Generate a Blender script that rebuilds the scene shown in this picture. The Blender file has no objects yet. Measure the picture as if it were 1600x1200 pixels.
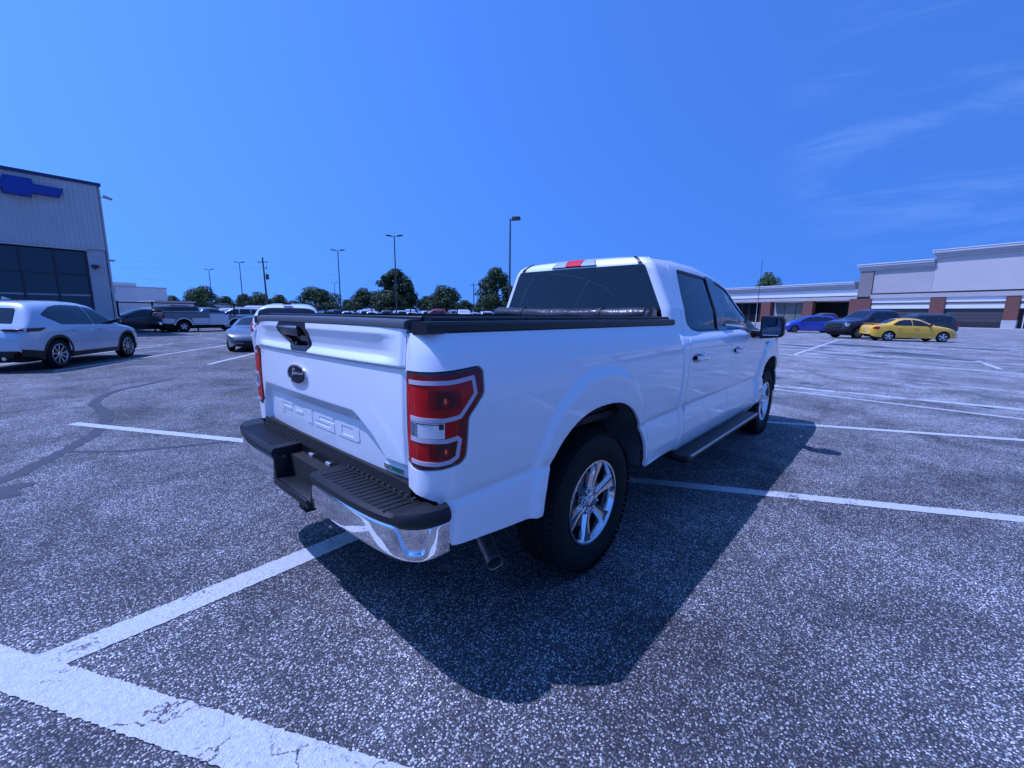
import bpy, bmesh, math, random
import numpy as np
from mathutils import Vector, Matrix
from mathutils.geometry import delaunay_2d_cdt

random.seed(7)
rng = np.random.default_rng(11)
scene = bpy.context.scene
COL = scene.collection
PI = math.pi
rad = math.radians

# ------------------------------------------------------------------ camera
CAM = np.array([-0.7286, -2.1449, 1.4642])
YAW, PITCH, ROLL = 0.73946, -0.16509, 0.01022
FPX = 664.69
_f = np.array([math.cos(YAW)*math.cos(PITCH), math.sin(YAW)*math.cos(PITCH), math.sin(PITCH)])
_r = np.array([math.sin(YAW), -math.cos(YAW), 0.0])
_u = np.cross(_r, _f)
_r2 = math.cos(ROLL)*_r + math.sin(ROLL)*_u
_u2 = -math.sin(ROLL)*_r + math.cos(ROLL)*_u
cam_data = bpy.data.cameras.new('camera')
cam = bpy.data.objects.new('camera', cam_data)
COL.objects.link(cam)
cam.matrix_world = Matrix(((_r2[0], _u2[0], -_f[0], CAM[0]), (_r2[1], _u2[1], -_f[1], CAM[1]),
                           (_r2[2], _u2[2], -_f[2], CAM[2]), (0, 0, 0, 1)))
cam_data.sensor_width = 36.0
cam_data.lens = FPX/1600.0*36.0
cam_data.clip_start = 0.05
cam_data.clip_end = 6000
scene.camera = cam

# ------------------------------------------------------------------ light
SUN_DIR = np.array([-0.35, 0.40, 1.0])            # towards the sun
SUN_DIR = SUN_DIR/np.linalg.norm(SUN_DIR)
SUN_EL = math.asin(SUN_DIR[2])
SUN_AZ = math.atan2(SUN_DIR[1], SUN_DIR[0])
sun_data = bpy.data.lights.new('sun', 'SUN')
sun_data.energy = 3.7
sun_data.color = (0.53, 0.59, 1.0)
sun_data.angle = rad(0.5)
sun = bpy.data.objects.new('sun', sun_data)
COL.objects.link(sun)
sun.rotation_euler = Vector((-SUN_DIR[0], -SUN_DIR[1], -SUN_DIR[2])).to_track_quat('-Z', 'Y').to_euler()
sun.location = (0, 0, 60)

world = bpy.data.worlds.new('World')
scene.world = world
world.use_nodes = True
wt = world.node_tree
for n in list(wt.nodes):
    wt.nodes.remove(n)
w_out = wt.nodes.new('ShaderNodeOutputWorld')
w_bg = wt.nodes.new('ShaderNodeBackground')
w_sky = wt.nodes.new('ShaderNodeTexSky')
w_sky.sky_type = 'NISHITA'
w_sky.sun_disc = False
w_sky.sun_elevation = SUN_EL
w_sky.sun_rotation = PI/2 - SUN_AZ
w_sky.air_density = 1.0
w_sky.dust_density = 0.6
w_sky.ozone_density = 3.0
w_bg.inputs['Strength'].default_value = 0.092
w_mul = wt.nodes.new('ShaderNodeMix'); w_mul.data_type = 'RGBA'; w_mul.blend_type = 'MULTIPLY'
w_mul.inputs[0].default_value = 1.0
w_mul.inputs[7].default_value = (0.48, 1.00, 2.00, 1)
wt.links.new(w_sky.outputs[0], w_mul.inputs[6])
w_geo = wt.nodes.new('ShaderNodeTexCoord')
w_vm = wt.nodes.new('ShaderNodeVectorMath'); w_vm.operation = 'MULTIPLY_ADD'
w_vm.inputs[1].default_value = (1, 1, 0.62); w_vm.inputs[2].default_value = (0, 0, 0.50)
w_nrm = wt.nodes.new('ShaderNodeVectorMath'); w_nrm.operation = 'NORMALIZE'
wt.links.new(w_geo.outputs['Generated'], w_vm.inputs[0]); wt.links.new(w_vm.outputs[0], w_nrm.inputs[0])
wt.links.new(w_nrm.outputs[0], w_sky.inputs['Vector'])
# thin cirrus streaks, low in the south-east part of the sky
w_tc = wt.nodes.new('ShaderNodeTexCoord')
w_map = wt.nodes.new('ShaderNodeMapping'); w_map.inputs['Rotation'].default_value = (0.25, 0.1, 0.35)
w_map.inputs['Scale'].default_value = (1.2, 1.6, 8.0)
wt.links.new(w_tc.outputs['Generated'], w_map.inputs['Vector'])
w_noi = wt.nodes.new('ShaderNodeTexNoise'); w_noi.inputs['Scale'].default_value = 2.6
w_noi.inputs['Detail'].default_value = 7; w_noi.inputs['Roughness'].default_value = 0.62
w_noi.inputs['Distortion'].default_value = 0.7
wt.links.new(w_map.outputs[0], w_noi.inputs['Vector'])
w_rmp = wt.nodes.new('ShaderNodeMapRange'); w_rmp.interpolation_type = 'SMOOTHSTEP'
w_rmp.inputs['From Min'].default_value = 0.44; w_rmp.inputs['From Max'].default_value = 0.80
w_rmp.inputs['To Max'].default_value = 0.15
wt.links.new(w_noi.outputs['Fac'], w_rmp.inputs['Value'])
w_dot = wt.nodes.new('ShaderNodeVectorMath'); w_dot.operation = 'DOT_PRODUCT'
_cd = Vector((0.93, -0.03, 0.30)).normalized()
w_dot.inputs[1].default_value = _cd
wt.links.new(w_tc.outputs['Generated'], w_dot.inputs[0])
w_msk = wt.nodes.new('ShaderNodeMapRange'); w_msk.interpolation_type = 'SMOOTHSTEP'
w_msk.inputs['From Min'].default_value = 0.962; w_msk.inputs['From Max'].default_value = 0.998
wt.links.new(w_dot.outputs['Value'], w_msk.inputs['Value'])
w_mm = wt.nodes.new('ShaderNodeMath'); w_mm.operation = 'MULTIPLY'
wt.links.new(w_rmp.outputs[0], w_mm.inputs[0]); wt.links.new(w_msk.outputs[0], w_mm.inputs[1])
w_cl = wt.nodes.new('ShaderNodeMix'); w_cl.data_type = 'RGBA'; w_cl.blend_type = 'MIX'
w_cl.inputs[7].default_value = (4.2, 6.0, 11.0, 1)
wt.links.new(w_mm.outputs[0], w_cl.inputs[0])
wt.links.new(w_mul.outputs[2], w_cl.inputs[6])
wt.links.new(w_cl.outputs[2], w_bg.inputs['Color'])
wt.links.new(w_bg.outputs[0], w_out.inputs[0])

scene.view_settings.view_transform = 'Standard'
scene.view_settings.look = 'None'
scene.view_settings.exposure = 0.58
scene.view_settings.gamma = 1.0
scene.view_settings.use_curve_mapping = False
scene.cycles.max_bounces = 8
scene.cycles.transparent_max_bounces = 12
scene.cycles.sample_clamp_indirect = 4.0

def at(px, dist):
    """ground point in the column of picture column px (1600 wide, at the horizon), dist metres from the camera"""
    d = _f + (px-800)/FPX*_r2 - (487-600)/FPX*_u2
    h = np.hypot(d[0], d[1])
    return float(CAM[0]+d[0]/h*dist), float(CAM[1]+d[1]/h*dist)

# ------------------------------------------------------------------ materials
def mat_new(name):
    m = bpy.data.materials.new(name); m.use_nodes = True
    nt = m.node_tree
    return m, nt, nt.nodes['Principled BSDF']

def mat(name, col, rough=0.5, metal=0.0, coat=0.0, spec=0.5, emit=None, var=0.0, vscale=4.0, bump=0.0, bscale=60.0, alpha=None):
    m, nt, b = mat_new(name)
    b.inputs['Base Color'].default_value = (*col, 1)
    b.inputs['Roughness'].default_value = rough
    b.inputs['Metallic'].default_value = metal
    b.inputs['Coat Weight'].default_value = coat
    b.inputs['Coat Roughness'].default_value = 0.03
    b.inputs['Specular IOR Level'].default_value = spec
    tc = nt.nodes.new('ShaderNodeTexCoord')
    if var > 0:
        no = nt.nodes.new('ShaderNodeTexNoise'); no.inputs['Scale'].default_value = vscale
        no.inputs['Detail'].default_value = 6; no.inputs['Roughness'].default_value = 0.6
        nt.links.new(tc.outputs['Object'], no.inputs['Vector'])
        mr = nt.nodes.new('ShaderNodeMapRange')
        mr.inputs['From Min'].default_value = 0.3; mr.inputs['From Max'].default_value = 0.7
        mr.inputs['To Min'].default_value = 1-var; mr.inputs['To Max'].default_value = 1+var*0.6
        nt.links.new(no.outputs['Fac'], mr.inputs['Value'])
        mx = nt.nodes.new('ShaderNodeMix'); mx.data_type = 'RGBA'; mx.blend_type = 'MULTIPLY'
        mx.inputs[0].default_value = 1; mx.inputs[6].default_value = (*col, 1)
        nt.links.new(mr.outputs[0], mx.inputs[7])
        nt.links.new(mx.outputs[2], b.inputs['Base Color'])
    if bump > 0:
        nb = nt.nodes.new('ShaderNodeTexNoise'); nb.inputs['Scale'].default_value = bscale
        nb.inputs['Detail'].default_value = 3
        nt.links.new(tc.outputs['Object'], nb.inputs['Vector'])
        bp = nt.nodes.new('ShaderNodeBump'); bp.inputs['Strength'].default_value = bump
        bp.inputs['Distance'].default_value = 0.01
        nt.links.new(nb.outputs['Fac'], bp.inputs['Height'])
        nt.links.new(bp.outputs[0], b.inputs['Normal'])
    if emit:
        b.inputs['Emission Color'].default_value = (*emit, 1); b.inputs['Emission Strength'].default_value = 1
    return m

def mat_paint(name, col, rough=0.35, metal=0.0, dirt=0.06):
    """car paint: coat over a base with a faint film of road dust low on the body"""
    m, nt, b = mat_new(name)
    b.inputs['Roughness'].default_value = rough
    b.inputs['Metallic'].default_value = metal
    b.inputs['Coat Weight'].default_value = 1.0
    b.inputs['Coat Roughness'].default_value = 0.04
    tc = nt.nodes.new('ShaderNodeTexCoord')
    no = nt.nodes.new('ShaderNodeTexNoise'); no.inputs['Scale'].default_value = 2.5
    no.inputs['Detail'].default_value = 8; no.inputs['Roughness'].default_value = 0.65
    nt.links.new(tc.outputs['Object'], no.inputs['Vector'])
    mr = nt.nodes.new('ShaderNodeMapRange')
    mr.inputs['From Min'].default_value = 0.35; mr.inputs['From Max'].default_value = 0.75
    mr.inputs['To Max'].default_value = dirt
    nt.links.new(no.outputs['Fac'], mr.inputs['Value'])
    mx = nt.nodes.new('ShaderNodeMix'); mx.data_type = 'RGBA'
    mx.inputs[6].default_value = (*col, 1); mx.inputs[7].default_value = (0.30, 0.28, 0.26, 1)
    nt.links.new(mr.outputs[0], mx.inputs[0])
    nt.links.new(mx.outputs[2], b.inputs['Base Color'])
    sp = nt.nodes.new('ShaderNodeTexNoise'); sp.inputs['Scale'].default_value = 900
    nt.links.new(tc.outputs['Object'], sp.inputs['Vector'])
    bp = nt.nodes.new('ShaderNodeBump'); bp.inputs['Strength'].default_value = 0.02; bp.inputs['Distance'].default_value = 0.002
    nt.links.new(sp.outputs['Fac'], bp.inputs['Height'])
    nt.links.new(bp.outputs[0], b.inputs['Normal'])
    return m

def mat_glass(name, tint, rough=0.0):
    m = bpy.data.materials.new(name); m.use_nodes = True
    nt = m.node_tree
    nt.nodes.remove(nt.nodes['Principled BSDF'])
    out = nt.nodes['Material Output']
    tr = nt.nodes.new('ShaderNodeBsdfTransparent'); tr.inputs[0].default_value = (*tint, 1)
    gl = nt.nodes.new('ShaderNodeBsdfGlossy'); gl.inputs['Roughness'].default_value = rough
    fr = nt.nodes.new('ShaderNodeFresnel'); fr.inputs[0].default_value = 1.52
    mr = nt.nodes.new('ShaderNodeMath'); mr.operation = 'MULTIPLY_ADD'; mr.inputs[1].default_value = 1.35; mr.inputs[2].default_value = 0.02
    mr.use_clamp = True
    mx = nt.nodes.new('ShaderNodeMixShader')
    nt.links.new(fr.outputs[0], mr.inputs[0]); nt.links.new(mr.outputs[0], mx.inputs[0])
    nt.links.new(tr.outputs[0], mx.inputs[1]); nt.links.new(gl.outputs[0], mx.inputs[2])
    nt.links.new(mx.outputs[0], out.inputs[0])
    return m

def asphalt_nodes(nt, b, dark=1.0):
    """exposed-aggregate asphalt: returns the colour and normal sockets"""
    L = nt.links
    tc = nt.nodes.new('ShaderNodeTexCoord')
    def N(t, **k):
        n = nt.nodes.new(t)
        for a, v in k.items(): setattr(n, a, v)
        return n
    wn = N('ShaderNodeTexNoise'); wn.inputs['Scale'].default_value = 90; wn.inputs['Detail'].default_value = 2
    L.new(tc.outputs['Object'], wn.inputs['Vector'])
    wm = N('ShaderNodeMix', data_type='RGBA'); wm.inputs[0].default_value = 0.006
    L.new(tc.outputs['Object'], wm.inputs[6]); L.new(wn.outputs['Color'], wm.inputs[7])
    vo = N('ShaderNodeTexVoronoi', feature='F1'); vo.inputs['Scale'].default_value = 135
    L.new(wm.outputs[2], vo.inputs['Vector'])
    sep = N('ShaderNodeSeparateColor'); L.new(vo.outputs['Color'], sep.inputs[0])
    rp = N('ShaderNodeValToRGB')
    e = rp.color_ramp.elements
    e[0].position = 0.0; e[0].color = (0.040, 0.040, 0.042, 1)
    e[1].position = 1.0; e[1].color = (0.70, 0.68, 0.66, 1)
    for p, c in ((0.38, (0.085, 0.085, 0.088)), (0.66, (0.19, 0.185, 0.185)), (0.86, (0.33, 0.32, 0.31))):
        q = e.new(p); q.color = (*c, 1)
    L.new(sep.outputs[0], rp.inputs[0])
    # binder between the stones
    vm = N('ShaderNodeMapRange'); vm.inputs['From Min'].default_value = 0.30; vm.inputs['From Max'].default_value = 0.62
    L.new(vo.outputs['Distance'], vm.inputs['Value'])
    mb = N('ShaderNodeMix', data_type='RGBA'); L.new(vm.outputs[0], mb.inputs[0])
    L.new(rp.outputs[0], mb.inputs[6]); mb.inputs[7].default_value = (0.035, 0.035, 0.038, 1)
    # scattered larger pale stones
    v2 = N('ShaderNodeTexVoronoi', feature='F1'); v2.inputs['Scale'].default_value = 78; v2.inputs['Randomness'].default_value = 1.0
    L.new(wm.outputs[2], v2.inputs['Vector'])
    s2 = N('ShaderNodeSeparateColor'); L.new(v2.outputs['Color'], s2.inputs[0])
    t2 = N('ShaderNodeMath', operation='GREATER_THAN'); L.new(s2.outputs[1], t2.inputs[0]); t2.inputs[1].default_value = 0.80
    d2 = N('ShaderNodeMapRange'); d2.inputs['From Min'].default_value = 0.42; d2.inputs['From Max'].default_value = 0.34
    L.new(v2.outputs['Distance'], d2.inputs['Value'])
    k2 = N('ShaderNodeMath', operation='MULTIPLY'); L.new(t2.outputs[0], k2.inputs[0]); L.new(d2.outputs[0], k2.inputs[1])
    mb2 = N('ShaderNodeMix', data_type='RGBA'); L.new(k2.outputs[0], mb2.inputs[0]); L.new(mb.outputs[2], mb2.inputs[6])
    mb2.inputs[7].default_value = (0.36, 0.355, 0.35, 1); mb = mb2
    n6 = N('ShaderNodeTexNoise'); n6.inputs['Scale'].default_value = 7.0; n6.inputs['Detail'].default_value = 5; n6.inputs['Roughness'].default_value = 0.65
    L.new(tc.outputs['Object'], n6.inputs['Vector'])
    m6 = N('ShaderNodeMapRange'); m6.inputs['From Min'].default_value = 0.3; m6.inputs['From Max'].default_value = 0.7
    m6.inputs['To Min'].default_value = 0.74; m6.inputs['To Max'].default_value = 1.22
    L.new(n6.outputs['Fac'], m6.inputs['Value'])
    # fine sand
    n2 = N('ShaderNodeTexNoise'); n2.inputs['Scale'].default_value = 420; n2.inputs['Detail'].default_value = 3
    L.new(tc.outputs['Object'], n2.inputs['Vector'])
    m2 = N('ShaderNodeMapRange'); m2.inputs['From Min'].default_value = 0.3; m2.inputs['From Max'].default_value = 0.7
    m2.inputs['To Min'].default_value = 0.7; m2.inputs['To Max'].default_value = 1.3
    L.new(n2.outputs['Fac'], m2.inputs['Value'])
    # large stains and traffic wear
    n3 = N('ShaderNodeTexNoise'); n3.inputs['Scale'].default_value = 0.95; n3.inputs['Detail'].default_value = 7
    n3.inputs['Roughness'].default_value = 0.62; n3.inputs['Distortion'].default_value = 0.6
    L.new(tc.outputs['Object'], n3.inputs['Vector'])
    m3 = N('ShaderNodeMapRange'); m3.inputs['From Min'].default_value = 0.32; m3.inputs['From Max'].default_value = 0.70
    m3.inputs['To Min'].default_value = 0.66*dark; m3.inputs['To Max'].default_value = 2.05*dark
    L.new(n3.outputs['Fac'], m3.inputs['Value'])
    # drive-lane polish: streaks along the aisles, only far scale
    mp = N('ShaderNodeMapping'); mp.inputs['Rotation'].default_value = (0, 0, rad(28)); mp.inputs['Scale'].default_value = (0.35, 0.05, 1)
    L.new(tc.outputs['Object'], mp.inputs['Vector'])
    n4 = N('ShaderNodeTexNoise'); n4.inputs['Scale'].default_value = 1.6; n4.inputs['Detail'].default_value = 6
    L.new(mp.outputs[0], n4.inputs['Vector'])
    m4 = N('ShaderNodeMapRange'); m4.inputs['From Min'].default_value = 0.3; m4.inputs['From Max'].default_value = 0.7
    m4.inputs['To Min'].default_value = 0.80; m4.inputs['To Max'].default_value = 1.18
    L.new(n4.outputs['Fac'], m4.inputs['Value'])
    a = N('ShaderNodeMath', operation='MULTIPLY'); L.new(m2.outputs[0], a.inputs[0]); L.new(m3.outputs[0], a.inputs[1])
    a2 = N('ShaderNodeMath', operation='MULTIPLY'); L.new(a.outputs[0], a2.inputs[0]); L.new(m4.outputs[0], a2.inputs[1])
    # colour gets paler along +x, towards the far aisles
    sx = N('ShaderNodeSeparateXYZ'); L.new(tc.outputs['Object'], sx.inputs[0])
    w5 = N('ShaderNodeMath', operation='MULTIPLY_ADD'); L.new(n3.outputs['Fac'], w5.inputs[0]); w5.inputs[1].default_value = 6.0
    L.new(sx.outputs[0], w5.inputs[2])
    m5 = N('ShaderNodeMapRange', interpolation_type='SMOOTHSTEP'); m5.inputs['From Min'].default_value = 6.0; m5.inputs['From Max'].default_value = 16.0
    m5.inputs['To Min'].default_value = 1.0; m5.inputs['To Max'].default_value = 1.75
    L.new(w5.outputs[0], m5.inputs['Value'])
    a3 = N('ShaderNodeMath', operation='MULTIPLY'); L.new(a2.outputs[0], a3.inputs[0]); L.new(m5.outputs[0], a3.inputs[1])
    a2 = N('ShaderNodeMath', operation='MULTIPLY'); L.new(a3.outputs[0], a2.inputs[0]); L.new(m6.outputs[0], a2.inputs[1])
    mc = N('ShaderNodeMix', data_type='RGBA', blend_type='MULTIPLY'); mc.inputs[0].default_value = 1
    L.new(mb.outputs[2], mc.inputs[6]); L.new(a2.outputs[0], mc.inputs[7])
    inv = N('ShaderNodeMath', operation='SUBTRACT'); inv.inputs[0].default_value = 1.0
    L.new(vo.outputs['Distance'], inv.inputs[1])
    ht = N('ShaderNodeMath', operation='MULTIPLY_ADD'); L.new(sep.outputs[1], ht.inputs[0]); ht.inputs[1].default_value = 0.6
    L.new(inv.outputs[0], ht.inputs[2])
    bp = N('ShaderNodeBump'); bp.inputs['Strength'].default_value = 0.75; bp.inputs['Distance'].default_value = 0.004
    L.new(ht.outputs[0], bp.inputs['Height'])
    b.inputs['Roughness'].default_value = 0.82
    b.inputs['Specular IOR Level'].default_value = 0.35
    return tc, mc.outputs[2], bp.outputs[0]

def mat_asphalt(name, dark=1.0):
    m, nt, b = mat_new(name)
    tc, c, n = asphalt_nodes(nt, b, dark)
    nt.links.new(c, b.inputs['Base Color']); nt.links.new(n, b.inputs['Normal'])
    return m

def mat_line(name, worn, cracks=False, tone=(0.56, 0.57, 0.57)):
    m, nt, b = mat_new(name)
    tc, c, n = asphalt_nodes(nt, b)
    L = nt.links
    no = nt.nodes.new('ShaderNodeTexNoise'); no.inputs['Scale'].default_value = 55; no.inputs['Detail'].default_value = 8
    no.inputs['Roughness'].default_value = 0.75
    L.new(tc.outputs['Object'], no.inputs['Vector'])
    n2 = nt.nodes.new('ShaderNodeTexNoise'); n2.inputs['Scale'].default_value = 3.2; n2.inputs['Detail'].default_value = 5
    L.new(tc.outputs['Object'], n2.inputs['Vector'])
    ad = nt.nodes.new('ShaderNodeMath'); ad.operation = 'MULTIPLY_ADD'; ad.inputs[1].default_value = 0.9
    L.new(n2.outputs['Fac'], ad.inputs[0]); L.new(no.outputs['Fac'], ad.inputs[2])
    mr = nt.nodes.new('ShaderNodeMapRange'); mr.inputs['From Min'].default_value = worn; mr.inputs['From Max'].default_value = worn+0.09
    L.new(ad.outputs[0], mr.inputs['Value'])
    fac = mr.outputs[0]
    if cracks:
        wn = nt.nodes.new('ShaderNodeTexNoise'); wn.inputs['Scale'].default_value = 7; wn.inputs['Detail'].default_value = 6
        L.new(tc.outputs['Object'], wn.inputs['Vector'])
        wm = nt.nodes.new('ShaderNodeMix'); wm.data_type = 'RGBA'; wm.inputs[0].default_value = 0.30
        L.new(tc.outputs['Object'], wm.inputs[6]); L.new(wn.outputs['Color'], wm.inputs[7])
        vc = nt.nodes.new('ShaderNodeTexVoronoi'); vc.feature = 'DISTANCE_TO_EDGE'; vc.inputs['Scale'].default_value = 2.1
        L.new(wm.outputs[2], vc.inputs['Vector'])
        cr = nt.nodes.new('ShaderNodeMapRange'); cr.inputs['From Min'].default_value = 0.003; cr.inputs['From Max'].default_value = 0.011
        L.new(vc.outputs['Distance'], cr.inputs['Value'])
        # cracks only in places
        n5 = nt.nodes.new('ShaderNodeTexNoise'); n5.inputs['Scale'].default_value = 1.7
        L.new(tc.outputs['Object'], n5.inputs['Vector'])
        mk_ = nt.nodes.new('ShaderNodeMapRange'); mk_.inputs['From Min'].default_value = 0.50; mk_.inputs['From Max'].default_value = 0.55
        L.new(n5.outputs['Fac'], mk_.inputs['Value'])
        mxx = nt.nodes.new('ShaderNodeMath'); mxx.operation = 'MAXIMUM'
        L.new(cr.outputs[0], mxx.inputs[0]); L.new(mk_.outputs[0], mxx.inputs[1])
        mu = nt.nodes.new('ShaderNodeMath'); mu.operation = 'MULTIPLY'
        L.new(fac, mu.inputs[0]); L.new(mxx.outputs[0], mu.inputs[1]); fac = mu.outputs[0]
    ton = nt.nodes.new('ShaderNodeMapRange'); ton.inputs['From Min'].default_value = 0.3; ton.inputs['From Max'].default_value = 0.7
    ton.inputs['To Min'].default_value = 0.70; ton.inputs['To Max'].default_value = 1.14
    L.new(no.outputs['Fac'], ton.inputs['Value'])
    tm = nt.nodes.new('ShaderNodeMix'); tm.data_type = 'RGBA'; tm.blend_type = 'MULTIPLY'; tm.inputs[0].default_value = 1
    tm.inputs[6].default_value = (*tone, 1); L.new(ton.outputs[0], tm.inputs[7])
    mx = nt.nodes.new('ShaderNodeMix'); mx.data_type = 'RGBA'
    L.new(fac, mx.inputs[0]); L.new(c, mx.inputs[6]); L.new(tm.outputs[2], mx.inputs[7])
    L.new(mx.outputs[2], b.inputs['Base Color'])
    L.new(n, b.inputs['Normal'])
    return m

def mat_brick(name):
    m, nt, b = mat_new(name)
    tc = nt.nodes.new('ShaderNodeTexCoord')
    mp = nt.nodes.new('ShaderNodeMapping'); mp.inputs['Rotation'].default_value = (rad(90), 0, 0)
    nt.links.new(tc.outputs['Object'], mp.inputs['Vector'])
    br = nt.nodes.new('ShaderNodeTexBrick'); br.inputs['Scale'].default_value = 1.0
    br.inputs['Brick Width'].default_value = 0.4; br.inputs['Row Height'].default_value = 0.2
    br.inputs['Mortar Size'].default_value = 0.012
    br.inputs['Color1'].default_value = (0.19, 0.055, 0.038, 1); br.inputs['Color2'].default_value = (0.15, 0.047, 0.035, 1)
    br.inputs['Mortar'].default_value = (0.17, 0.13, 0.115, 1)
    nt.links.new(mp.outputs[0], br.inputs['Vector'])
    nt.links.new(br.outputs['Color'], b.inputs['Base Color'])
    b.inputs['Roughness'].default_value = 0.85
    return m

def mat_leaf(name, c1, c2):
    m, nt, b = mat_new(name)
    oi = nt.nodes.new('ShaderNodeTexCoord')
    no = nt.nodes.new('ShaderNodeTexNoise'); no.inputs['Scale'].default_value = 1.3; no.inputs['Detail'].default_value = 4
    nt.links.new(oi.outputs['Object'], no.inputs['Vector'])
    rp = nt.nodes.new('ShaderNodeValToRGB')
    rp.color_ramp.elements[0].position = 0.35; rp.color_ramp.elements[0].color = (*c1, 1)
    rp.color_ramp.elements[1].position = 0.66; rp.color_ramp.elements[1].color = (*c2, 1)
    nt.links.new(no.outputs['Fac'], rp.inputs[0])
    nt.links.new(rp.outputs[0], b.inputs['Base Color'])
    b.inputs['Roughness'].default_value = 0.6
    b.inputs['Specular IOR Level'].default_value = 0.3
    return m

M = {}
M['white'] = mat_paint('white_paint', (0.86, 0.86, 0.86))
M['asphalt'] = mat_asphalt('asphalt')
M['grass'] = mat('dry_grass', (0.07, 0.09, 0.035), 0.9, var=0.4, vscale=0.3)
M['line'] = mat_line('road_paint', 0.74)
M['line_mid'] = mat_line('road_paint_faded', 0.84, tone=(0.56, 0.57, 0.58))
M['line_thick'] = mat_line('road_paint_cracked', 0.71, True)
M['line_worn'] = mat_line('road_paint_worn', 0.94, tone=(0.54, 0.55, 0.56))
M['sealant'] = mat('crack_sealant', (0.045, 0.045, 0.05), 0.55, var=0.35, vscale=9, bump=0.5, bscale=120)
M['patch'] = mat('damp_patch', (0.06, 0.06, 0.065), 0.35, var=0.5, vscale=2.0)
M['black'] = mat('black_plastic', (0.006, 0.0065, 0.008), 0.36, spec=0.45, var=0.15, vscale=30, bump=0.12, bscale=700)
M['black_tex'] = mat('textured_black_plastic', (0.0065, 0.007, 0.009), 0.42, spec=0.45, bump=0.3, bscale=500)
M['grey_cap'] = mat('weathered_grey_plastic', (0.075, 0.08, 0.09), 0.48, bump=0.2, bscale=400)
M['gloss_black'] = mat('gloss_black', (0.012, 0.012, 0.013), 0.12, coat=0.6)
M['seal'] = mat('rubber_seal', (0.012, 0.012, 0.012), 0.6)
M['rubber'] = mat('tyre_rubber', (0.009, 0.009, 0.010), 0.75, spec=0.3, var=0.25, vscale=20, bump=0.3, bscale=180)
M['chrome'] = mat('chrome', (0.86, 0.86, 0.87), 0.045, metal=1.0, var=0.05, vscale=14)
M['rim'] = mat('polished_alloy', (0.72, 0.72, 0.73), 0.12, metal=1.0)
M['alloy'] = mat('silver_alloy', (0.55, 0.55, 0.57), 0.3, metal=1.0)
M['steel'] = mat('dull_steel', (0.25, 0.24, 0.23), 0.45, metal=1.0, var=0.3, vscale=20)
M['under'] = mat('underbody_black', (0.012, 0.012, 0.012), 0.85, var=0.4, vscale=8)
M['liner'] = mat('fender_liner', (0.10, 0.105, 0.11), 0.6, var=0.3, vscale=12, bump=0.5, bscale=40)
M['vinyl'] = mat('black_vinyl', (0.035, 0.033, 0.036), 0.28, bump=0.5, bscale=22)
M['glass_dark'] = mat_glass('privacy_glass', (0.055, 0.065, 0.08))
M['glass_light'] = mat_glass('side_glass', (0.42, 0.46, 0.48))
M['glass_clear'] = mat_glass('windscreen_glass', (0.72, 0.76, 0.76))
M['glass_far'] = mat('tinted_glass', (0.012, 0.016, 0.022), 0.04, spec=0.8)
M['fabric'] = mat('seat_fabric', (0.07, 0.07, 0.075), 0.9)
M['red_lens'] = mat('red_lens', (0.50, 0.003, 0.006), 0.12, coat=0.0, spec=0.35, var=0.35, vscale=9)
M['red_mid'] = mat('red_lens_edge', (0.20, 0.001, 0.005), 0.10, spec=0.4)
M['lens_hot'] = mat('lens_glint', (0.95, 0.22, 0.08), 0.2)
M['red_dark'] = mat('dark_red_reflector', (0.075, 0.001, 0.004), 0.14)
M['red_bright'] = mat('bulb_red', (0.75, 0.02, 0.03), 0.2)
M['lens_grey'] = mat('lamp_band', (0.50, 0.44, 0.50), 0.3)
M['lens_clear'] = mat('clear_lens', (0.78, 0.82, 0.85), 0.08, metal=0.45)
M['lamp_clear'] = mat('headlamp_lens', (0.6, 0.62, 0.64), 0.08, metal=0.4, coat=0.5)
M['amber'] = mat('amber', (0.75, 0.22, 0.03), 0.3)
M['badge_blue'] = mat('badge_blue', (0.003, 0.006, 0.022), 0.35, spec=0.15)
M['badge_green'] = mat('badge_green', (0.05, 0.35, 0.16), 0.25)
M['mirror'] = mat('mirror_glass', (0.10, 0.115, 0.14), 0.02, metal=1.0)

# ------------------------------------------------------------------ object helpers
def setp(o, label=None, cat=None, group=None, kind=None):
    if label: o['label'] = label
    if cat: o['category'] = cat
    if group: o['group'] = group
    if kind: o['kind'] = kind
    return o

def empty(name, label, cat, loc=(0, 0, 0), rz=0.0, group=None):
    o = bpy.data.objects.new(name, None)
    o.empty_display_size = 0.3
    COL.objects.link(o)
    o.location = loc; o.rotation_euler = (0, 0, rz)
    return setp(o, label, cat, group)

def mesh_obj(name, V, F, m, parent=None, smooth=False, normals=None, angle=None):
    me = bpy.data.meshes.new(name)
    me.from_pydata([tuple(map(float, v)) for v in V], [], [tuple(int(i) for i in f) for f in F])
    me.validate()
    if isinstance(m, (list, tuple)):
        for q in m: me.materials.append(q)
    else:
        me.materials.append(m)
    if smooth or normals is not None or angle is not None:
        me.polygons.foreach_set('use_smooth', [True]*len(me.polygons))
    if angle is not None:
        bm = bmesh.new(); bm.from_mesh(me)
        for e in bm.edges:
            if len(e.link_faces) == 2:
                try: a = e.calc_face_angle()
                except ValueError: a = 0
                if a > rad(angle): e.smooth = False
        bm.to_mesh(me); bm.free()
    if normals is not None:
        me.normals_split_custom_set_from_vertices([tuple(map(float, n)) for n in normals])
    o = bpy.data.objects.new(name, me)
    COL.objects.link(o)
    if parent is not None: o.parent = parent
    return o

def obj_from(name, me, parent=None):
    o = bpy.data.objects.new(name, me); COL.objects.link(o)
    if parent is not None: o.parent = parent
    return o

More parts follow.
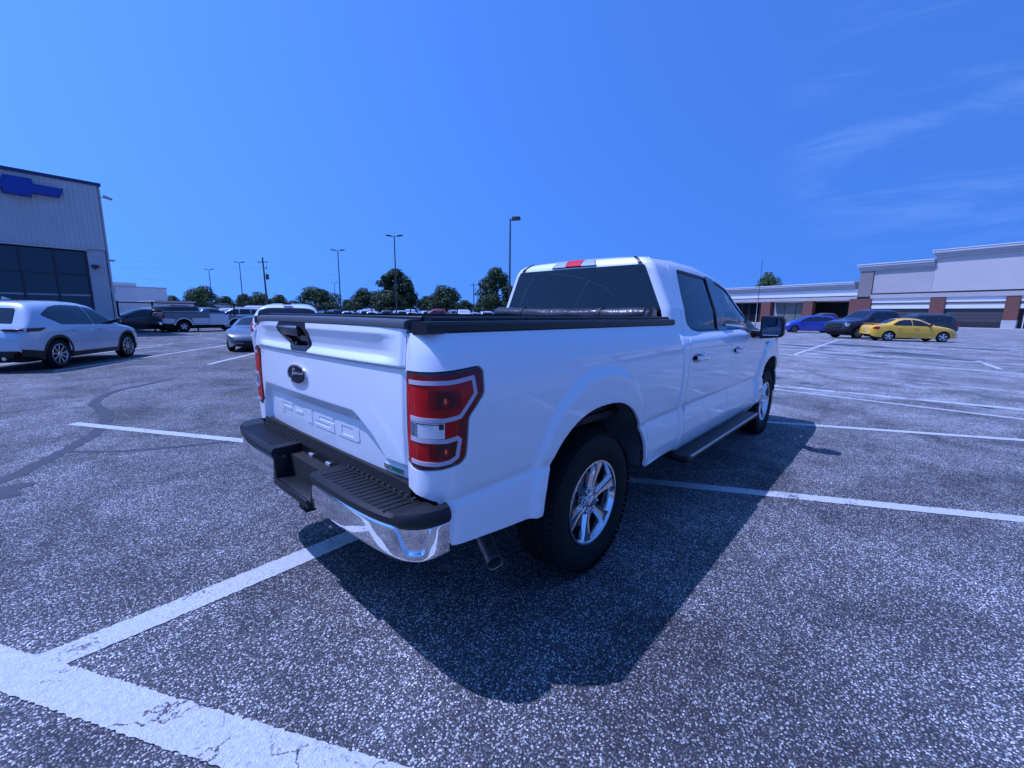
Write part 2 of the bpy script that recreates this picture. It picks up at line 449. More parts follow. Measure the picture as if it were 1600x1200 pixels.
class MB:
    """collects simple solids into one mesh"""
    def __init__(s): s.V = []; s.F = []
    def add(s, V, F):
        k = len(s.V); s.V += [tuple(map(float, v)) for v in V]; s.F += [tuple(i+k for i in f) for f in F]
        return s
    def box(s, a, b, rz=0.0, c=None):
        x0, y0, z0 = a; x1, y1, z1 = b
        V = [(x0, y0, z0), (x1, y0, z0), (x1, y1, z0), (x0, y1, z0), (x0, y0, z1), (x1, y0, z1), (x1, y1, z1), (x0, y1, z1)]
        return s.add(V, [(3, 2, 1, 0), (4, 5, 6, 7), (0, 1, 5, 4), (1, 2, 6, 5), (2, 3, 7, 6), (3, 0, 4, 7)])
    def hexa(s, V8):
        return s.add(V8, [(3, 2, 1, 0), (4, 5, 6, 7), (0, 1, 5, 4), (1, 2, 6, 5), (2, 3, 7, 6), (3, 0, 4, 7)])
    def tube(s, p, q, r0, r1=None, n=10, caps=True):
        r1 = r0 if r1 is None else r1
        p = Vector(p); q = Vector(q); d = (q-p).normalized()
        a = d.orthogonal().normalized(); b = d.cross(a)
        V = []
        for c, r in ((p, r0), (q, r1)):
            for i in range(n):
                t = 2*PI*i/n
                V.append(c + a*(r*math.cos(t)) + b*(r*math.sin(t)))
        F = [(i, (i+1) % n, n+(i+1) % n, n+i) for i in range(n)]
        if caps: F += [tuple(range(n-1, -1, -1)), tuple(range(n, 2*n))]
        return s.add(V, F)
    def path(s, pts, r, n=8):
        for a, b in zip(pts[:-1], pts[1:]): s.tube(a, b, r, n=n)
        return s
    def prism(s, poly, axis, a, b):
        """poly: 2D points; extruded along axis ('x','y','z') from a to b"""
        def P(u, v, w):
            return {'x': (w, u, v), 'y': (u, w, v), 'z': (u, v, w)}[axis]
        n = len(poly)
        V = [P(u, v, a) for u, v in poly]+[P(u, v, b) for u, v in poly]
        F = [(i, (i+1) % n, n+(i+1) % n, n+i) for i in range(n)]
        F += [tuple(range(n-1, -1, -1)), tuple(range(n, 2*n))]
        return s.add(V, F)
    def build(s, name, m, parent=None, angle=None, bevel=0.0, seg=2):
        bm = bmesh.new()
        vs = [bm.verts.new(v) for v in s.V]
        for f in s.F:
            try: bm.faces.new([vs[i] for i in f])
            except ValueError: pass
        bmesh.ops.recalc_face_normals(bm, faces=bm.faces)
        if bevel > 0:
            es = [e for e in bm.edges if len(e.link_faces) == 2 and e.calc_face_angle(0) > rad(28)]
            bmesh.ops.bevel(bm, geom=es, offset=bevel, segments=seg, affect='EDGES', profile=0.5, clamp_overlap=True)
            angle = angle or 50
        me = bpy.data.meshes.new(name)
        if angle:
            for f in bm.faces: f.smooth = True
            for e in bm.edges:
                if len(e.link_faces) == 2 and e.calc_face_angle(0) > rad(angle): e.smooth = False
        bm.to_mesh(me); bm.free()
        me.materials.append(m)
        o = bpy.data.objects.new(name, me); COL.objects.link(o)
        if parent is not None: o.parent = parent
        return o

def lathe(prof, axis='y', n=48, closed=False):
    """prof: (r, h) pairs"""
    V = []; F = []
    k = len(prof)
    for i in range(n):
        t = 2*PI*i/n; c, s_ = math.cos(t), math.sin(t)
        for r, h in prof:
            V.append((r*c, h, r*s_) if axis == 'y' else (r*c, r*s_, h))
    for i in range(n):
        j = (i+1) % n
        for a in range(k-1 if not closed else k):
            b = (a+1) % k
            F.append((i*k+a, i*k+b, j*k+b, j*k+a))
    return V, F

# ---- polygons in a 2D chart, triangulated and laid on a surface
def inpoly(P, poly):
    x, y = P[:, 0], P[:, 1]; c = np.zeros(len(P), bool)
    n = len(poly)
    for i in range(n):
        x0, y0 = poly[i]; x1, y1 = poly[(i+1) % n]
        if y0 == y1: continue
        m = ((y0 > y) != (y1 > y)) & (x < (x1-x0)*(y-y0)/(y1-y0)+x0)
        c ^= m
    return c

def resample(poly, step):
    out = []
    n = len(poly)
    for i in range(n):
        a = np.array(poly[i], float); b = np.array(poly[(i+1) % n], float)
        k = max(1, int(round(np.linalg.norm(b-a)/step)))
        for j in range(k): out.append(a+(b-a)*j/k)
    return np.array(out)

def segdist(P, poly):
    d = np.full(len(P), 1e9); n = len(poly)
    for i in range(n):
        a = np.array(poly[i]); b = np.array(poly[(i+1) % n]); ab = b-a; L2 = ab@ab
        if L2 < 1e-14: continue
        t = np.clip(((P-a)@ab)/L2, 0, 1)
        d = np.minimum(d, np.hypot(*(P-a-t[:, None]*ab).T))
    return d

def inset(poly, d):
    """move every edge of a polygon inwards by d (mitred)"""
    P = np.array(poly, float); n = len(P)
    A = 0.5*sum(P[i][0]*P[(i+1) % n][1]-P[(i+1) % n][0]*P[i][1] for i in range(n))
    s = 1 if A > 0 else -1
    out = []
    for i in range(n):
        a, b, c = P[i-1], P[i], P[(i+1) % n]
        e1 = (b-a)/max(1e-9, np.linalg.norm(b-a)); e2 = (c-b)/max(1e-9, np.linalg.norm(c-b))
        n1 = np.array([-e1[1], e1[0]])*s; n2 = np.array([-e2[1], e2[0]])*s
        m = n1+n2; m = m/max(1e-6, np.linalg.norm(m)); k = max(0.35, m@n1)
        out.append(tuple(b+m*d/k))
    return out

def spline(pts, n=40, closed=False):
    """Catmull-Rom through 2D/3D points"""
    P = [np.array(p, float) for p in pts]
    if closed: P = [P[-1]]+P+[P[0], P[1]]
    else: P = [2*P[0]-P[1]]+P+[2*P[-1]-P[-2]]
    out = []
    segs = len(P)-3
    per = max(2, n//segs)
    for i in range(segs):
        p0, p1, p2, p3 = P[i:i+4]
        for j in range(per):
            t = j/per
            out.append(0.5*((2*p1)+(-p0+p2)*t+(2*p0-5*p1+4*p2-p3)*t*t+(-p0+3*p1-3*p2+p3)*t**3))
    if not closed: out.append(P[-2])
    return [tuple(q) for q in out]

def fillet(poly, r, k=4):
    """round the corners of a polygon"""
    P = np.array(poly, float); n = len(P); out = []
    for i in range(n):
        a, b, c = P[i-1], P[i], P[(i+1) % n]
        la, lc = np.linalg.norm(a-b), np.linalg.norm(c-b)
        q = min(r, la*0.45, lc*0.45)
        p0 = b+(a-b)/la*q; p1 = b+(c-b)/lc*q
        for j in range(k+1):
            t = j/k
            out.append(tuple((1-t)**2*p0+2*t*(1-t)*b+t*t*p1))
    return out

def panel(name, outline, fn, m, parent=None, holes=(), step=0.03, off=0.0, thick=0.012, flip=False, extra=None, mirror=False, back=False):
    """a sheet cut to `outline` (with holes) in chart space and laid on the surface fn(u, v) -> xyz, with a turned-in edge"""
    B = resample(outline, step)
    Hs = [resample(h, step) for h in holes]
    lo = B.min(0); hi = B.max(0)
    nx = max(2, int(math.ceil((hi[0]-lo[0])/step))); ny = max(2, int(math.ceil((hi[1]-lo[1])/step)))
    gx, gy = np.meshgrid(np.linspace(lo[0], hi[0], nx+1), np.linspace(lo[1], hi[1], ny+1))
    G = np.stack([gx.ravel(), gy.ravel()], 1)
    if extra is not None: G = np.concatenate([G, np.array(extra, float)])
    k = inpoly(G, outline)
    for h in holes: k &= ~inpoly(G, h)
    G = G[k]
    d = segdist(G, outline)
    for h in holes: d = np.minimum(d, segdist(G, h))
    G = G[d > step*0.45]
    pts = [Vector(p) for p in B]; edges = [(i, (i+1) % len(B)) for i in range(len(B))]
    for h in Hs:
        s0 = len(pts); pts += [Vector(p) for p in h]; edges += [(s0+i, s0+(i+1) % len(h)) for i in range(len(h))]
    nb = len(pts)
    pts += [Vector(p) for p in G]
    vo, _, fo, _, _, _ = delaunay_2d_cdt(pts, edges, [], 0, 1e-6)
    UV = np.array([(v.x, v.y) for v in vo])
    F = np.array([f for f in fo if len(f) == 3])
    cen = UV[F].mean(1)
    k = inpoly(cen, outline)
    for h in holes: k &= ~inpoly(cen, h)
    F = F[k]
    def S(uv): return np.stack(fn(uv[:, 0], uv[:, 1]), 1)
    def Nn(uv):
        e = 1.5e-3
        du = S(uv+[e, 0])-S(uv-[e, 0]); dv = S(uv+[0, e])-S(uv-[0, e])
        n_ = np.cross(du, dv)
        return n_/np.maximum(1e-12, np.linalg.norm(n_, axis=1))[:, None]
    n_ = Nn(UV)
    if flip: n_ = -n_
    P = S(UV)+n_*off
    fn_ = np.cross(P[F[:, 1]]-P[F[:, 0]], P[F[:, 2]]-P[F[:, 0]])
    bad = (fn_*n_[F[:, 0]]).sum(1) < 0
    F[bad] = F[bad][:, ::-1]
    V = list(P); NN = list(n_); FF = [tuple(f) for f in F]
    if thick > 0:
        # boundary edges
        cnt = {}
        for f in FF:
            for a, b in ((f[0], f[1]), (f[1], f[2]), (f[2], f[0])): cnt[(a, b)] = 1
        for (a, b) in list(cnt):
            if (b, a) in cnt: continue
            pa, pb = P[a], P[b]; na, nb_ = n_[a], n_[b]
            side = np.cross(pb-pa, na); l = np.linalg.norm(side)
            if l < 1e-12: continue
            side = side/l
            i0 = len(V)
            V += [pa, pb, pb-nb_*thick, pa-na*thick]
            NN += [side*0.8+na*0.2]*2+[side]*2
            FF.append((i0+1, i0, i0+3, i0+2))
    if back:
        i0 = len(V)
        V += list(P-n_*max(thick, 0.002)); NN += list(-n_)
        FF += [tuple(i0+j for j in f[::-1]) for f in [tuple(q) for q in F]]
    V = np.array(V); NN = np.array(NN)
    o = mesh_obj(name, V, FF, m, parent, normals=NN)
    if mirror:
        V2 = V*[1, -1, 1]; N2 = NN*[1, -1, 1]
        o2 = mesh_obj(name, V2, [f[::-1] for f in FF], m, parent, normals=N2)
        return o, o2
    return o

def sst(a, b, x):
    t = np.clip((x-a)/(b-a), 0, 1)
    return t*t*(3-2*t)

def text_mesh(body, size, extrude, m, name, parent, mw, shear=0.0, spacing=1.0, bold=0.0):
    cu = bpy.data.curves.new(name, 'FONT'); cu.body = body; cu.size = size; cu.extrude = extrude
    cu.shear = shear; cu.align_x = 'CENTER'; cu.align_y = 'CENTER'; cu.space_character = spacing; cu.offset = bold
    t = bpy.data.objects.new('tmp_text', cu); COL.objects.link(t)
    bpy.context.view_layer.update()
    me = bpy.data.meshes.new_from_object(t)
    bpy.data.objects.remove(t); bpy.data.curves.remove(cu)
    me.name = name; me.materials.clear(); me.materials.append(m)
    me.transform(mw)
    return obj_from(name, me, parent)

def copy_tree(o, parent=None):
    c = o.copy(); COL.objects.link(c); c.parent = parent
    for ch in list(o.children): copy_tree(ch, c)
    return c

# =================================================================== GROUND
g = mesh_obj('ground', [(-1500, -1500, -0.02), (1500, -1500, -0.02), (1500, 1500, -0.02), (-1500, 1500, -0.02)], [(0, 1, 2, 3)], M['grass'])
setp(g, kind='structure')
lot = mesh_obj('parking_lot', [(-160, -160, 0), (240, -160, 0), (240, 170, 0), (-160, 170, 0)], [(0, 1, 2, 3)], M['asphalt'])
setp(lot, kind='structure')

def ribbon(name, pts, widths, m, z, rag=0.0, step=0.05, kind='structure'):
    """flat strip of paint or tar along pts"""
    P = [np.array(p, float) for p in pts]
    out = []; W = []
    if isinstance(widths, (int, float)): widths = [widths]*len(P)
    for i in range(len(P)-1):
        L = np.linalg.norm(P[i+1]-P[i]); k = max(1, int(L/step))
        for j in range(k):
            out.append(P[i]+(P[i+1]-P[i])*j/k); W.append(widths[i]+(widths[i+1]-widths[i])*j/k)
    out.append(P[-1]); W.append(widths[-1])
    V = []; F = []
    for i, p in enumerate(out):
        t = out[min(i+1, len(out)-1)]-out[max(i-1, 0)]; t = t/np.linalg.norm(t); n = np.array([-t[1], t[0]])
        a = W[i]/2+rng.normal(0, rag); b = W[i]/2+rng.normal(0, rag)
        V += [(*(p+n*a), z), (*(p-n*b), z)]
        if i: F.append((2*i-2, 2*i-1, 2*i+1, 2*i))
    o = mesh_obj(name, V, F, m)
    # make sure the strip faces up
    if o.data.polygons[0].normal.z < 0: o.data.flip_normals()
    return setp(o, kind=kind)

def along(p, q, a, b):
    p = np.array(p, float); q = np.array(q, float); d = (q-p)/np.linalg.norm(q-p)
    return [tuple(p+d*a), tuple(p+d*b)]
Z1 = 0.004
B_DIR = ((-0.61, 5.62), (3.99, -2.96))
ribbon('painted_line', [(-0.95, 0.34), (-0.2, 0.36), (0.5, 0.385), (4.9, 0.46)], 0.155, M['line'], Z1, 0.0028, 0.012)
ribbon('painted_line', along(*B_DIR, 0, 16.5), 0.125, M['line'], Z1, 0.0025, 0.02)
ribbon('painted_line', along((5.96, -0.93), (7.17, -3.38), -1.2, 12), 0.115, M['line'], Z1, 0.0025, 0.02)
ribbon('painted_edge_line', [(-0.606-0.4675*5, -0.321+0.884*5), (-0.606+0.4675*9, -0.321-0.884*9)], 0.158, M['line_thick'], 0.006, 0.0028, 0.012)
ribbon('painted_line', [(9.15, 0.5), (8.80, -4.2), (8.3, -11)], 0.11, M['line'], Z1, 0.006)
ribbon('painted_line', [(9.50, 0.9), (9.85, -3.6), (10.4, -11)], 0.20, M['line_mid'], Z1, 0.01)
ribbon('painted_line', [(17.93, 0.86), (33.2, 0.85)], 0.14, M['line'], Z1, 0.006)
ribbon('painted_line', [(19.0, 3.2), (18.48, 1.38), (16.7, -4.63), (15.4, -9)], 0.24, M['line_mid'], Z1, 0.02)
ribbon('painted_line', [(22.0, 2.4), (20.7, -2.0), (19.9, -6.5), (18.8, -12)], 0.20, M['line'], Z1, 0.015)
ribbon('painted_line', [(17.9, -4.35), (20.9, -4.15)], 0.14, M['line'], Z1, 0.006)
ribbon('painted_line', [(24.0, -1.0), (23.0, -6.0)], 0.14, M['line_worn'], Z1, 0.01)
ribbon('painted_line', [(26.6, 0.2), (25.2, -6.6)], 0.14, M['line_worn'], Z1, 0.01)
ribbon('painted_line', [(28.6, 3.5), (27.6, -7.5)], 0.16, M['line_mid'], Z1, 0.01)
ribbon('painted_line', [(31.0, 0.2), (32.4, -5.5)], 0.14, M['line'], Z1, 0.01)
ribbon('painted_line', [(14.0, 3.4), (12.6, -1.5), (12.0, -9)], 0.14, M['line_worn'], Z1, 0.01)
# left side bays
LD = np.array([math.cos(rad(51.5)), math.sin(rad(51.5))])
LN = np.array([-LD[1], LD[0]])
L0 = np.array([-0.67, 12.56])
ribbon('painted_line', [tuple(L0), tuple(L0+LD*8.2)], 0.13, M['line'], Z1, 0.005)
ribbon('painted_line', [tuple(L0+LN*2.35+LD*0.3), tuple(L0+LN*2.35+LD*8.0)], 0.13, M['line'], Z1, 0.005)
ribbon('painted_line', [(2.2, 11.75), (4.6, 15.0)], 0.12, M['line'], Z1, 0.004)
ribbon('painted_line', [(1.2, 17.1), (5.5, 18.0)], 0.14, M['line_worn'], Z1, 0.01)
ribbon('painted_line', [(1.4, 20.5), (3.0, 21.2)], 0.13, M['line'], Z1, 0.01)
ribbon('painted_line', [(-6, 23.5), (12.0, 25.0)], 0.16, M['line_worn'], Z1, 0.01)

# tar sealant over the old cracks
import_pts = [(-1.85, 4.05), (-1.45, 4.35), (-1.08, 4.75), (-0.80, 5.05), (-0.62, 5.45), (-0.55, 5.85), (-0.72, 6.25), (-0.72, 6.65), (-0.35, 7.2), (0.25, 8.0), (0.9, 8.9)]
def sealant(pts, w):
    return ribbon('crack_sealant', spline(pts, 60), [w*(0.8+0.5*math.sin(i*1.7)**2) for i in range(len(spline(pts, 60)))], M['sealant'], 0.0025, 0.006, 0.08)

# damp and oily patches
def patch(cx, cy, rx, ry, rot=0.0, m='patch', seed=0, z=0.0015):
    r_ = random.Random(seed); V = [(cx, cy, z)]; n = 26
    ph = [r_.uniform(0, 6.28) for _ in range(4)]
    for i in range(n):
        t = 2*PI*i/n
        k = 1+0.22*math.sin(2*t+ph[0])+0.16*math.sin(3*t+ph[1])+0.12*math.sin(5*t+ph[2])+0.07*math.sin(9*t+ph[3])
        x, y = rx*k*math.cos(t), ry*k*math.sin(t)
        V.append((cx+x*math.cos(rot)-y*math.sin(rot), cy+x*math.sin(rot)+y*math.cos(rot), z))
    o = mesh_obj('stain', V, [(0, i+1, (i+1) % n+1) for i in range(n)], M[m])
    return setp(o, kind='structure')

# =================================================================== RIGHT-HAND SHOPPING CENTRE
M['stucco'] = mat('pale_stucco', (0.52, 0.47, 0.44), 0.9, var=0.07, vscale=0.25)
M['stucco2'] = mat('grey_beige_stucco', (0.44, 0.40, 0.38), 0.9, var=0.08, vscale=0.3)
M['tower'] = mat('grey_stucco', (0.24, 0.21, 0.20), 0.9, var=0.06, vscale=0.3)
M['trim'] = mat('white_metal_trim', (0.74, 0.73, 0.72), 0.5, var=0.05, vscale=0.5)
M['cornice'] = mat('cornice', (0.50, 0.48, 0.48), 0.7, var=0.06, vscale=0.5)
M['brick'] = mat_brick('red_brick')
M['door_grey'] = mat('grey_shutter', (0.055, 0.052, 0.055), 0.6, var=0.08, vscale=0.6)
M['door_dark'] = mat('dark_shutter', (0.022, 0.020, 0.024), 0.6, var=0.08, vscale=0.6)
M['dark_in'] = mat('dark_interior_and_shadow_line', (0.03, 0.03, 0.032), 0.9)
M['mesh_grey'] = mat('construction_fabric', (0.14, 0.15, 0.145), 0.8, var=0.25, vscale=0.8)
M['concrete'] = mat('concrete', (0.42, 0.41, 0.40), 0.85, var=0.12, vscale=0.8)
M['roofing'] = mat('roof_membrane', (0.35, 0.35, 0.35), 0.8)

RB = empty('shopping_centre', 'long closed retail building with brick piers, pale stucco walls and grey roller shutters', 'building', (84.238, -13.507, 0), rad(68.88))
# local axes: +x runs away to the left along the facade, +y is AWAY from the viewer? (checked: outward normal is +y)
def rb(mb, name, m, **k): return mb.build(name, m, RB, **k)
DEP = -30.0      # depth of the building behind the facade (local y)
# facade outward direction is local +y
w = MB()
w.box((10.0, DEP, 0.0), (19.0, -0.65, 9.2)); rb(w, 'mid_block', M['stucco2'])
w = MB(); w.box((-42.0, DEP, 5.205), (9.75, -0.05, 10.2)); w.box((-42.0, DEP, 4.0), (9.75, -0.6, 5.204)); rb(w, 'high_wall', M['stucco'])
w = MB(); w.box((-42.0, DEP, 10.7), (9.75, -1.2, 10.75)); rb(w, 'roof', M['roofing'])
w = MB()
for a, b, z0, z1, pr in ((-42.0, 9.90, 10.02, 10.30, 0.18), (-42.0, 10.0, 10.31, 10.62, 0.38), (-42.0, 10.08, 10.63, 10.95, 0.60)):
    w.box((a, -1.0, z0), (b, pr, z1))
rb(w, 'cornice', M['cornice'])
w = MB(); w.box((-42.0, -1.1, 10.955), (10.16, 0.66, 11.05)); rb(w, 'coping', M['trim'])
w = MB()
for a, b, z0, z1, pr in ((9.78, 19.1, 8.75, 8.98, 0.12), (9.78, 19.22, 8.99, 9.4, 0.30), (9.78, 19.3, 9.41, 9.72, 0.5)):
    w.box((a, -1.5, z0), (b, pr, z1))
rb(w, 'cornice', M['cornice'])
w = MB(); w.box((9.78, -1.6, 9.725), (19.38, 0.58, 9.85)); rb(w, 'coping', M['trim'])
w = MB(); w.box((17.15, -0.5, 4.7), (19.0, 0.06, 8.74)); rb(w, 'corner_pier', M['tower'])
w = MB(); w.box((9.8, -0.5, 5.0), (17.1, -0.12, 8.74)); rb(w, 'stucco_panel', M['stucco2'])
w = MB(); w.box((-42, -0.4, 4.98), (19.1, -0.10, 5.20)); rb(w, 'shadow_band', M['dark_in'])  # near-black strip: shadow line below the upper wall, put into the colour
w = MB(); w.box((-42, -0.5, 4.37), (17.1, 0.16, 4.975)); rb(w, 'fascia', M['stucco2'])
# low wing
w = MB(); w.box((19.05, DEP, 4.3), (72, -0.5, 6.6)); rb(w, 'low_wall', M['stucco'])
w = MB()
for z0, z1, pr in ((6.02, 6.35, 0.25), (6.36, 6.75, 0.45), (6.76, 7.05, 0.65)): w.box((19.42, -1.2, z0), (72, pr, z1))
rb(w, 'cornice', M['cornice'])
w = MB(); w.box((19.42, -1.3, 7.055), (72, 0.72, 7.18)); rb(w, 'coping', M['trim'])
w = MB(); w.box((19.05, -0.45, 4.92), (72, 0.02, 5.98)); rb(w, 'sign_band', M['trim'])
w = MB(); w.box((19.05, -0.5, 4.78), (72, -0.08, 4.90)); rb(w, 'shadow_band', M['dark_in'])  # shadow line under the sign band, also painted dark
w = MB(); w.box((19.05, -0.5, 4.16), (72, -0.02, 4.77)); rb(w, 'fascia', M['stucco2'])
piers = [(0.80, 2.08, 1), (8.0, 9.65, 0), (16.95, 20.0, 0), (25.75, 27.4, 0), (33.5, 35.4, 0), (42.0, 43.6, 0), (50.5, 52.1, 0), (59, 60.6, 0),
         (-6.9, -5.6, 1), (-14.5, -13.2, 1), (-22, -20.7, 1), (-30, -28.7, 1), (-38, -36.7, 1)]
for a, b, base in piers:
    w = MB(); w.box((a, -0.9, 1.2 if base else 0.0), (b, 0.10, 4.365 if a < 17 else 4.15)); o = rb(w, 'brick_pier', M['brick'])
    if base:
        w = MB(); w.box((a-0.03, -0.9, 0.0), (b+0.03, 0.16, 1.19)); w.build('pier_base', M['concrete'], o)
# bays of the tall block: white panel, grey line, beige panel, then shutters
bays = [(9.67, 16.93), (2.1, 7.98), (-5.58, 0.78), (-13.18, -6.92), (-20.68, -14.52), (-28.68, -22.02), (-36.68, -30.02)]
for i, (a, b) in enumerate(bays):
    w = MB(); w.box((a, -0.5, 3.68), (b, -0.05, 4.36)); rb(w, 'bay_panel', M['trim'])
    w = MB(); w.box((a, -0.5, 3.28), (b, -0.16, 3.67)); rb(w, 'bay_groove', M['tower'])
    w = MB(); w.box((a, -0.5, 2.76), (b, -0.09, 3.27)); rb(w, 'bay_panel', M['trim'])
    if i == 2:
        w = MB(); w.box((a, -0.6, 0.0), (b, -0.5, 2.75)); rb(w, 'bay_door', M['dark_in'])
        for k in range(13):
            w = MB(); x = a+0.2+k*0.47; w.box((x, -0.42, 0.0), (x+0.08, -0.34, 2.74)); rb(w, 'grille_bar', M['trim'])
    else:
        n = 6
        for k in range(n):
            z0 = 0.02+k*2.73/n
            w = MB(); w.box((a, -0.5, z0), (b, -0.32-0.015*(k % 2), z0+2.73/n-0.03)); rb(w, 'shutter_section', M['door_dark' if k < 2 else 'door_grey'])
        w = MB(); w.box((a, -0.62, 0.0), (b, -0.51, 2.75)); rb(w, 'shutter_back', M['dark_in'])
# arcade of the low wing
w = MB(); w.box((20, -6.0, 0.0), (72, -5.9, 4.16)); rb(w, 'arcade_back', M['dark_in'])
w = MB(); w.box((20.0, -5.9, 4.02), (72, -0.6, 4.15)); rb(w, 'arcade_ceiling', M['stucco2'])
w = MB(); w.box((27.4, -1.2, 0.0), (33.5, -1.12, 3.95)); rb(w, 'fabric_screen', M['mesh_grey'])
w = MB(); w.box((27.4, -1.1, 3.95), (33.5, -1.0, 4.10)); rb(w, 'screen_rail', M['trim'])
w = MB(); w.hexa([(33.3, -1.05, 0), (32.5, -1.05, 0), (32.5, -1.0, 0), (33.3, -1.0, 0), (33.4, -1.05, 3.9), (33.2, -1.05, 3.9), (33.2, -1.0, 3.9), (33.4, -1.0, 3.9)]); rb(w, 'white_sheet', M['trim'])
for x in (29.3, 31.4):
    w = MB(); w.tube((x, -1.06, 0), (x, -1.06, 3.95), 0.04, n=6); rb(w, 'screen_post', M['door_grey'])
for x in (35.5, 36.4, 37.0, 38.7, 40.3, 41.9):
    w = MB(); w.box((x, -1.3, 0.0), (x+0.12, -1.15, 4.0)); rb(w, 'window_frame', M['trim'] if x in (37.0, 35.5) else M['door_grey'])
for a, b in ((35.62, 36.4), (37.12, 38.7), (38.82, 40.3), (40.42, 41.9)):
    w = MB(); w.box((a, -1.26, 0.3), (b, -1.22, 4.0)); rb(w, 'window_pane', M['glass_far'])
w = MB(); w.box((-42, 0.05, 0.0), (72, 3.2, 0.14)); o = w.build('sidewalk', M['concrete'])
o.location = RB.location; o.rotation_euler = RB.rotation_euler; setp(o, kind='structure')
# rooftop unit
w = MB(); w.box((13.0, -9, 9.2), (15.0, -6.5, 9.9)); rb(w, 'roof_unit', M['trim'])

# =================================================================== LEFT-HAND SHOWROOM
M['siding'] = mat('pale_metal_siding', (0.54, 0.55, 0.55), 0.55, var=0.10, vscale=0.9)
M['blockwall'] = mat('painted_block', (0.47, 0.48, 0.49), 0.8, var=0.08, vscale=1.2)
M['sign_blue'] = mat('blue_sign_face', (0.006, 0.03, 0.30), 0.3, coat=0.4)
M['sign_edge'] = mat('sign_edge', (0.02, 0.04, 0.22), 0.4)
M['roof_trim'] = mat('dark_blue_roof_trim', (0.02, 0.035, 0.12), 0.45)
M['frame_dark'] = mat('dark_window_frame', (0.02, 0.024, 0.04), 0.4)
M['frame_light'] = mat('light_window_bar', (0.35, 0.36, 0.38), 0.4)
LB = empty('car_showroom', 'tall pale metal-clad showroom with dark glass front and blue sign at far left', 'building', (2.092, 31.738, 0), rad(6.41))
def lb(mb, name, m, **k): return mb.build(name, m, LB, **k)
# local x runs right along the facade (0 = corner), facade faces local -y
def ribs(x0, x1, z0, z1, y, pitch=0.20):
    V = []; F = []; x = x0; prof = []
    while x < x1-1e-6:
        for dx, dy in ((0, 0), (pitch*0.40, 0), (pitch*0.50, -0.035), (pitch*0.68, -0.035), (pitch*0.78, 0)):
            if x+dx <= x1: prof.append((x+dx, y+dy))
        x += pitch
    prof.append((x1, y))
    for px_, py_ in prof: V += [(px_, py_, z0), (px_, py_, z1)]
    for i in range(len(prof)-1): F.append((2*i, 2*i+2, 2*i+3, 2*i+1))
    return V, F
V, F = ribs(-24, 0.06, 4.72, 8.16, 0.0)
mesh_obj('siding', V, F, M['siding'], LB)
w = MB(); w.box((-24, 0.05, 4.71), (0.05, 26, 8.1)); lb(w, 'upper_wall', M['siding'])
V, F = ribs(0.0, 26, 0.0, 8.16, 0.0)
o = mesh_obj('side_siding', [(0.09-y*1.0, x, z) for x, y, z in V], F, M['siding'], LB)
w = MB(); w.box((-0.72, 0.04, 0.0), (0.04, 26, 4.69)); lb(w, 'corner_wall', M['blockwall'])
w = MB(); w.box((-24, 0.45, 0.0), (-0.73, 26, 4.7)); lb(w, 'inner_wall', M['dark_in'])
w = MB(); w.box((-24.1, -0.10, 8.165), (0.22, 26.1, 8.32)); lb(w, 'roof_trim', M['roof_trim'])
w = MB(); w.box((-24, -0.06, 4.62), (-0.70, 0.3, 4.705)); lb(w, 'head_flashing', M['siding'])
xs = [-0.79-1.235*i for i in range(18)]
zs = [(0.12, 1.15), (1.21, 2.16), (2.24, 3.28), (3.36, 4.55)]
for x in xs:
    w = MB(); w.box((x-0.03, 0.02, 0.0), (x+0.05, 0.20, 4.61)); lb(w, 'mullion', M['frame_dark'])
for i in range(len(xs)-1):
    for (z0, z1) in zs:
        w = MB(); w.box((xs[i+1]+0.05, 0.10, z0), (xs[i]-0.03, 0.115, z1)); lb(w, 'window_pane', M['glass_far'])
    for z, mm in ((3.28, 'frame_dark'), (2.16, 'frame_light'), (1.15, 'frame_dark'), (0.04, 'frame_dark')):
        w = MB(); w.box((xs[i+1]+0.05, 0.05, z), (xs[i]-0.03, 0.16, z+0.078)); lb(w, 'window_bar', M[mm])
# cross-shaped emblem on the siding
def emblem(cx, cz, sx=1.0):
    half = [(-0.50, -0.44), (0.42, -0.44), (0.42, -0.24), (1.42, -0.24), (1.60, 0.20), (0.50, 0.20), (0.50, 0.40), (-0.42, 0.44)]
    poly = [(-0.45, 0.44), (-0.45, 0.26), (-1.45, 0.26), (-1.62, -0.20), (-0.52, -0.20), (-0.52, -0.44), (0.45, -0.44), (0.45, -0.26), (1.45, -0.26), (1.62, 0.20), (0.52, 0.20), (0.52, 0.44)]
    return [(cx+u*sx, cz+v) for u, v in poly]
w = MB(); w.prism(emblem(-2.93, 7.46), 'y', -0.30, -0.04); o = lb(w, 'wall_emblem', M['sign_edge'])
w = MB(); w.prism(inset(emblem(-2.93, 7.46), 0.035), 'y', -0.315, -0.302); w.build('emblem_face', M['sign_blue'], o)
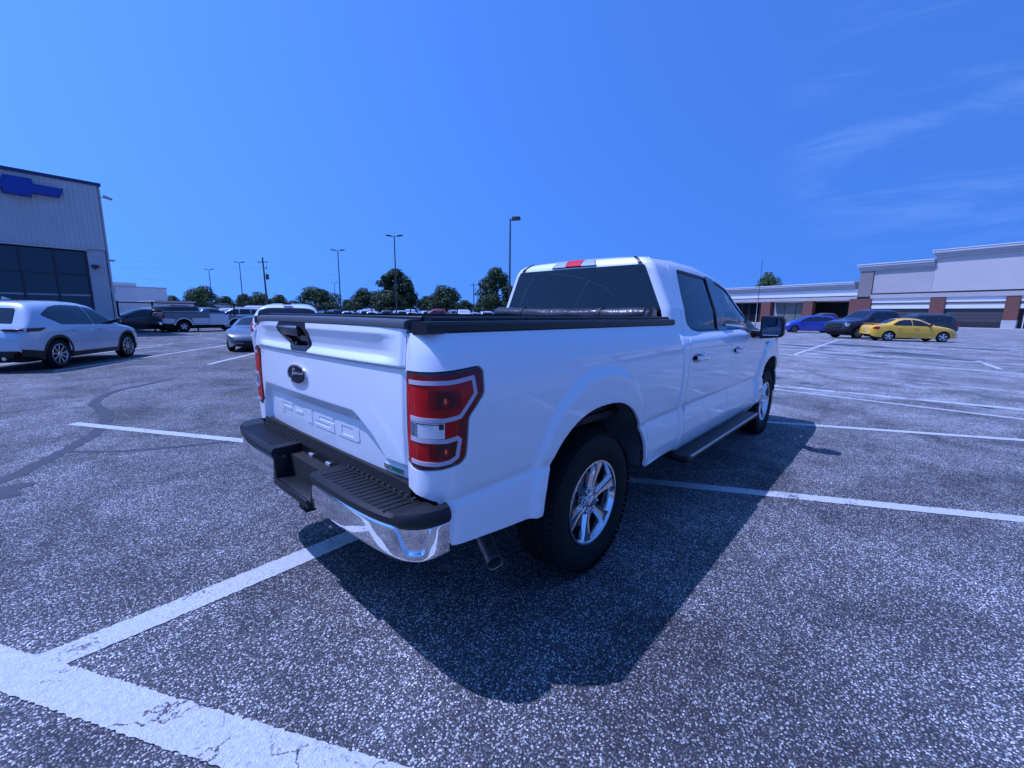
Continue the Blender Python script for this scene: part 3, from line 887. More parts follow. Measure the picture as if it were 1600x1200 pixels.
# wall lamps and cameras
w = MB(); w.box((-0.62, -0.22, 3.72), (-0.34, -0.02, 3.88)); w.box((-0.52, -0.06, 3.66), (-0.44, 0.02, 3.74)); lb(w, 'wall_lamp', M['frame_dark'])
w = MB(); w.tube((0.05, 0.1, 7.55), (0.32, -0.05, 7.62), 0.02, n=6); w.hexa([(0.28, -0.16, 7.58), (0.62, -0.20, 7.52), (0.62, 0.02, 7.52), (0.28, 0.02, 7.58), (0.28, -0.16, 7.72), (0.62, -0.2, 7.60), (0.62, 0.02, 7.60), (0.28, 0.02, 7.72)]); lb(w, 'floodlight', M['concrete'])
w = MB(); w.tube((0.05, 0.4, 4.22), (0.30, 0.3, 4.26), 0.02, n=6); w.box((0.25, 0.2, 4.18), (0.45, 0.4, 4.27)); lb(w, 'floodlight', M['concrete'])
w = MB(); w.tube((0.16, 0.15, 0.0), (0.16, 0.15, 8.1), 0.05, n=8); w.box((0.06, 0.05, 2.4), (0.26, 0.25, 2.7)); lb(w, 'downpipe', M['siding'])

# white store buildings far behind on the left
x, y = at(205, 78)
WB = empty('warehouse', 'long white flat-roofed warehouse beyond the fence, just right of the showroom', 'building', (x, y, 0), rad(8))
w = MB(); w.box((-14, 0, 0), (4.2, 18, 4.4)); w.build('wall', M['trim'], WB)
w = MB(); w.box((-13.8, 0.3, 4.41), (1.0, 17.5, 5.0)); w.build('upper_wall', M['trim'], WB)
w = MB(); w.box((-14.1, -0.1, 4.405), (4.3, 0.28, 4.52)); w.build('coping', M['cornice'], WB)
w = MB(); w.box((2.6, -0.04, 0), (3.7, 0.0, 2.2)); w.build('door', M['door_grey'], WB)
for i, (px, D, wd, h, lab) in enumerate([(322, 120, 9, 2.9, 'low pale shed roof far behind the dark pickup'), (382, 130, 9, 2.8, 'small white flat shed far off beneath the tree line left of the utility pole'),
                                   (276, 70, 4.0, 2.4, 'small white hut with a red sign behind the fence')]):
    x, y = at(px, D)
    S = empty('shed', lab, 'building', (x, y, 0), rad(10))
    w = MB(); w.box((-wd/2, 0, 0), (wd/2, 5, h)); w.build('wall', M['trim'], S)
    w = MB(); w.box((-wd/2-0.2, -0.2, h+0.01), (wd/2+0.2, 5.2, h+0.16)); w.build('roof', M['cornice'], S)
    if i == 2:
        w = MB(); w.box((-0.6, -0.1, 1.4), (1.4, -0.02, 2.0)); w.build('red_sign', M['red_lens'], S)

# =================================================================== FENCE
FD = rad(6.41)
FX, FY = 2.6, 34.75
FE = empty('chain_link_fence', 'long black chain-link fence on posts along the far edge of the lot', 'fence', (FX, FY, 0), FD)
M['fence'] = mat('black_fence_metal', (0.02, 0.02, 0.022), 0.5, metal=0.3)
post_x = [0.0, 1.75]+[1.75+2.45*i for i in range(1, 24)]
for x in post_x:
    w = MB(); w.tube((x, 0, 0), (x, 0, 1.95), 0.055, n=8); w.tube((x, 0, 1.95), (x, 0, 1.99), 0.045, 0.02, n=8); w.build('post', M['fence'], FE)
w = MB(); w.tube((0, 0, 1.90), (58, 0, 1.90), 0.036, n=6); w.build('top_rail', M['fence'], FE)
w = MB(); w.tube((0, 0, 0.08), (58, 0, 0.08), 0.012, n=5); w.build('bottom_wire', M['fence'], FE)
V = []; F = []
k = 0
x = -1.8
while x < 58:
    for s in (1, -1):
        a, b = (x, x+1.8) if s == 1 else (x+1.8, x)
        z0, z1 = 0.08, 1.88
        ta, tb = 0.0, 1.0
        lo, hi = min(a, b), max(a, b)
        if lo < 0:
            if s == 1: ta = (0-a)/(b-a)
            else: tb = (a-0)/(a-b)
        if hi > 58:
            if s == 1: tb = (58-a)/(b-a)
            else: ta = (a-58)/(a-b)
        if tb-ta < 0.02: continue
        p = (a+(b-a)*ta, 0.004*s, z0+(z1-z0)*ta); q = (a+(b-a)*tb, 0.004*s, z0+(z1-z0)*tb)
        r_ = 0.0028
        V += [(p[0]-r_, p[1], p[2]), (p[0]+r_, p[1], p[2]), (q[0]+r_, q[1], q[2]), (q[0]-r_, q[1], q[2])]
        F.append((k, k+1, k+2, k+3)); k += 4
    x += 0.085
o = mesh_obj('wire_mesh', V, F, M['fence'], FE); o['kind'] = 'stuff'
# picket gate just left of the white SUV roof
PX = empty('picket_gate', 'black metal picket gate standing in front of the chain-link fence beside the grey coupe', 'gate', (FX+10.6*math.cos(FD), FY+10.6*math.sin(FD)-0.5, 0), FD)
w = MB(); w.box((0, -0.02, 0.2), (2.4, 0.02, 0.25)); w.box((0, -0.02, 1.8), (2.4, 0.02, 1.85)); w.build('rail', M['fence'], PX)
for i in range(13):
    w = MB(); w.box((i*0.2-0.015, -0.022, 0.05), (i*0.2+0.015, 0.022, 2.2)); w.build('picket', M['fence'], PX)

# =================================================================== POLES AND WIRES
M['pole'] = mat('bronze_pole', (0.05, 0.045, 0.05), 0.5, var=0.1, vscale=2)
M['wood'] = mat('weathered_wood', (0.11, 0.085, 0.065), 0.9, var=0.3, vscale=3)
def light_pole(px, D, H, kind, label, grp='tall car park lamp posts'):
    x, y = at(px, D)
    e = empty('lamp_post', label, 'lamp post', (x, y, 0), YAW-PI/2, grp)
    w = MB(); w.tube((0, 0, 0), (0, 0, 0.75), 0.30, n=12); w.build('footing', M['concrete'], e)
    w = MB(); w.tube((0, 0, 0.75), (0, 0, H), 0.105, 0.065, n=8); w.build('pole', M['pole'], e)
    if kind == 1:
        w = MB(); w.tube((0, 0, H-0.1), (0.30, 0, H-0.02), 0.04, n=6); w.build('arm', M['pole'], e)
        w = MB()
        prof = [(0.12, -0.10), (0.20, 0.16), (0.85, 0.18), (0.96, 0.08), (0.96, -0.08), (0.12, -0.12)]
        w.prism([(u, H+v) for u, v in prof], 'y', -0.32, 0.32); w.build('lamp_head', M['pole'], e, bevel=0.05)
    else:
        for s in (-1, 1):
            w = MB(); w.tube((0, 0, H-0.08), (s*0.45, 0, H-0.02), 0.035, n=6); w.build('arm', M['pole'], e)
            w = MB(); w.prism([(s*0.36, H-0.08), (s*0.36, H+0.06), (s*1.0, H+0.12), (s*1.0, H+0.0)], 'y', -0.2, 0.2); w.build('lamp_head', M['pole'], e)
    return e
light_pole(796, 42, 10.2, 1, 'single-headed lamp post rising just left of the pickup cab')
light_pole(620, 56, 10.6, 2, 'twin-headed lamp post in front of the tallest middle tree')
light_pole(533, 72, 10.6, 2, 'twin-headed lamp post left of the tallest tree, next to the bushy round one')
light_pole(381, 102, 10.8, 2, 'distant twin-headed lamp post just left of the wooden utility pole')
light_pole(333, 122, 10.6, 2, 'distant twin-headed lamp post above the broad tree behind the dark pickup')
light_pole(525, 150, 10.5, 2, 'faint distant lamp post poking above the round bushy tree')
light_pole(746, 150, 9.0, 2, 'short distant lamp post beside the thin utility pole at right')

def utility(px, D, H, label, transformer=True):
    x, y = at(px, D)
    e = empty('utility_pole', label, 'utility pole', (x, y, 0), YAW-PI/2-0.15, 'wooden utility poles')
    w = MB(); w.tube((0, 0, 0), (-0.25, 0, H), 0.19, 0.12, n=8); w.build('pole', M['wood'], e)
    w = MB(); w.box((-1.25, -0.06, H-0.9), (0.75, 0.06, H-0.78)); w.build('crossarm', M['wood'], e)
    for s in (-1.1, -0.6, 0.6):
        w = MB(); w.tube((s, 0, H-0.78), (s, 0, H-0.62), 0.05, 0.03, n=6); w.build('insulator', M['pole'], e)
    if transformer:
        w = MB(); w.tube((0.42, 0, H-3.9), (0.42, 0, H-3.0), 0.26, n=10); w.tube((0.35, 0, H-3.0), (0.35, 0, H-2.8), 0.06, n=6); w.build('transformer', M['pole'], e)
        w = MB(); w.box((-0.1, -0.05, H-2.0), (0.5, 0.05, H-1.9)); w.tube((0.42, 0, H-1.9), (0.42, 0, H-1.5), 0.06, n=6); w.build('bracket', M['pole'], e)
    return x, y, H
u1 = utility(419, 92, 11.0, 'wooden utility pole with a transformer left of the white SUV roof')
u2 = utility(741, 135, 10.6, 'slim distant utility pole between the dark trees at right')
def wire(p, q, sag, label, r=0.008):
    pts = []
    for i in range(25):
        t = i/24; a = np.array(p)*(1-t)+np.array(q)*t; a[2] -= sag*4*t*(1-t); pts.append(tuple(a))
    w = MB(); w.path(pts, r, 4); o = w.build('power_line', M['pole'])
    return setp(o, label, 'power line', 'power lines along the road')
xl, yl = at(-120, 118)
for k, (dz, lab) in enumerate([(-0.6, 'topmost overhead wire'), (-1.7, 'second overhead wire'), (-3.6, 'lowest overhead wire')]):
    wire((xl, yl, 12.2+dz), (u1[0], u1[1], u1[2]+dz), 1.3, lab+' running left from the transformer pole')
    wire((u1[0], u1[1], u1[2]+dz), (u2[0], u2[1], u2[2]+dz), 1.8, lab+' running right from the transformer pole')

# =================================================================== TREES
M['bark'] = mat('bark', (0.07, 0.055, 0.045), 0.9, var=0.3, vscale=3)
M['leaf_a'] = mat_leaf('leaves_deep_green', (0.018, 0.036, 0.013), (0.055, 0.10, 0.028))
M['leaf_b'] = mat_leaf('leaves_mid_green', (0.030, 0.058, 0.018), (0.080, 0.135, 0.038))

def tree_meshes(seed, H, Wd, style, leaf, nleaf):
    """style: 'round' dense dome, 'open' airy crown with gaps"""
    r_ = np.random.default_rng(seed)
    mb = MB()
    tr = 0.035*H
    top = H*(0.35 if style == 'round' else 0.5)
    mb.tube((0, 0, 0), (0.1, 0.05, top), tr, tr*0.6, n=8)
    blobs = []
    nb = 26 if style == 'round' else 60
    for i in range(nb):
        for _ in range(30):
            a = r_.uniform(0, 2*PI); rr = math.sqrt(r_.uniform(0, 1)); zz = r_.uniform(0.0, 1.0)
            env = math.sqrt(max(0, 1-(zz*1.0)**2.2)) if style == 'round' else math.sin(PI*min(1, 0.22+zz*0.78))**0.6
            if rr <= 1: break
        base = H*(0.16 if style == 'round' else 0.17)
        z = base+(H-base)*zz*0.90
        R_ = Wd/2*env*rr*0.86
        br = Wd*(0.17 if style == 'round' else 0.135)*r_.uniform(0.7, 1.25)
        blobs.append((R_*math.cos(a), R_*math.sin(a), z, br))
        if i % 2 == 0:
            mb.tube((0.1*z/H, 0, top*r_.uniform(0.6, 1.0)), (R_*math.cos(a), R_*math.sin(a), z), tr*0.32, tr*0.08, n=5, caps=False)
    V = []; F = []
    B = np.array(blobs); wgt = B[:, 3]**2; wgt = wgt/wgt.sum()
    idx = r_.choice(len(B), nleaf, p=wgt)
    d = r_.normal(size=(nleaf, 3)); d /= np.linalg.norm(d, axis=1)[:, None]
    rr = B[idx, 3]*(0.55+0.5*r_.random(nleaf)**0.7)
    C = B[idx, :3]+d*rr[:, None]*np.array([1, 1, 0.8])
    C[:, 2] = np.minimum(C[:, 2], H*1.02)
    nrm = d+r_.normal(scale=0.55, size=(nleaf, 3)); nrm[:, 2] += 0.3; nrm /= np.linalg.norm(nrm, axis=1)[:, None]
    t1 = np.cross(nrm, r_.normal(size=(nleaf, 3))); t1 /= np.linalg.norm(t1, axis=1)[:, None]; t2 = np.cross(nrm, t1)
    s = r_.uniform(0.6, 1.3, nleaf)[:, None]*leaf
    Q = np.stack([C-t1*s, C-t2*s*0.55, C+t1*s, C+t2*s*0.55], 1).reshape(-1, 3)
    me = bpy.data.meshes.new('crown')
    me.vertices.add(len(Q)); me.vertices.foreach_set('co', Q.ravel())
    me.loops.add(len(Q)); me.loops.foreach_set('vertex_index', np.arange(len(Q)))
    me.polygons.add(nleaf); me.polygons.foreach_set('loop_start', np.arange(nleaf)*4); me.polygons.foreach_set('loop_total', np.full(nleaf, 4))
    me.update(calc_edges=True)
    return mb, me
TM = {}
for key, seed, H, Wd, st, lf, nl in (('round1', 3, 7, 9.5, 'round', 0.20, 11000), ('round2', 8, 7, 8, 'round', 0.20, 9000), ('open1', 5, 10, 8, 'open', 0.20, 14000), ('open2', 9, 10, 8.5, 'open', 0.19, 14000), ('round3', 14, 6, 9, 'round', 0.22, 8000)):
    mb, me = tree_meshes(seed, H, Wd, st, lf, nl)
    to = mb.build('trunk', M['bark'], None, angle=60); tme = to.data; bpy.data.objects.remove(to)
    me.materials.append(M['leaf_a'])
    TM[key] = (tme, me, H, Wd)
def tree(px, top_y, halfw_px, D, key, leafm, label, group='trees beyond the dealership lot'):
    hor = 481.5+px*0.01
    dep = D*math.cos(math.atan((px-800)/FPX))
    Hh = 1.46+(hor-top_y)/FPX*dep*1.02
    Wd = 2*halfw_px/FPX*dep/1.0
    x, y = at(px, D)
    tme, me, H0, W0 = TM[key]
    e = empty('tree', label, 'tree', (x, y, 0), random.uniform(0, 6.28), group)
    e.scale = (Wd/W0, Wd/W0, Hh/H0)
    obj_from('trunk', tme, e)
    c = obj_from('crown', me, e)
    c.material_slots[0].link = 'OBJECT'; c.material_slots[0].material = M[leafm]
    return e
tree(246, 457, 16, 105, 'round2', 'leaf_b', 'small round tree at the right end of the white warehouse')
tree(270, 464, 16, 140, 'round3', 'leaf_b', 'low hazy tree between the warehouse and the broad tree')
tree(313, 449, 27, 100, 'round1', 'leaf_b', 'broad tree rising directly behind the dark pickup with the canopy')
tree(352, 465, 18, 130, 'round3', 'leaf_a', 'low dark tree right of the broad tree behind the pickup')
tree(384, 460, 17, 120, 'open2', 'leaf_b', 'airy mid-green tree under the lamp post left of the utility pole')
tree(408, 459, 20, 125, 'round2', 'leaf_b', 'mid-green tree standing left of the transformer pole')
tree(436, 463, 18, 125, 'round3', 'leaf_b', 'mid-green tree spreading right of the transformer pole')
tree(459, 471, 16, 150, 'round2', 'leaf_a', 'lowest far tree left of the round bushy one')
tree(500, 451, 37, 105, 'round1', 'leaf_a', 'wide round bushy tree above the tailgate')
tree(545, 470, 14, 150, 'round3', 'leaf_a', 'low far bush between the round tree and the tall cluster')
tree(571, 453, 23, 112, 'round2', 'leaf_a', 'rounded tree on the left of the tall cluster')
tree(608, 457, 30, 104, 'round3', 'leaf_a', 'low dense tree in front of the tallest tree')
tree(618, 424, 34, 112, 'open1', 'leaf_a', 'tallest tree of the middle cluster with gaps in its crown')
tree(640, 455, 16, 115, 'round2', 'leaf_a', 'dark tree filling the right foot of the tallest tree')
tree(666, 465, 16, 120, 'round3', 'leaf_a', 'low dark tree between the cluster and the domed tree')
tree(698, 450, 32, 108, 'round2', 'leaf_a', 'domed dark tree left of the slim utility pole')
tree(727, 471, 16, 125, 'round3', 'leaf_a', 'low bush beneath the slim utility pole')
tree(757, 464, 17, 110, 'round2', 'leaf_b', 'small green tree right of the slim utility pole')
tree(776, 421, 30, 88, 'open2', 'leaf_a', 'tall leafy tree right beside the pickup cab and lamp post')
tree(820, 440, 30, 95, 'round1', 'leaf_a', 'tree hidden mostly behind the pickup cab')
tree(1197, 431, 22, 125, 'round2', 'leaf_b', 'tree crown showing over the low retail roof')
sealant([(-1.6, 3.1), (-1.13, 3.41), (-0.91, 3.79), (-0.73, 4.15), (-0.58, 4.5), (-0.45, 4.82), (-0.33, 5.43), (-0.27, 6.14), (-0.33, 6.96), (-0.27, 7.4), (-0.14, 7.85), (0.08, 8.34), (0.45, 8.7), (1.0, 9.3)], 0.13)
sealant([(-0.69, 4.08), (-0.46, 3.85), (-0.18, 3.65), (0.12, 3.50), (0.44, 3.37), (0.75, 3.26)], 0.055)
patch(-1.13, 3.02, 0.20, 0.16, 0.3, 'sealant', 2, 0.003)
patch(10.45, -0.76, 0.22, 0.10, 1.2, seed=3)
patch(9.72, -3.23, 0.20, 0.09, 0.9, seed=4)
patch(27.4, -0.5, 2.2, 0.8, 1.2, seed=5)
patch(22.6, -2.4, 1.7, 0.5, 1.3, seed=6)
patch(20.9, -3.6, 1.2, 0.35, 1.3, seed=7)
patch(19.6, -1.0, 0.9, 0.3, 1.2, seed=8)
patch(24.6, 1.4, 1.5, 0.4, 1.1, seed=9)
patch(29.5, -4.6, 1.8, 0.4, 1.2, seed=10)

# =================================================================== THE WHITE PICKUP (x forward from the rear bumper, right side is -y)
TR = empty('pickup_truck', 'large white crew-cab pickup seen from its rear right corner, filling the middle', 'pickup truck', (0, 0, 0))
WX, FXW = 1.263, 5.243     # wheel centres
_z = np.linspace(0.3, 2.0, 851)
_tab = np.array([(0.30, 0.90), (0.42, 0.945), (0.47, 0.966), (0.55, 0.976), (0.66, 0.973), (0.735, 0.962), (0.750, 0.9525), (0.760, 0.9510), (0.785, 0.961), (0.90, 0.971), (1.0, 0.975), (1.12, 0.975),
                 (1.20, 0.971), (1.25, 0.960), (1.285, 0.942), (1.31, 0.918), (1.335, 0.890), (1.36, 0.880), (1.50, 0.848), (1.80, 0.716), (1.84, 0.696), (1.87, 0.674), (1.895, 0.642), (1.915, 0.60), (2.0, 0.45)])
_w = np.interp(_z, _tab[:, 0], _tab[:, 1])
_k = np.exp(-0.5*(np.arange(-8, 9)/2.2)**2); _k /= _k.sum()
_w = np.convolve(np.pad(_w, 8, mode='edge'), _k, 'valid')
_tabb = np.array([(0.30, 0.90), (0.42, 0.945), (0.47, 0.966), (0.55, 0.976), (0.66, 0.973), (0.735, 0.962), (0.750, 0.9525), (0.760, 0.9510), (0.785, 0.961), (0.90, 0.971), (1.0, 0.976), (1.12, 0.977),
                  (1.18, 0.973), (1.25, 0.964), (1.31, 0.948), (1.345, 0.932), (1.37, 0.916), (1.39, 0.902), (2.0, 0.88)])
_wb = np.interp(_z, _tabb[:, 0], _tabb[:, 1]); _wb = np.convolve(np.pad(_wb, 8, mode='edge'), _k, 'valid')
def roofline(x):
    return np.interp(x, [2.4, 2.9, 3.4, 3.8, 4.2, 4.5, 4.72, 4.9, 5.2, 6.3], [1.905, 1.925, 1.917, 1.878, 1.812, 1.684, 1.525, 1.40, 1.25, 1.12])
def cab_w(x, z):
    t = roofline(x)
    sc = np.where(z > 1.32, (1.918-1.32)/np.maximum(0.05, t-1.32), 1.0)
    zz = np.where(z > 1.32, 1.32+(z-1.32)*sc, z)
    wv = np.interp(zz, _z, _w)
    # front taper
    return wv-0.10*np.clip((x-5.35)/0.75, 0, 1)**2
def front_flare(x, z, c):
    ri = (np.abs((x-c)/0.62)**2.3+np.abs((z-0.42)/0.77)**2.3)**(1/2.3)
    b = sst(1.0, 0.925, ri)*0.027
    return b*sst(0.40, 0.50, z)
UB, RC = 0.86, 0.055
UA = RC*PI/2
US = UB+UA
def xback(z): return np.interp(z, [0.4, 1.3, 1.42, 1.82, 1.87, 1.895, 1.92], [2.430, 2.430, 2.412, 2.418, 2.430, 2.452, 2.495])
def cab_pt(u, z):
    """u = 0 centre of the back, UB corner start, US side start (x = 2.542 there)"""
    u = np.asarray(u, float); z = np.asarray(z, float)
    xb = xback(z)
    xs = 2.542+(u-US)
    W0 = cab_w(np.full_like(z, 2.6), z)
    side = u >= US; arc = (u >= UB) & ~side
    ph = np.clip((u-UB)/UA, 0, 1)*PI/2
    x = np.where(side, xs+(xb+RC-2.542)*np.clip(1-(u-US)/0.5, 0, 1), xb+RC*(1-np.cos(ph)))
    xw = np.where(side, x, 2.6)
    W = cab_w(xw, z)
    y = np.where(side, W, np.where(arc, W0-RC+RC*np.sin(ph), (W0-RC)*u/UB))
    x = np.where(u < UB, xb-0.012*(1-(u/UB)**2), x)
    y = y+np.where(side, front_flare(x, z, FXW), 0)
    return x, -y, z
def cu(x): return US+(np.asarray(x, float)-2.542)      # side x -> chart u
def side_poly(pts): return [(float(cu(x)), z) for x, z in pts]
def arch(cx, z0, z1, n=34, a=0.545, b=0.56):
    """wheel opening from the rear foot (z0) over the top to the front foot (z1)"""
    out = []
    t0 = PI-math.asin(min(1, ((z0-0.42)/b)))*0.75; t1 = math.asin(min(1, (z1-0.42)/b))*0.75
    for i in range(n+1):
        t = t0+(t1-t0)*i/n; c, s = math.cos(t), math.sin(t)
        e = 2/2.35
        out.append((cx+a*math.copysign(abs(c)**e, c), 0.42+b*abs(s)**e))
    return out

# ---- bed side, in a chart that wraps round the rear corner
BB, BR = 0.065, 0.12                     # rear-face length, corner radius
BA = BR*PI/2; BS = BB+BA
def bed_pt(u, z):
    u = np.asarray(u, float); z = np.asarray(z, float)
    W = np.interp(z, _z, _wb)
    ph = np.clip((u-BB)/BA, 0, 1)*PI/2
    x0 = 0.160+0.05*np.clip((z-1.2)/0.2, 0, 1)**2*0.4
    side = u >= BS; arc = (u >= BB) & ~side
    xs = 0.285+(u-BS)
    x = np.where(side, xs, np.where(arc, x0+BR*(1-np.cos(ph)), x0+0.004*(BB-u)/BB))
    x = np.where(side, xs+(x0+BR-0.285)*np.clip(1-(u-BS)/0.4, 0, 1)+0.0, x)
    y = np.where(side, W, np.where(arc, W-BR+BR*np.sin(ph), 0.792+(W-BR-0.792)*u/BB))
    y = y+np.where(side, front_flare(x, z, WX+0.027), 0)
    return x, -y, z
def bu(x): return BS+(float(x)-0.285)
lamp = [(0.004, 1.247), (BB+BA*0.5, 1.250), (bu(0.385), 1.262), (bu(0.402), 1.245), (bu(0.400), 1.160), (bu(0.318), 1.075), (bu(0.308), 0.925), (bu(0.285), 0.905), (bu(0.20), 0.890), (BB, 0.880), (0.02, 0.884), (0.004, 0.90)]
lamp = fillet(lamp, 0.014, 3)
bed_out = [(0.0, 1.378), (0.0, 1.256)]
low = arch(WX+0.027, 0.53, 0.475)
bed_out = [(0.0, 1.388), (0.0, 0.792), (0.05, 0.782), (BB+0.05, 0.772), (BB+0.10, 0.758), (BB+0.125, 0.72), (BB+0.13, 0.60), (BB+0.14, 0.585), (bu(0.30), 0.577)]
bed_out += [(bu(0.5), 0.553), (bu(low[0][0]-0.02), 0.528)]+[(bu(x), z) for x, z in low]
bed_out += [(bu(1.86), 0.472), (bu(2.38), 0.462), (bu(2.412), 0.50), (bu(2.416), 1.20), (bu(2.395), 1.30), (bu(2.39), 1.388)]
panel('bed_side', bed_out, bed_pt, M['white'], TR, holes=[inset(lamp, -0.004)], step=0.022, thick=0.018, mirror=True)

# ---- tail lamps
def lamp_make(sgn):
    def P(name, out, m, par, off, holes=(), step=0.014, thick=0.006):
        fn = (lambda u, z: bed_pt(u, z)) if sgn < 0 else (lambda u, z: (bed_pt(u, z)[0], -bed_pt(u, z)[1], bed_pt(u, z)[2]))
        return panel(name, out, fn, m, par, holes=holes, step=step, off=off, thick=thick, flip=(sgn > 0))
    t = P('tail_lamp', lamp, M['gloss_black'], TR, -0.004, thick=0.02)
    red_o = inset(lamp, 0.0095)
    P('red_lens', red_o, M['red_mid'], t, 0.0012, thick=0.006)
    inr = [(BB-0.055, 1.208), (bu(0.342), 1.222), (bu(0.349), 1.165), (bu(0.272), 1.090), (bu(0.262), 1.005), (bu(0.262), 0.925), (bu(0.20), 0.913), (BB-0.055, 0.912)]
    P('inner_lens', fillet(inr, 0.012, 3), M['red_lens'], t, 0.0022, thick=0.001)
    # dark outer reflector strip, grey ribbon, reverse lamp: raised in turn
    S = lambda pts: [(bu(x) if k else x, z) for x, z, k in pts]
    x0 = BB-0.018
    rib_top = [(x0, 1.222), (x0+0.10, 1.224), (bu(0.338), 1.235), (bu(0.352), 1.225), (bu(0.350), 1.165), (bu(0.268), 1.090), (bu(0.21), 1.082), (x0+0.0, 1.084),
               (x0, 1.066), (bu(0.218), 1.064), (bu(0.280), 1.074), (bu(0.373), 1.158), (bu(0.373), 1.240), (bu(0.360), 1.247), (x0+0.10, 1.240), (x0, 1.239)]
    def band(c, w0):
        L = []; R_ = []
        c = [np.array(q, float) for q in c]
        for i, q in enumerate(c):
            a = c[max(0, i-1)]; b = c[min(len(c)-1, i+1)]
            e1 = (q-a)/max(1e-9, np.linalg.norm(q-a)) if i else (b-q)/np.linalg.norm(b-q)
            e2 = (b-q)/max(1e-9, np.linalg.norm(b-q)) if i < len(c)-1 else e1
            n1 = np.array([-e1[1], e1[0]]); n2 = np.array([-e2[1], e2[0]]); m_ = (n1+n2); m_ /= np.linalg.norm(m_)
            k = w0/2/max(0.5, m_@n1)
            L.append(tuple(q+m_*k)); R_.append(tuple(q-m_*k))
        return L+R_[::-1]
    c1 = [(x0-0.012, 1.212), (bu(0.24), 1.214), (bu(0.345), 1.224), (bu(0.352), 1.165), (bu(0.275), 1.087), (bu(0.215), 1.078), (x0-0.012, 1.078)]
    c2 = [(x0-0.012, 0.998), (bu(0.225), 1.000), (bu(0.262), 1.008), (bu(0.272), 0.998), (bu(0.262), 0.935), (bu(0.235), 0.919), (bu(0.19), 0.911), (x0-0.010, 0.911)]
    P('lamp_band', band(c1, 0.0155), M['lens_grey'], t, 0.0055, thick=0.004)
    P('lamp_band', band(c2, 0.0155), M['lens_grey'], t, 0.0055, thick=0.004)
    rv = [(x0-0.012, 1.008), (x0-0.012, 1.068), (bu(0.215), 1.068), (bu(0.215), 1.010)]
    r_ = P('reverse_lamp', rv, M['lens_clear'], t, 0.0045, thick=0.004)
    for i in range(7):
        z = 1.014+i*0.0078
        P('lens_rib', [(x0-0.010, z), (x0-0.010, z+0.0035), (x0+0.03 if i < 6 else bu(0.2), z+0.0035), (x0+0.03 if i < 6 else bu(0.2), z)], M['gloss_black'], t, 0.0062, thick=0.001)
    P('lens_rib', [(bu(0.195), 1.045), (bu(0.195), 1.066), (bu(0.212), 1.066), (bu(0.212), 1.045)], M['gloss_black'], t, 0.0062, thick=0.001)
    for zc in (1.150, 0.962):
        uc = BB+BA*0.62  # flat layers: darkness inside the bowls and the bulb's glint are painted on
        P('bulb_bowl_shade', fillet([(uc-0.055, zc-0.034), (uc+0.070, zc-0.030), (uc+0.066, zc+0.036), (uc-0.055, zc+0.036)], 0.018, 3), M['red_mid'], t, 0.0032, thick=0.001)
        P('bulb_bowl_shade', fillet([(uc-0.026, zc-0.029), (uc+0.044, zc-0.026), (uc+0.040, zc+0.029), (uc-0.026, zc+0.029)], 0.018, 3), M['red_dark'], t, 0.0040, thick=0.001)
        P('bulb', [(uc+0.008+0.011*math.cos(a_), zc-0.006+0.018*math.sin(a_)) for a_ in np.linspace(0, 2*PI, 12, endpoint=False)], M['red_lens'], t, 0.0046, thick=0.001)
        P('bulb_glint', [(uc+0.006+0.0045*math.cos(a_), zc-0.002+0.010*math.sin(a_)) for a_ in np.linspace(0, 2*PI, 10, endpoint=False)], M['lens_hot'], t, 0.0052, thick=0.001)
        P('lens_flute', [(BB-0.045, zc-0.034), (BB-0.038, zc-0.034), (BB-0.040, zc+0.040), (BB-0.047, zc+0.040)], M['lens_hot' if False else 'red_bright'], t, 0.0034, thick=0.001)
    # darker border strip along the outer edge
    dk = [(bu(0.385), 1.235), (bu(0.388), 1.168), (bu(0.300), 1.083), (bu(0.286), 0.925), (bu(0.275), 0.915), (bu(0.281), 1.07), (bu(0.372), 1.166), (bu(0.372), 1.235)]
    ou = inset(lamp, 0.0095)
    return t
lamp_make(-1); lamp_make(1)

# ---- tailgate
TGW = 0.786
def tg_pt(y, z):
    """chart is (y to the right positive, z)"""
    s = -np.asarray(y, float)          # world y
    z = np.asarray(z, float)
    x = 0.146+0.020*(np.abs(s)/0.79)**3+0*z
    # edge curl
    x = x+0.010*sst(0.765, 0.79, np.abs(s))
    # below the crease: gentle barrel
    lowx = 0.010*((1.25-z)/0.45)**2*0.6-0.006*np.sin(np.clip((1.25-z)/0.45, 0, 1)*PI)
    # upper band
    wy = sst(0.78, 0.60, np.abs(s))
    up = np.interp(z, [1.255, 1.262, 1.274, 1.292, 1.308, 1.366, 1.377, 1.40, 1.42], [-0.010, -0.013, -0.007, 0.013, 0.016, 0.003, -0.004, 0.001, 0.006])
    upf = np.interp(z, [1.255, 1.262, 1.40, 1.42], [-0.010, -0.013, 0.004, 0.006])
    up = up*wy+upf*(1-wy)
    x = x+np.where(z > 1.255, up, lowx)
    x = x+np.where(z <= 1.255, -0.002, 0)
    # stamped recess
    right = s - (-0.43 - 0.13*np.clip((1.03-z)/0.075, 0, 1) - 0.08*np.clip((0.955-z)/0.08, 0, 1) - 0.35*np.clip((0.872-z)/0.016, 0, 1))
    left = (0.705+0.06*np.clip((1.03-z)/0.10, 0, 1)) - s
    m = np.clip((1.037-z)/0.052, 0, 1)*np.clip(right/0.034, 0, 1)*np.clip(left/0.020, 0, 1)
    m = m*sst(0.80, 0.86, z) + m*(1-sst(0.80, 0.86, z))*1.0
    x = x+0.031*m
    return x, s, z
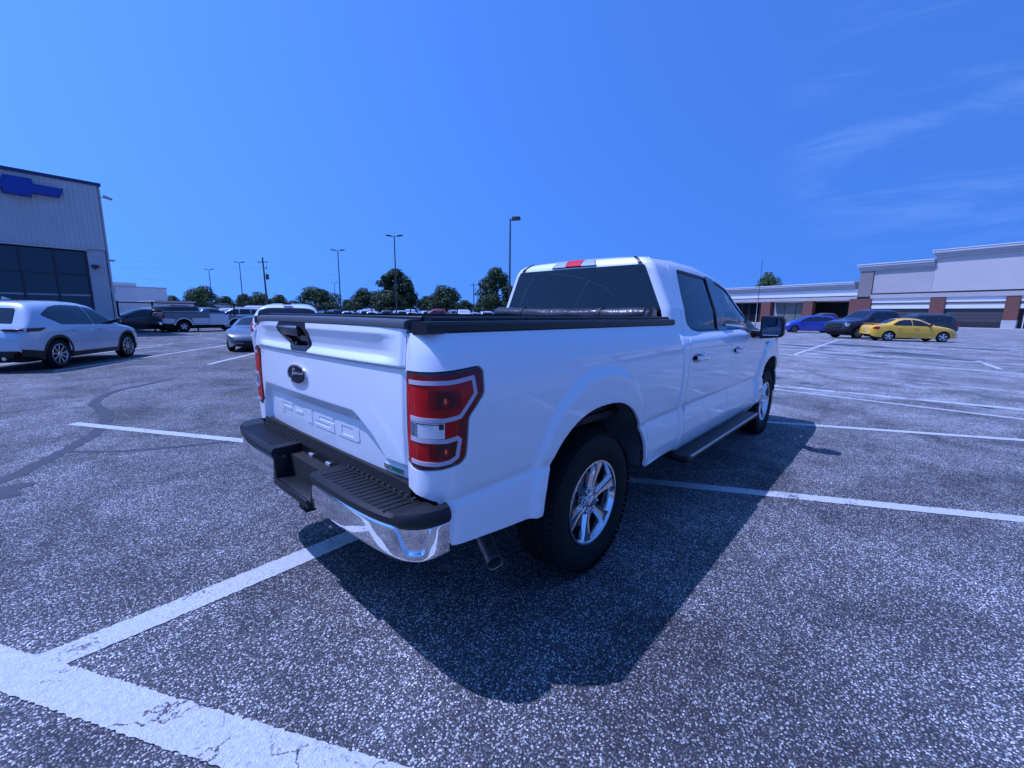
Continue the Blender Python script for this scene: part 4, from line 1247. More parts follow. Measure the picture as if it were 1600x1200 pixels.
def smooth_x(fn, e=0.0022):
    def g(u, v):
        a = [np.stack(fn(u+du, v+dv)) for du, dv in ((0, 0), (e, 0), (-e, 0), (0, e), (0, -e))]
        m = sum(a)/5
        return m[0], m[1]*0+a[0][1], m[2]*0+a[0][2]
    return g
tgf = smooth_x(tg_pt)
hb = [(-0.400, 1.405), (-0.020, 1.405), (0.012, 1.345), (-0.002, 1.272), (-0.020, 1.262), (-0.200, 1.262), (-0.228, 1.272), (-0.432, 1.362), (-0.436, 1.375)]
hb = [(-0.395, 1.4065), (-0.045, 1.4065), (-0.02, 1.350), (-0.012, 1.285), (-0.025, 1.265), (-0.195, 1.262), (-0.235, 1.275), (-0.425, 1.352), (-0.432, 1.368)]
tg_out = [(-TGW, 1.406), (-TGW, 0.800), (-0.76, 0.782), (0.76, 0.782), (TGW, 0.800), (TGW, 1.406)]
tgo = [(-TGW, 0.80), (-0.77, 0.784), (0.77, 0.784), (TGW, 0.80), (TGW, 1.255), (TGW, 1.406), (-0.045, 1.406)]
tgo += [(x, z) for x, z in hb[2:][:0]]
tgo = [(-TGW, 0.80), (-0.77, 0.784), (0.77, 0.784), (TGW, 0.80), (TGW, 1.406), (-0.045, 1.406), (-0.02, 1.350), (-0.012, 1.285), (-0.025, 1.265), (-0.195, 1.262), (-0.235, 1.275), (-0.425, 1.352), (-0.432, 1.368), (-0.395, 1.406), (-TGW, 1.406)]
low_o = [(-TGW, 0.80), (-0.77, 0.784), (0.77, 0.784), (TGW, 0.80), (TGW, 1.252), (-TGW, 1.252)]
up_o = [(-TGW-0.004, 1.2575), (TGW+0.004, 1.2575), (TGW, 1.406), (-0.045, 1.406), (-0.02, 1.350), (-0.012, 1.285), (-0.025, 1.268), (-0.195, 1.2665), (-0.235, 1.278), (-0.425, 1.352), (-0.432, 1.368), (-0.395, 1.406), (-TGW, 1.406)]
TG = panel('tailgate', low_o, tgf, M['white'], TR, step=0.0105, thick=0.03)
panel('tailgate_upper_skin', up_o, tgf, M['white'], TG, step=0.0105, thick=0.03)
w = MB(); w.box((0.200, -0.775, 0.80), (0.232, 0.775, 1.40)); w.build('inner_panel', M['black'], TG)
# grey cap on the gate top
def cap_prof(): return [(0.148, 1.4085), (0.1465, 1.424), (0.153, 1.436), (0.175, 1.441), (0.228, 1.440), (0.236, 1.432), (0.236, 1.405), (0.160, 1.405)]
V = []; F = []; pr = cap_prof(); ys = np.linspace(-0.792, 0.792, 31)
for y in ys:
    dx = 0.016*(abs(y)/0.79)**3
    for x, z in pr: V.append((x+dx, y, z-0.004*(abs(y)/0.79)**2))
k = len(pr)
for i in range(len(ys)-1):
    for j in range(k): F.append((i*k+j, i*k+(j+1) % k, (i+1)*k+(j+1) % k, (i+1)*k+j))
F += [tuple(range(k)), tuple(range((len(ys)-1)*k, len(ys)*k))[::-1]]
w = MB(); w.add(V, F); w.build('gate_cap', M['grey_cap'], TG, angle=40)
# handle
M['handle'] = mat('satin_handle', (0.10, 0.10, 0.11), 0.3, metal=0.6)
hz = inset(hb, 0.002)
hp = panel('handle_bezel', [(u, z) for u, z in hz], tgf, M['black'], TR, holes=[fillet([(-0.385, 1.385), (-0.075, 1.385), (-0.045, 1.34), (-0.045, 1.29), (-0.20, 1.285), (-0.395, 1.365)], 0.01, 2)], step=0.012, off=0.004, thick=0.03)
w = MB(); w.box((0.185, 0.03, 1.27), (0.190, 0.40, 1.39)); w.build('handle_pocket', M['gloss_black'], hp)
w = MB(); w.hexa([(0.150, 0.150, 1.334), (0.172, 0.160, 1.334), (0.172, 0.350, 1.340), (0.150, 0.360, 1.340), (0.141, 0.140, 1.376), (0.170, 0.145, 1.380), (0.170, 0.385, 1.380), (0.141, 0.385, 1.376)])
w.build('pull_handle', M['handle'], hp, bevel=0.004)
w = MB(); w.hexa([(0.139, 0.140, 1.3765), (0.170, 0.140, 1.381), (0.170, 0.388, 1.381), (0.139, 0.388, 1.3765), (0.137, 0.138, 1.388), (0.170, 0.140, 1.394), (0.170, 0.390, 1.394), (0.137, 0.390, 1.388)])
w.build('handle_bar', M['chrome'], hp, bevel=0.003)
w = MB(); w.tube((0.158, 0.20, 1.295), (0.186, 0.20, 1.295), 0.013, n=14); w.build('rear_camera', M['gloss_black'], hp)
w = MB(); w.tube((0.156, 0.20, 1.295), (0.160, 0.20, 1.295), 0.006, n=10); w.build('key_lock', M['steel'], hp)
# oval badge
def ell(cy, cz, a, b, n=40): return [(-(cy)+a*math.cos(t), cz+b*math.sin(t)) for t in np.linspace(0, 2*PI, n, endpoint=False)]
ov = panel('oval_badge', ell(0.158, 1.138, 0.117, 0.050), tgf, M['badge_blue'], TR, step=0.012, off=0.008, thick=0.008)
panel('badge_rim', ell(0.158, 1.138, 0.120, 0.053), tgf, M['chrome'], ov, holes=[ell(0.158, 1.138, 0.112, 0.0455)], step=0.008, off=0.0105, thick=0.010)
Rt = Matrix(((0, 0, -1, 0), (-1, 0, 0, 0), (0, 1, 0, 0), (0, 0, 0, 1)))      # text plane -> facing the rear (-x), reading left to right
text_mesh('Ford', 0.078, 0.0012, M['chrome'], 'badge_lettering', ov, Matrix.Translation((0.1335, 0.158, 1.138)) @ Rt, shear=0.35, spacing=0.95, bold=0.0022)
# stamped F-150 lettering
LET = {'F': ([(0, 0), (0.24, 0), (0.24, 0.40), (0.86, 0.40), (0.86, 0.62), (0.24, 0.62), (0.24, 0.78), (1, 0.78), (1, 1), (0, 1)], []),
       '-': ([(0, 0.38), (1, 0.38), (1, 0.60), (0, 0.60)], []),
       '1': ([(0.30, 0), (0.95, 0), (0.95, 1), (0.05, 1), (0.05, 0.78), (0.30, 0.78)], []),
       '5': ([(0, 0), (1, 0), (1, 0.62), (0.26, 0.62), (0.26, 0.78), (1, 0.78), (1, 1), (0, 1), (0, 0.40), (0.74, 0.40), (0.74, 0.22), (0, 0.22)], []),
       '0': ([(0, 0), (0.88, 0), (1, 0.14), (1, 0.86), (0.88, 1), (0, 1)], [[(0.24, 0.22), (0.76, 0.22), (0.76, 0.78), (0.24, 0.78)]])}
yy = 0.545
for ch, wd in (('F', 0.205), ('-', 0.095), ('1', 0.10), ('5', 0.215), ('0', 0.215)):
    tf = lambda pl: [(-yy+a*wd, 0.876+b*0.078) for a, b in pl]
    panel('stamped_character', inset(tf(LET[ch][0]), 0.001), tgf, M['white'], TG, holes=[tf(h) for h in LET[ch][1]], step=0.008, off=0.0024, thick=0.004)
    yy -= wd+0.028
eb = panel('engine_badge', [(0.582, 0.812), (0.716, 0.812), (0.716, 0.833), (0.582, 0.833)], tgf, M['chrome'], TR, step=0.015, off=0.0035, thick=0.004)
_q = tgf(np.array([0.60, 0.70]), np.array([0.8225, 0.8225]))[0]
text_mesh('ECOBOOST', 0.0225, 0.0008, M['badge_green'], 'badge_lettering', eb, Matrix.Translation((float(_q.mean())-0.0055, -0.649, 0.8225)) @ Matrix.Rotation(-math.atan2(float(_q[1]-_q[0]), 0.10), 4, 'Z') @ Rt, spacing=0.95, bold=0.0006)

# ---- cab shell
def cabp(name, out, m, holes=(), step=0.03, off=0.0, thick=0.015, parent=TR, mirror=True, back=False):
    return panel(name, out, cab_pt, m, parent, holes=holes, step=step, off=off, thick=thick, mirror=mirror, back=back)
C = lambda x: float(cu(x))
door_back = [(2.585, 0.47), (2.592, 1.05), (2.600, 1.15), (2.630, 1.235), (2.660, 1.30), (2.672, 1.42), (2.675, 1.57), (2.690, 1.72), (2.725, 1.86), (2.77, 1.888)]
door_top = [(3.2, 1.893), (3.5, 1.883), (3.8, 1.846), (4.1, 1.795), (4.35, 1.70), (4.55, 1.585), (4.70, 1.480), (4.80, 1.400)]
roof_edge = [(4.91, 1.385), (4.72, 1.513), (4.5, 1.670), (4.2, 1.799), (3.8, 1.865), (3.4, 1.905), (2.9, 1.914), (2.62, 1.904)]
glass_r = [(0.0, 1.846), (0.836, 1.846), (0.849, 1.832), (0.849, 1.30), (0.0, 1.30)]
shell = [(0.0, 1.9125), (0.0, 1.846)]+glass_r[1:]+[(0.0, 1.22), (UB-0.02, 1.22), (UB-0.02, 0.47)]+[(C(x), z) for x, z in door_back]+[(C(x), z) for x, z in door_top]+[(C(x), z) for x, z in roof_edge]+[(US, 1.905), (UB*0.8, 1.910)]
cabp('cab_shell', shell, M['white'], step=0.022)
# rear window
gl = [(-0.835, 1.845), (0.835, 1.845), (0.847, 1.831), (0.847, 1.302), (-0.847, 1.302), (-0.847, 1.831)]
def back_sym(u, z):
    x, y, zz = cab_pt(np.abs(u), z)
    return x, np.where(np.asarray(u) < 0, -y, y), zz
rw = panel('rear_window', gl, back_sym, M['glass_dark'], TR, step=0.03, off=-0.005, thick=0.0)
panel('window_border', gl, back_sym, M['gloss_black'], rw, holes=[inset(gl, 0.022)], step=0.02, off=-0.0075, thick=0.0)
for s in (-1, 1):
    w = MB(); w.box((2.438, s*0.30-0.006, 1.30), (2.447, s*0.30+0.006, 1.80)); 
# third brake lamp
def hdr(u, z): return back_sym(u, z)
ch = [(-0.265, 1.868), (0.180, 1.868), (0.160, 1.9), (0.150, 1.905), (-0.235, 1.905), (-0.25, 1.9)]
hl = panel('high_brake_lamp', [(-0.345, 1.856), (0.290, 1.856), (0.265, 1.9065), (-0.315, 1.9065)], back_sym, M['seal'], TR, step=0.02, off=0.004, thick=0.01)
panel('red_lens', [(-0.125, 1.861), (0.080, 1.861), (0.105, 1.9055), (-0.150, 1.9055)], back_sym, M['red_bright'], hl, step=0.012, off=0.016, thick=0.013)
panel('cargo_lens', [(-0.333, 1.860), (-0.131, 1.860), (-0.155, 1.9055), (-0.307, 1.9055)], back_sym, M['lamp_clear'], hl, step=0.012, off=0.014, thick=0.012)
panel('cargo_lens', [(0.086, 1.860), (0.280, 1.860), (0.257, 1.9055), (0.110, 1.9055)], back_sym, M['lamp_clear'], hl, step=0.012, off=0.014, thick=0.012)
# roof skin
def roof_pt(x, t):
    """t in -1..1 across"""
    x = np.asarray(x, float); t = np.asarray(t, float)
    zt = roofline(x)
    ze = np.interp(x, [2.44, 2.62, 2.9, 3.4, 3.8, 4.2, 4.3], [1.910, 1.904, 1.914, 1.905, 1.865, 1.799, 1.76])
    We = cab_w(x, ze)
    We = np.minimum(We, 0.66)
    rear = 0.02*np.clip((2.60-x)/0.14, 0, 1)**2
    z = ze+0.012+0.026*(1-np.abs(t)**2.4)*np.clip((x-2.41)/0.2, 0.0, 1)-rear*0.7-0.013*np.abs(t)**8
    # pressed channels
    for c in (-0.42, 0.0, 0.42): z = z-0.005*np.exp(-((t-c)/0.07)**2)*np.clip((x-2.75)/0.1, 0, 1)*np.clip((4.0-x)/0.1, 0, 1)
    return x, -t*We, z
ro = [(2.465, -1.0), (4.14, -1.0), (4.17, -0.5), (4.19, 0), (4.17, 0.5), (4.14, 1.0), (2.465, 1.0)]
panel('roof', ro, roof_pt, M['white'], TR, step=0.035, thick=0.02, flip=True)
for s in (-1, 1):
    xs_ = np.linspace(2.56, 4.10, 40); V = []; F = []
    for i, x in enumerate(xs_):
        ya = roof_pt(np.array([x]), np.array([s*0.955])); yb = roof_pt(np.array([x]), np.array([s*1.01]))
        h = 0.008
        V += [(x, ya[1][0], ya[2][0]+0.003), (x, ya[1][0], ya[2][0]-0.01), (x, yb[1][0], yb[2][0]-0.02), (x, yb[1][0], yb[2][0]-0.008)]
        if i:
            a = 4*(i-1); b = 4*i
            for j in range(4): F.append((a+j, a+(j+1) % 4, b+(j+1) % 4, b+j))
    F += [(0, 1, 2, 3), tuple(4*39+j for j in (3, 2, 1, 0))]
    w = MB(); w.add(V, F); o = w.build('roof_moulding', M['black'], TR, angle=40)
    panel('moulding_end', [(-s*u, z) for u, z in [(0.785, 1.850), (0.832, 1.850), (0.836, 1.913), (0.800, 1.913)]], back_sym, M['black'], o, step=0.015, off=0.005, thick=0.006)

# ---- doors and side glass
belt_r = [(2.86, 1.345), (2.93, 1.330), (3.02, 1.327)]
win_r = [(2.93, 1.327), (3.44, 1.327), (3.545, 1.812), (2.89, 1.835), (2.855, 1.822), (2.775, 1.60), (2.740, 1.46), (2.752, 1.39), (2.82, 1.345)]
win_f = [(3.665, 1.325), (4.10, 1.322), (4.22, 1.305), (4.38, 1.232), (4.42, 1.222), (4.70, 1.222), (4.715, 1.37), (4.47, 1.495), (4.31, 1.632), (4.18, 1.730), (3.95, 1.783), (3.735, 1.802)]
gap_b = [(3.622, 0.47), (3.630, 1.12), (3.605, 1.25), (3.562, 1.33), (3.655, 1.868)]
rdoor = [(x+0.008, z) for x, z in door_back[:-1]]+[(2.775, 1.881), (3.2, 1.8865), (3.5, 1.877), (3.650, 1.862)]+[(x-0.0048, z) for x, z in gap_b[::-1][1:]]
fdoor = [(x+0.0048, z) for x, z in gap_b]+[(3.80, 1.839), (4.1, 1.788), (4.35, 1.693), (4.55, 1.578), (4.692, 1.473), (4.785, 1.395), (4.85, 1.30), (4.885, 1.20), (4.885, 0.62), (4.80, 0.47)]
trims = {}
for nm, out, win, isr in (('rear_door', rdoor, win_r, 1), ('front_door', fdoor, win_f, 0)):
    wp = side_poly(fillet(win, 0.02, 3))
    d1, d2 = cabp(nm, side_poly(out), M['white'], holes=[wp], step=0.026)
    for d, s in ((d1, 1), (d2, -1)):
        fn = cab_pt if s == 1 else (lambda u, z: (cab_pt(u, z)[0], -cab_pt(u, z)[1], cab_pt(u, z)[2]))
        wo = inset(wp, -0.002); wi = inset(wp, 0.020)
        panel('window_seal', wo, fn, M['black'], d, holes=[wi], step=0.02, off=-0.004, thick=0.008, flip=(s < 0))
        panel('window_glass', inset(wp, 0.015), fn, M['glass_dark'] if isr else M['glass_light'], d, step=0.04, off=-0.011, thick=0.0, flip=(s < 0))
        # black pillar cover between the windows
        if isr: pc = [(3.425, 1.322), (3.552, 1.322), (3.641, 1.822), (3.530, 1.826)]
        else: pc = [(3.573, 1.322), (3.678, 1.322), (3.748, 1.808), (3.662, 1.820)]
        panel('pillar_cover', side_poly(pc), fn, M['gloss_black'], d, step=0.025, off=0.0025, thick=0.004, flip=(s < 0))
        # handle
        hx = 2.66 if isr else 3.70
        hw = MB(); y = -s*0.974
        hw.hexa([(hx, y-s*0.012, 1.112), (hx+0.20, y-s*0.012, 1.112), (hx+0.20, y-s*0.040, 1.117), (hx, y-s*0.040, 1.117), (hx, y-s*0.012, 1.150), (hx+0.20, y-s*0.012, 1.150), (hx+0.20, y-s*0.038, 1.145), (hx, y-s*0.038, 1.145)])
        ho = hw.build('door_handle', M['chrome'], d, bevel=0.008, seg=3)
        hw = MB(); hw.box((hx+0.175, min(y, y-s*0.034), 1.108), (hx+0.235, max(y, y-s*0.034), 1.153)); hw.build('handle_end', M['chrome'], d, bevel=0.008, seg=3)
        panel('handle_cup', side_poly([(hx+0.09+0.10*math.cos(a), 1.131+0.034*math.sin(a)) for a in np.linspace(0, 2*PI, 24, endpoint=False)]), fn, M['gloss_black'], d, step=0.012, off=0.001, thick=0.001, flip=(s < 0))
# divider bar of the front quarter glass
for s in (1, -1):
    fn = cab_pt if s == 1 else (lambda u, z: (cab_pt(u, z)[0], -cab_pt(u, z)[1], cab_pt(u, z)[2]))
    # black sail panel the mirror is fixed to
    panel('mirror_base', side_poly([(4.34, 1.228), (4.78, 1.228), (4.78, 1.355), (4.60, 1.44), (4.42, 1.38), (4.30, 1.27)]), fn, M['black'], TR, step=0.02, off=0.004, thick=0.01, flip=(s < 0))
# front wing and sill
farch = arch(FXW+0.01, 0.47, 0.50)
fwing = [(4.893, 0.62), (4.893, 1.20), (4.91, 1.30), (4.925, 1.385), (5.0, 1.37), (5.08, 1.29), (5.3, 1.235), (5.7, 1.205), (6.02, 1.16), (6.06, 0.95), (6.06, 0.70), (5.80, 0.66)]
fa = [(x, z) for x, z in farch]
fwing = [(4.893, 1.20), (4.858, 1.30), (4.795, 1.390), (4.90, 1.375), (5.03, 1.275), (5.3, 1.225), (5.7, 1.20), (6.03, 1.16), (6.06, 0.95), (6.06, 0.62), (5.84, 0.58)]+[p for p in farch[::-1] if p[1] > 0.55 or p[0] < 5.2]+[(4.69, 0.475), (4.808, 0.475), (4.893, 0.615)]
cabp('front_wing', side_poly(fwing), M['white'], step=0.028)
cabp('sill', side_poly([(2.50, 0.462), (4.69, 0.462), (4.685, 0.40), (2.50, 0.415)]), M['white'], step=0.03)
# F-150 badge
text_mesh('F-150', 0.062, 0.003, M['gloss_black'], 'wing_badge', TR, Matrix.Translation((5.04, -0.978, 1.14)) @ Matrix.Rotation(PI/2, 4, 'X'), bold=0.002)
text_mesh('F-150', 0.062, 0.003, M['gloss_black'], 'wing_badge', TR, Matrix.Translation((5.04, 0.978, 1.14)) @ Matrix.Rotation(PI, 4, 'Z') @ Matrix.Rotation(PI/2, 4, 'X'), bold=0.002)

# ---- hood, windscreen, nose
def hood_pt(x, t):
    x = np.asarray(x, float); t = np.asarray(t, float)
    ze = np.interp(x, [4.95, 5.03, 5.3, 5.7, 6.05], [1.335, 1.272, 1.222, 1.197, 1.155])
    W = cab_w(x, ze)-0.004
    z = ze+0.05*(1-np.abs(t)**3)+0.022*sst(0.35, 0.28, np.abs(np.abs(t)-0.62))
    z = z-0.06*np.clip((x-5.9)/0.16, 0, 1)**2
    return x, -t*W, z
panel('hood', [(5.02, -0.995), (6.04, -0.995), (6.06, 0), (6.04, 0.995), (5.02, 0.995), (4.97, 0)], hood_pt, M['white'], TR, step=0.05, thick=0.02, flip=True)
def ws_pt(a, t):
    a = np.asarray(a, float); t = np.asarray(t, float)
    x = 4.16+a*0.78+0.10*(1-t**2)*(0.4+0.6*a)-0.02
    z = 1.825+a*(1.345-1.825)+0.035*np.sin(a*PI)+0.02*(1-t**2)
    xe = 4.16+a*0.78
    W = cab_w(xe, np.minimum(roofline(xe)-0.01, 1.90))+0.005
    return x, -t*W, z
panel('windscreen', [(0, -0.99), (1, -0.99), (1, 0.99), (0, 0.99)], ws_pt, M['glass_clear'], TR, step=0.08, thick=0.0, flip=True)
w = MB(); w.box((6.02, -0.80, 0.66), (6.07, 0.80, 1.13)); GR = w.build('grille', M['black'], TR, bevel=0.01)
for z in (0.74, 0.84, 0.94, 1.04):
    w = MB(); w.box((6.07, -0.60, z), (6.10, 0.60, z+0.035)); w.build('grille_bar', M['chrome'], GR, bevel=0.006)
for s in (1, -1):
    w = MB(); w.hexa([(5.98, s*0.62, 0.88), (6.08, s*0.62, 0.88), (6.05, s*0.88, 0.88), (5.9, s*0.90, 0.88), (5.98, s*0.62, 1.13), (6.06, s*0.62, 1.13), (6.03, s*0.88, 1.13), (5.9, s*0.90, 1.13)]); w.build('headlight', M['lamp_clear'], TR, bevel=0.01)
w = MB(); w.hexa([(6.0, -0.92, 0.48), (6.16, -0.70, 0.48), (6.16, 0.70, 0.48), (6.0, 0.92, 0.48), (6.0, -0.92, 0.72), (6.17, -0.70, 0.72), (6.17, 0.70, 0.72), (6.0, 0.92, 0.72)]); w.build('front_bumper', M['chrome'], TR, bevel=0.02)

# ---- cab interior
w = MB(); w.box((2.52, -0.78, 0.55), (4.9, 0.78, 0.62)); w.build('cab_floor', M['under'], TR)
w = MB(); w.box((2.455, -0.80, 0.55), (2.50, 0.80, 1.28)); w.build('cab_back_trim', M['under'], TR)
w = MB(); w.hexa([(4.55, -0.78, 0.9), (4.95, -0.78, 0.9), (4.95, 0.78, 0.9), (4.55, 0.78, 0.9), (4.58, -0.78, 1.18), (5.0, -0.80, 1.26), (5.0, 0.80, 1.26), (4.58, 0.78, 1.18)]); w.build('dashboard', M['fabric'], TR, bevel=0.03)
w = MB(); V, F = lathe([(0.175+0.015*math.cos(a), 0.015*math.sin(a)) for a in np.linspace(0, 2*PI, 8, endpoint=False)], axis='z', n=24, closed=True); w.add(V, F); w.box((-0.17, -0.02, -0.01), (0.17, 0.02, 0.01))
o = w.build('steering_wheel', M['black'], TR, angle=60); o.location = (4.45, 0.40, 1.15); o.rotation_euler = (0, rad(-65), 0)
for x, ys in ((3.70, (-0.42, 0.42)), (2.80, (-0.42, 0.42))):
    for y in ys:
        w = MB(); w.box((x, y-0.25, 0.62), (x+0.5, y+0.25, 0.95)); st = w.build('seat', M['fabric'], TR, bevel=0.05)
        w = MB(); w.hexa([(x-0.12, y-0.24, 0.9), (x+0.06, y-0.24, 0.9), (x+0.06, y+0.24, 0.9), (x-0.12, y+0.24, 0.9), (x-0.25, y-0.20, 1.46), (x-0.13, y-0.20, 1.46), (x-0.13, y+0.20, 1.46), (x-0.25, y+0.20, 1.46)]); w.build('backrest', M['fabric'], st, bevel=0.04)
        w = MB(); w.box((x-0.28, y-0.13, 1.49), (x-0.17, y+0.13, 1.66)); w.build('headrest', M['fabric'], st, bevel=0.04)
w = MB(); w.box((3.2, -0.02, 1.60), (3.22, 0.02, 1.62));

# ---- mirrors
for s in (-1, 1):
    w = MB()
    poly = [(0.0, 1.225), (0.185, 1.245), (0.215, 1.27), (0.215, 1.42), (0.185, 1.455), (0.03, 1.470), (0.0, 1.455)]
    V = []
    for xx, sc in ((4.37, 1.0), (4.42, 1.02), (4.50, 0.90), (4.54, 0.6)):
        for a, z in poly: V.append((xx, s*(1.025+0.1075+(a-0.1075)*sc), 1.345+(z-1.345)*sc))
    k = len(poly); F = [tuple(range(k)), tuple(range(3*k, 4*k))[::-1]]
    for i in range(3):
        for j in range(k): F.append((i*k+j, i*k+(j+1) % k, (i+1)*k+(j+1) % k, (i+1)*k+j))
    w.add(V, F); MR = w.build('door_mirror', M['black'], TR, bevel=0.006)
    w = MB(); w.prism([(s*(1.025+a), z) for a, z in inset(poly, 0.022)], 'x', 4.361, 4.3685); w.build('mirror_glass', M['mirror'], MR)
    w = MB(); w.box((4.357, min(s*1.06, s*1.20), 1.262), (4.362, max(s*1.06, s*1.20), 1.268)); w.build('mirror_line', M['lamp_clear'], MR)
    w = MB(); w.hexa([(4.44, s*0.90, 1.235), (4.60, s*0.90, 1.235), (4.52, s*1.04, 1.245), (4.41, s*1.04, 1.245), (4.46, s*0.86, 1.32), (4.62, s*0.86, 1.32), (4.52, s*1.04, 1.315), (4.42, s*1.04, 1.315)]); w.build('mirror_arm', M['black'], MR, bevel=0.012)

# ---- antenna
w = MB(); w.tube((5.155, -0.80, 1.235), (5.155, -0.80, 1.28), 0.014, 0.009); w.tube((5.155, -0.80, 1.28), (5.19, -0.795, 2.13), 0.0032, 0.0022, n=6)
w.build('antenna', M['black'], TR)

# ---- bed: rail caps, tonneau tracks, roll, floor and walls
for s in (-1, 1):
    w = MB()
    pr = [(0.898, 1.386), (0.908, 1.396), (0.907, 1.420), (0.898, 1.430), (0.865, 1.432), (0.802, 1.430), (0.797, 1.380)]
    w.prism([(s*a, b) for a, b in pr], 'x', 0.182, 2.385); rc = w.build('rail_cap', M['black'], TR, angle=35)
    w = MB(); w.prism([(s*a, b) for a, b in [(0.850, 1.400), (0.850, 1.443), (0.842, 1.449), (0.815, 1.449), (0.810, 1.441), (0.790, 1.441), (0.785, 1.452), (0.770, 1.452), (0.770, 1.40)]], 'x', 0.245, 2.41)
    w.build('cover_track', M['black_tex'], rc, angle=30)
    w = MB(); w.prism([(s*0.80, 0.86), (s*0.845, 0.86), (s*0.845, 1.375), (s*0.80, 1.375)], 'x', 0.22, 2.40); w.build('bed_wall', M['black_tex'], TR)
w = MB(); w.box((0.22, -0.86, 0.84), (2.41, 0.86, 0.88)); w.build('bed_floor', M['black_tex'], TR)
w = MB(); w.box((2.36, -0.86, 0.88), (2.405, 0.86, 1.385)); w.build('bulkhead', M['black_tex'], TR)
w = MB(); w.box((2.395, -0.80, 0.62), (2.425, 0.80, 0.84)); w.build('bed_front_brace', M['under'], TR)
w = MB(); w.box((0.235, -0.80, 1.425), (0.275, 0.80, 1.450)); w.build('cover_seal_bar', M['black'], TR, bevel=0.006)
# rolled soft cover
V = []; F = []; n = 26; m_ = 40
r_ = random.Random(4)
for i in range(m_+1):
    y = -0.74+1.50*i/m_
    sq = 1.0-0.13*(abs(math.sin(i*0.9))*0.15)
    for j in range(n):
        t = 2*PI*j/n
        rr = 0.061*(1+0.02*math.sin(3*t+i*0.7)+0.018*math.sin(5*t-i*0.35))
        for ys in (-0.36, 0.45):
            rr *= 1-0.10*math.exp(-((y-ys)/0.025)**2)
        V.append((2.27+rr*1.08*math.cos(t), y, 1.462+rr*0.92*math.sin(t)-0.010*math.sin(PI*i/m_)))
for i in range(m_):
    for j in range(n): F.append((i*n+j, i*n+(j+1) % n, (i+1)*n+(j+1) % n, (i+1)*n+j))
F += [tuple(range(n)), tuple(range(m_*n, (m_+1)*n))[::-1]]
w = MB(); w.add(V, F); TN = w.build('rolled_bed_cover', M['vinyl'], TR, angle=60)
for y in (-0.36, 0.45):
    V, F = lathe([(0.060, -0.017), (0.064, -0.017), (0.064, 0.017), (0.060, 0.017)], n=24, closed=True)
    w = MB(); w.add([(2.27+a*1.06, y+b, 1.455+c*0.96) for a, b, c in V], F); w.build('strap', M['seal'], TN, angle=50)
for y, s in ((-0.745, -1), (0.765, 1)):
    V, F = lathe([(0.0, 0.03), (0.064, 0.03), (0.072, 0.01), (0.072, -0.03), (0.0, -0.03)], n=24)
    w = MB(); w.add([(2.285+a*1.1, y+b, 1.447+c), ] if False else [(2.285+a*1.1, y+b, 1.447+c) for a, b, c in V], F); w.build('roll_end_cap', M['gloss_black'], TN, angle=40)
    w = MB(); w.box((2.23, min(y, y+s*0.08), 1.405), (2.40, max(y, y+s*0.08), 1.43)); w.build('roll_bracket', M['black'], TN, bevel=0.005)

# ---- rear bumper
def bpath(s):
    """plan of the bumper face: s 0 (inner end) .. 1 (corner end)"""
    pts = [(0.026, 0.240), (0.023, 0.35), (0.022, 0.50), (0.027, 0.65), (0.038, 0.77), (0.060, 0.868), (0.102, 0.930), (0.155, 0.955), (0.215, 0.962)]
    sp = spline(pts, 64); i = s*(len(sp)-1); a = int(min(len(sp)-2, i)); t = i-a
    p = np.array(sp[a])*(1-t)+np.array(sp[a+1])*t
    q = np.array(sp[a+1])-np.array(sp[a]); q /= np.linalg.norm(q)
    return p, np.array([-q[1], q[0]])           # outward normal (to -x side)
def sweep(name, prof_fn, m, parent, sgn, n=46, s0=0.0, s1=1.0, angle=55, capends=True):
    V = []; F = []
    for i in range(n+1):
        s = s0+(s1-s0)*i/n; p, nn = bpath(s)
        pr = prof_fn(s); k = len(pr)
        for o_, z in pr: V.append((p[0]+nn[0]*o_, sgn*(p[1]+nn[1]*o_), z))
    for i in range(n):
        for j in range(k): F.append((i*k+j, i*k+(j+1) % k, (i+1)*k+(j+1) % k, (i+1)*k+j))
    if capends: F += [tuple(range(k)), tuple(range(n*k, (n+1)*k))[::-1]]
    w = MB(); w.add(V, F); return w.build(name, m, parent, angle=angle)
BP = MB(); BP.box((0.10, -0.80, 0.50), (0.16, 0.80, 0.70)); BP = BP.build('rear_bumper', M['under'], TR)
def chrome_prof(s):
    zt = 0.706; zb = 0.562-0.014*float(sst(0.35, 0.8, np.array([s]))[0])
    # edge of the recessed upper field: runs just below the top, then dips in a U under the corner pad
    u = abs(s-0.735)
    dip = 1-float(sst(0.045, 0.125, np.array([u]))[0])
    zr = (zt-0.014)*(1-dip)+(0.594)*dip
    rows = []
    zsq = [zt+(zr+0.007-zt)*i/6 for i in range(6)]+[zr+0.007-0.014*i/6 for i in range(7)]+[zr-0.007+(zb-zr+0.007)*i/14 for i in range(1, 15)]
    for z in zsq:
        t = (zt-z)/(zt-zb)
        o_ = 0.006+0.007*math.sin(PI*(0.12+t*0.72))
        ins = float(sst(-0.007, 0.007, np.array([z-zr]))[0])
        o_ -= (0.006+0.009*dip)*ins
        o_ -= 0.030*max(0.0, (t-0.86)/0.14)**2
        rows.append((o_, z))
    rows += [(-0.05, zb-0.004), (-0.05, zt)]
    return rows
def pad_prof(s):
    return [(0.016, 0.708), (0.020, 0.726), (0.014, 0.742), (-0.002, 0.7500), (-0.135, 0.7515), (-0.135, 0.700), (0.0, 0.700)]
def pad_corner(s):
    k = 0.010*sst(0.60, 0.66, np.array([s]))[0]
    return [(0.020+k, 0.690-k*0.6), (0.025+k, 0.728), (0.018+k, 0.748), (0.0, 0.757), (-0.05, 0.759), (-0.05, 0.688)]
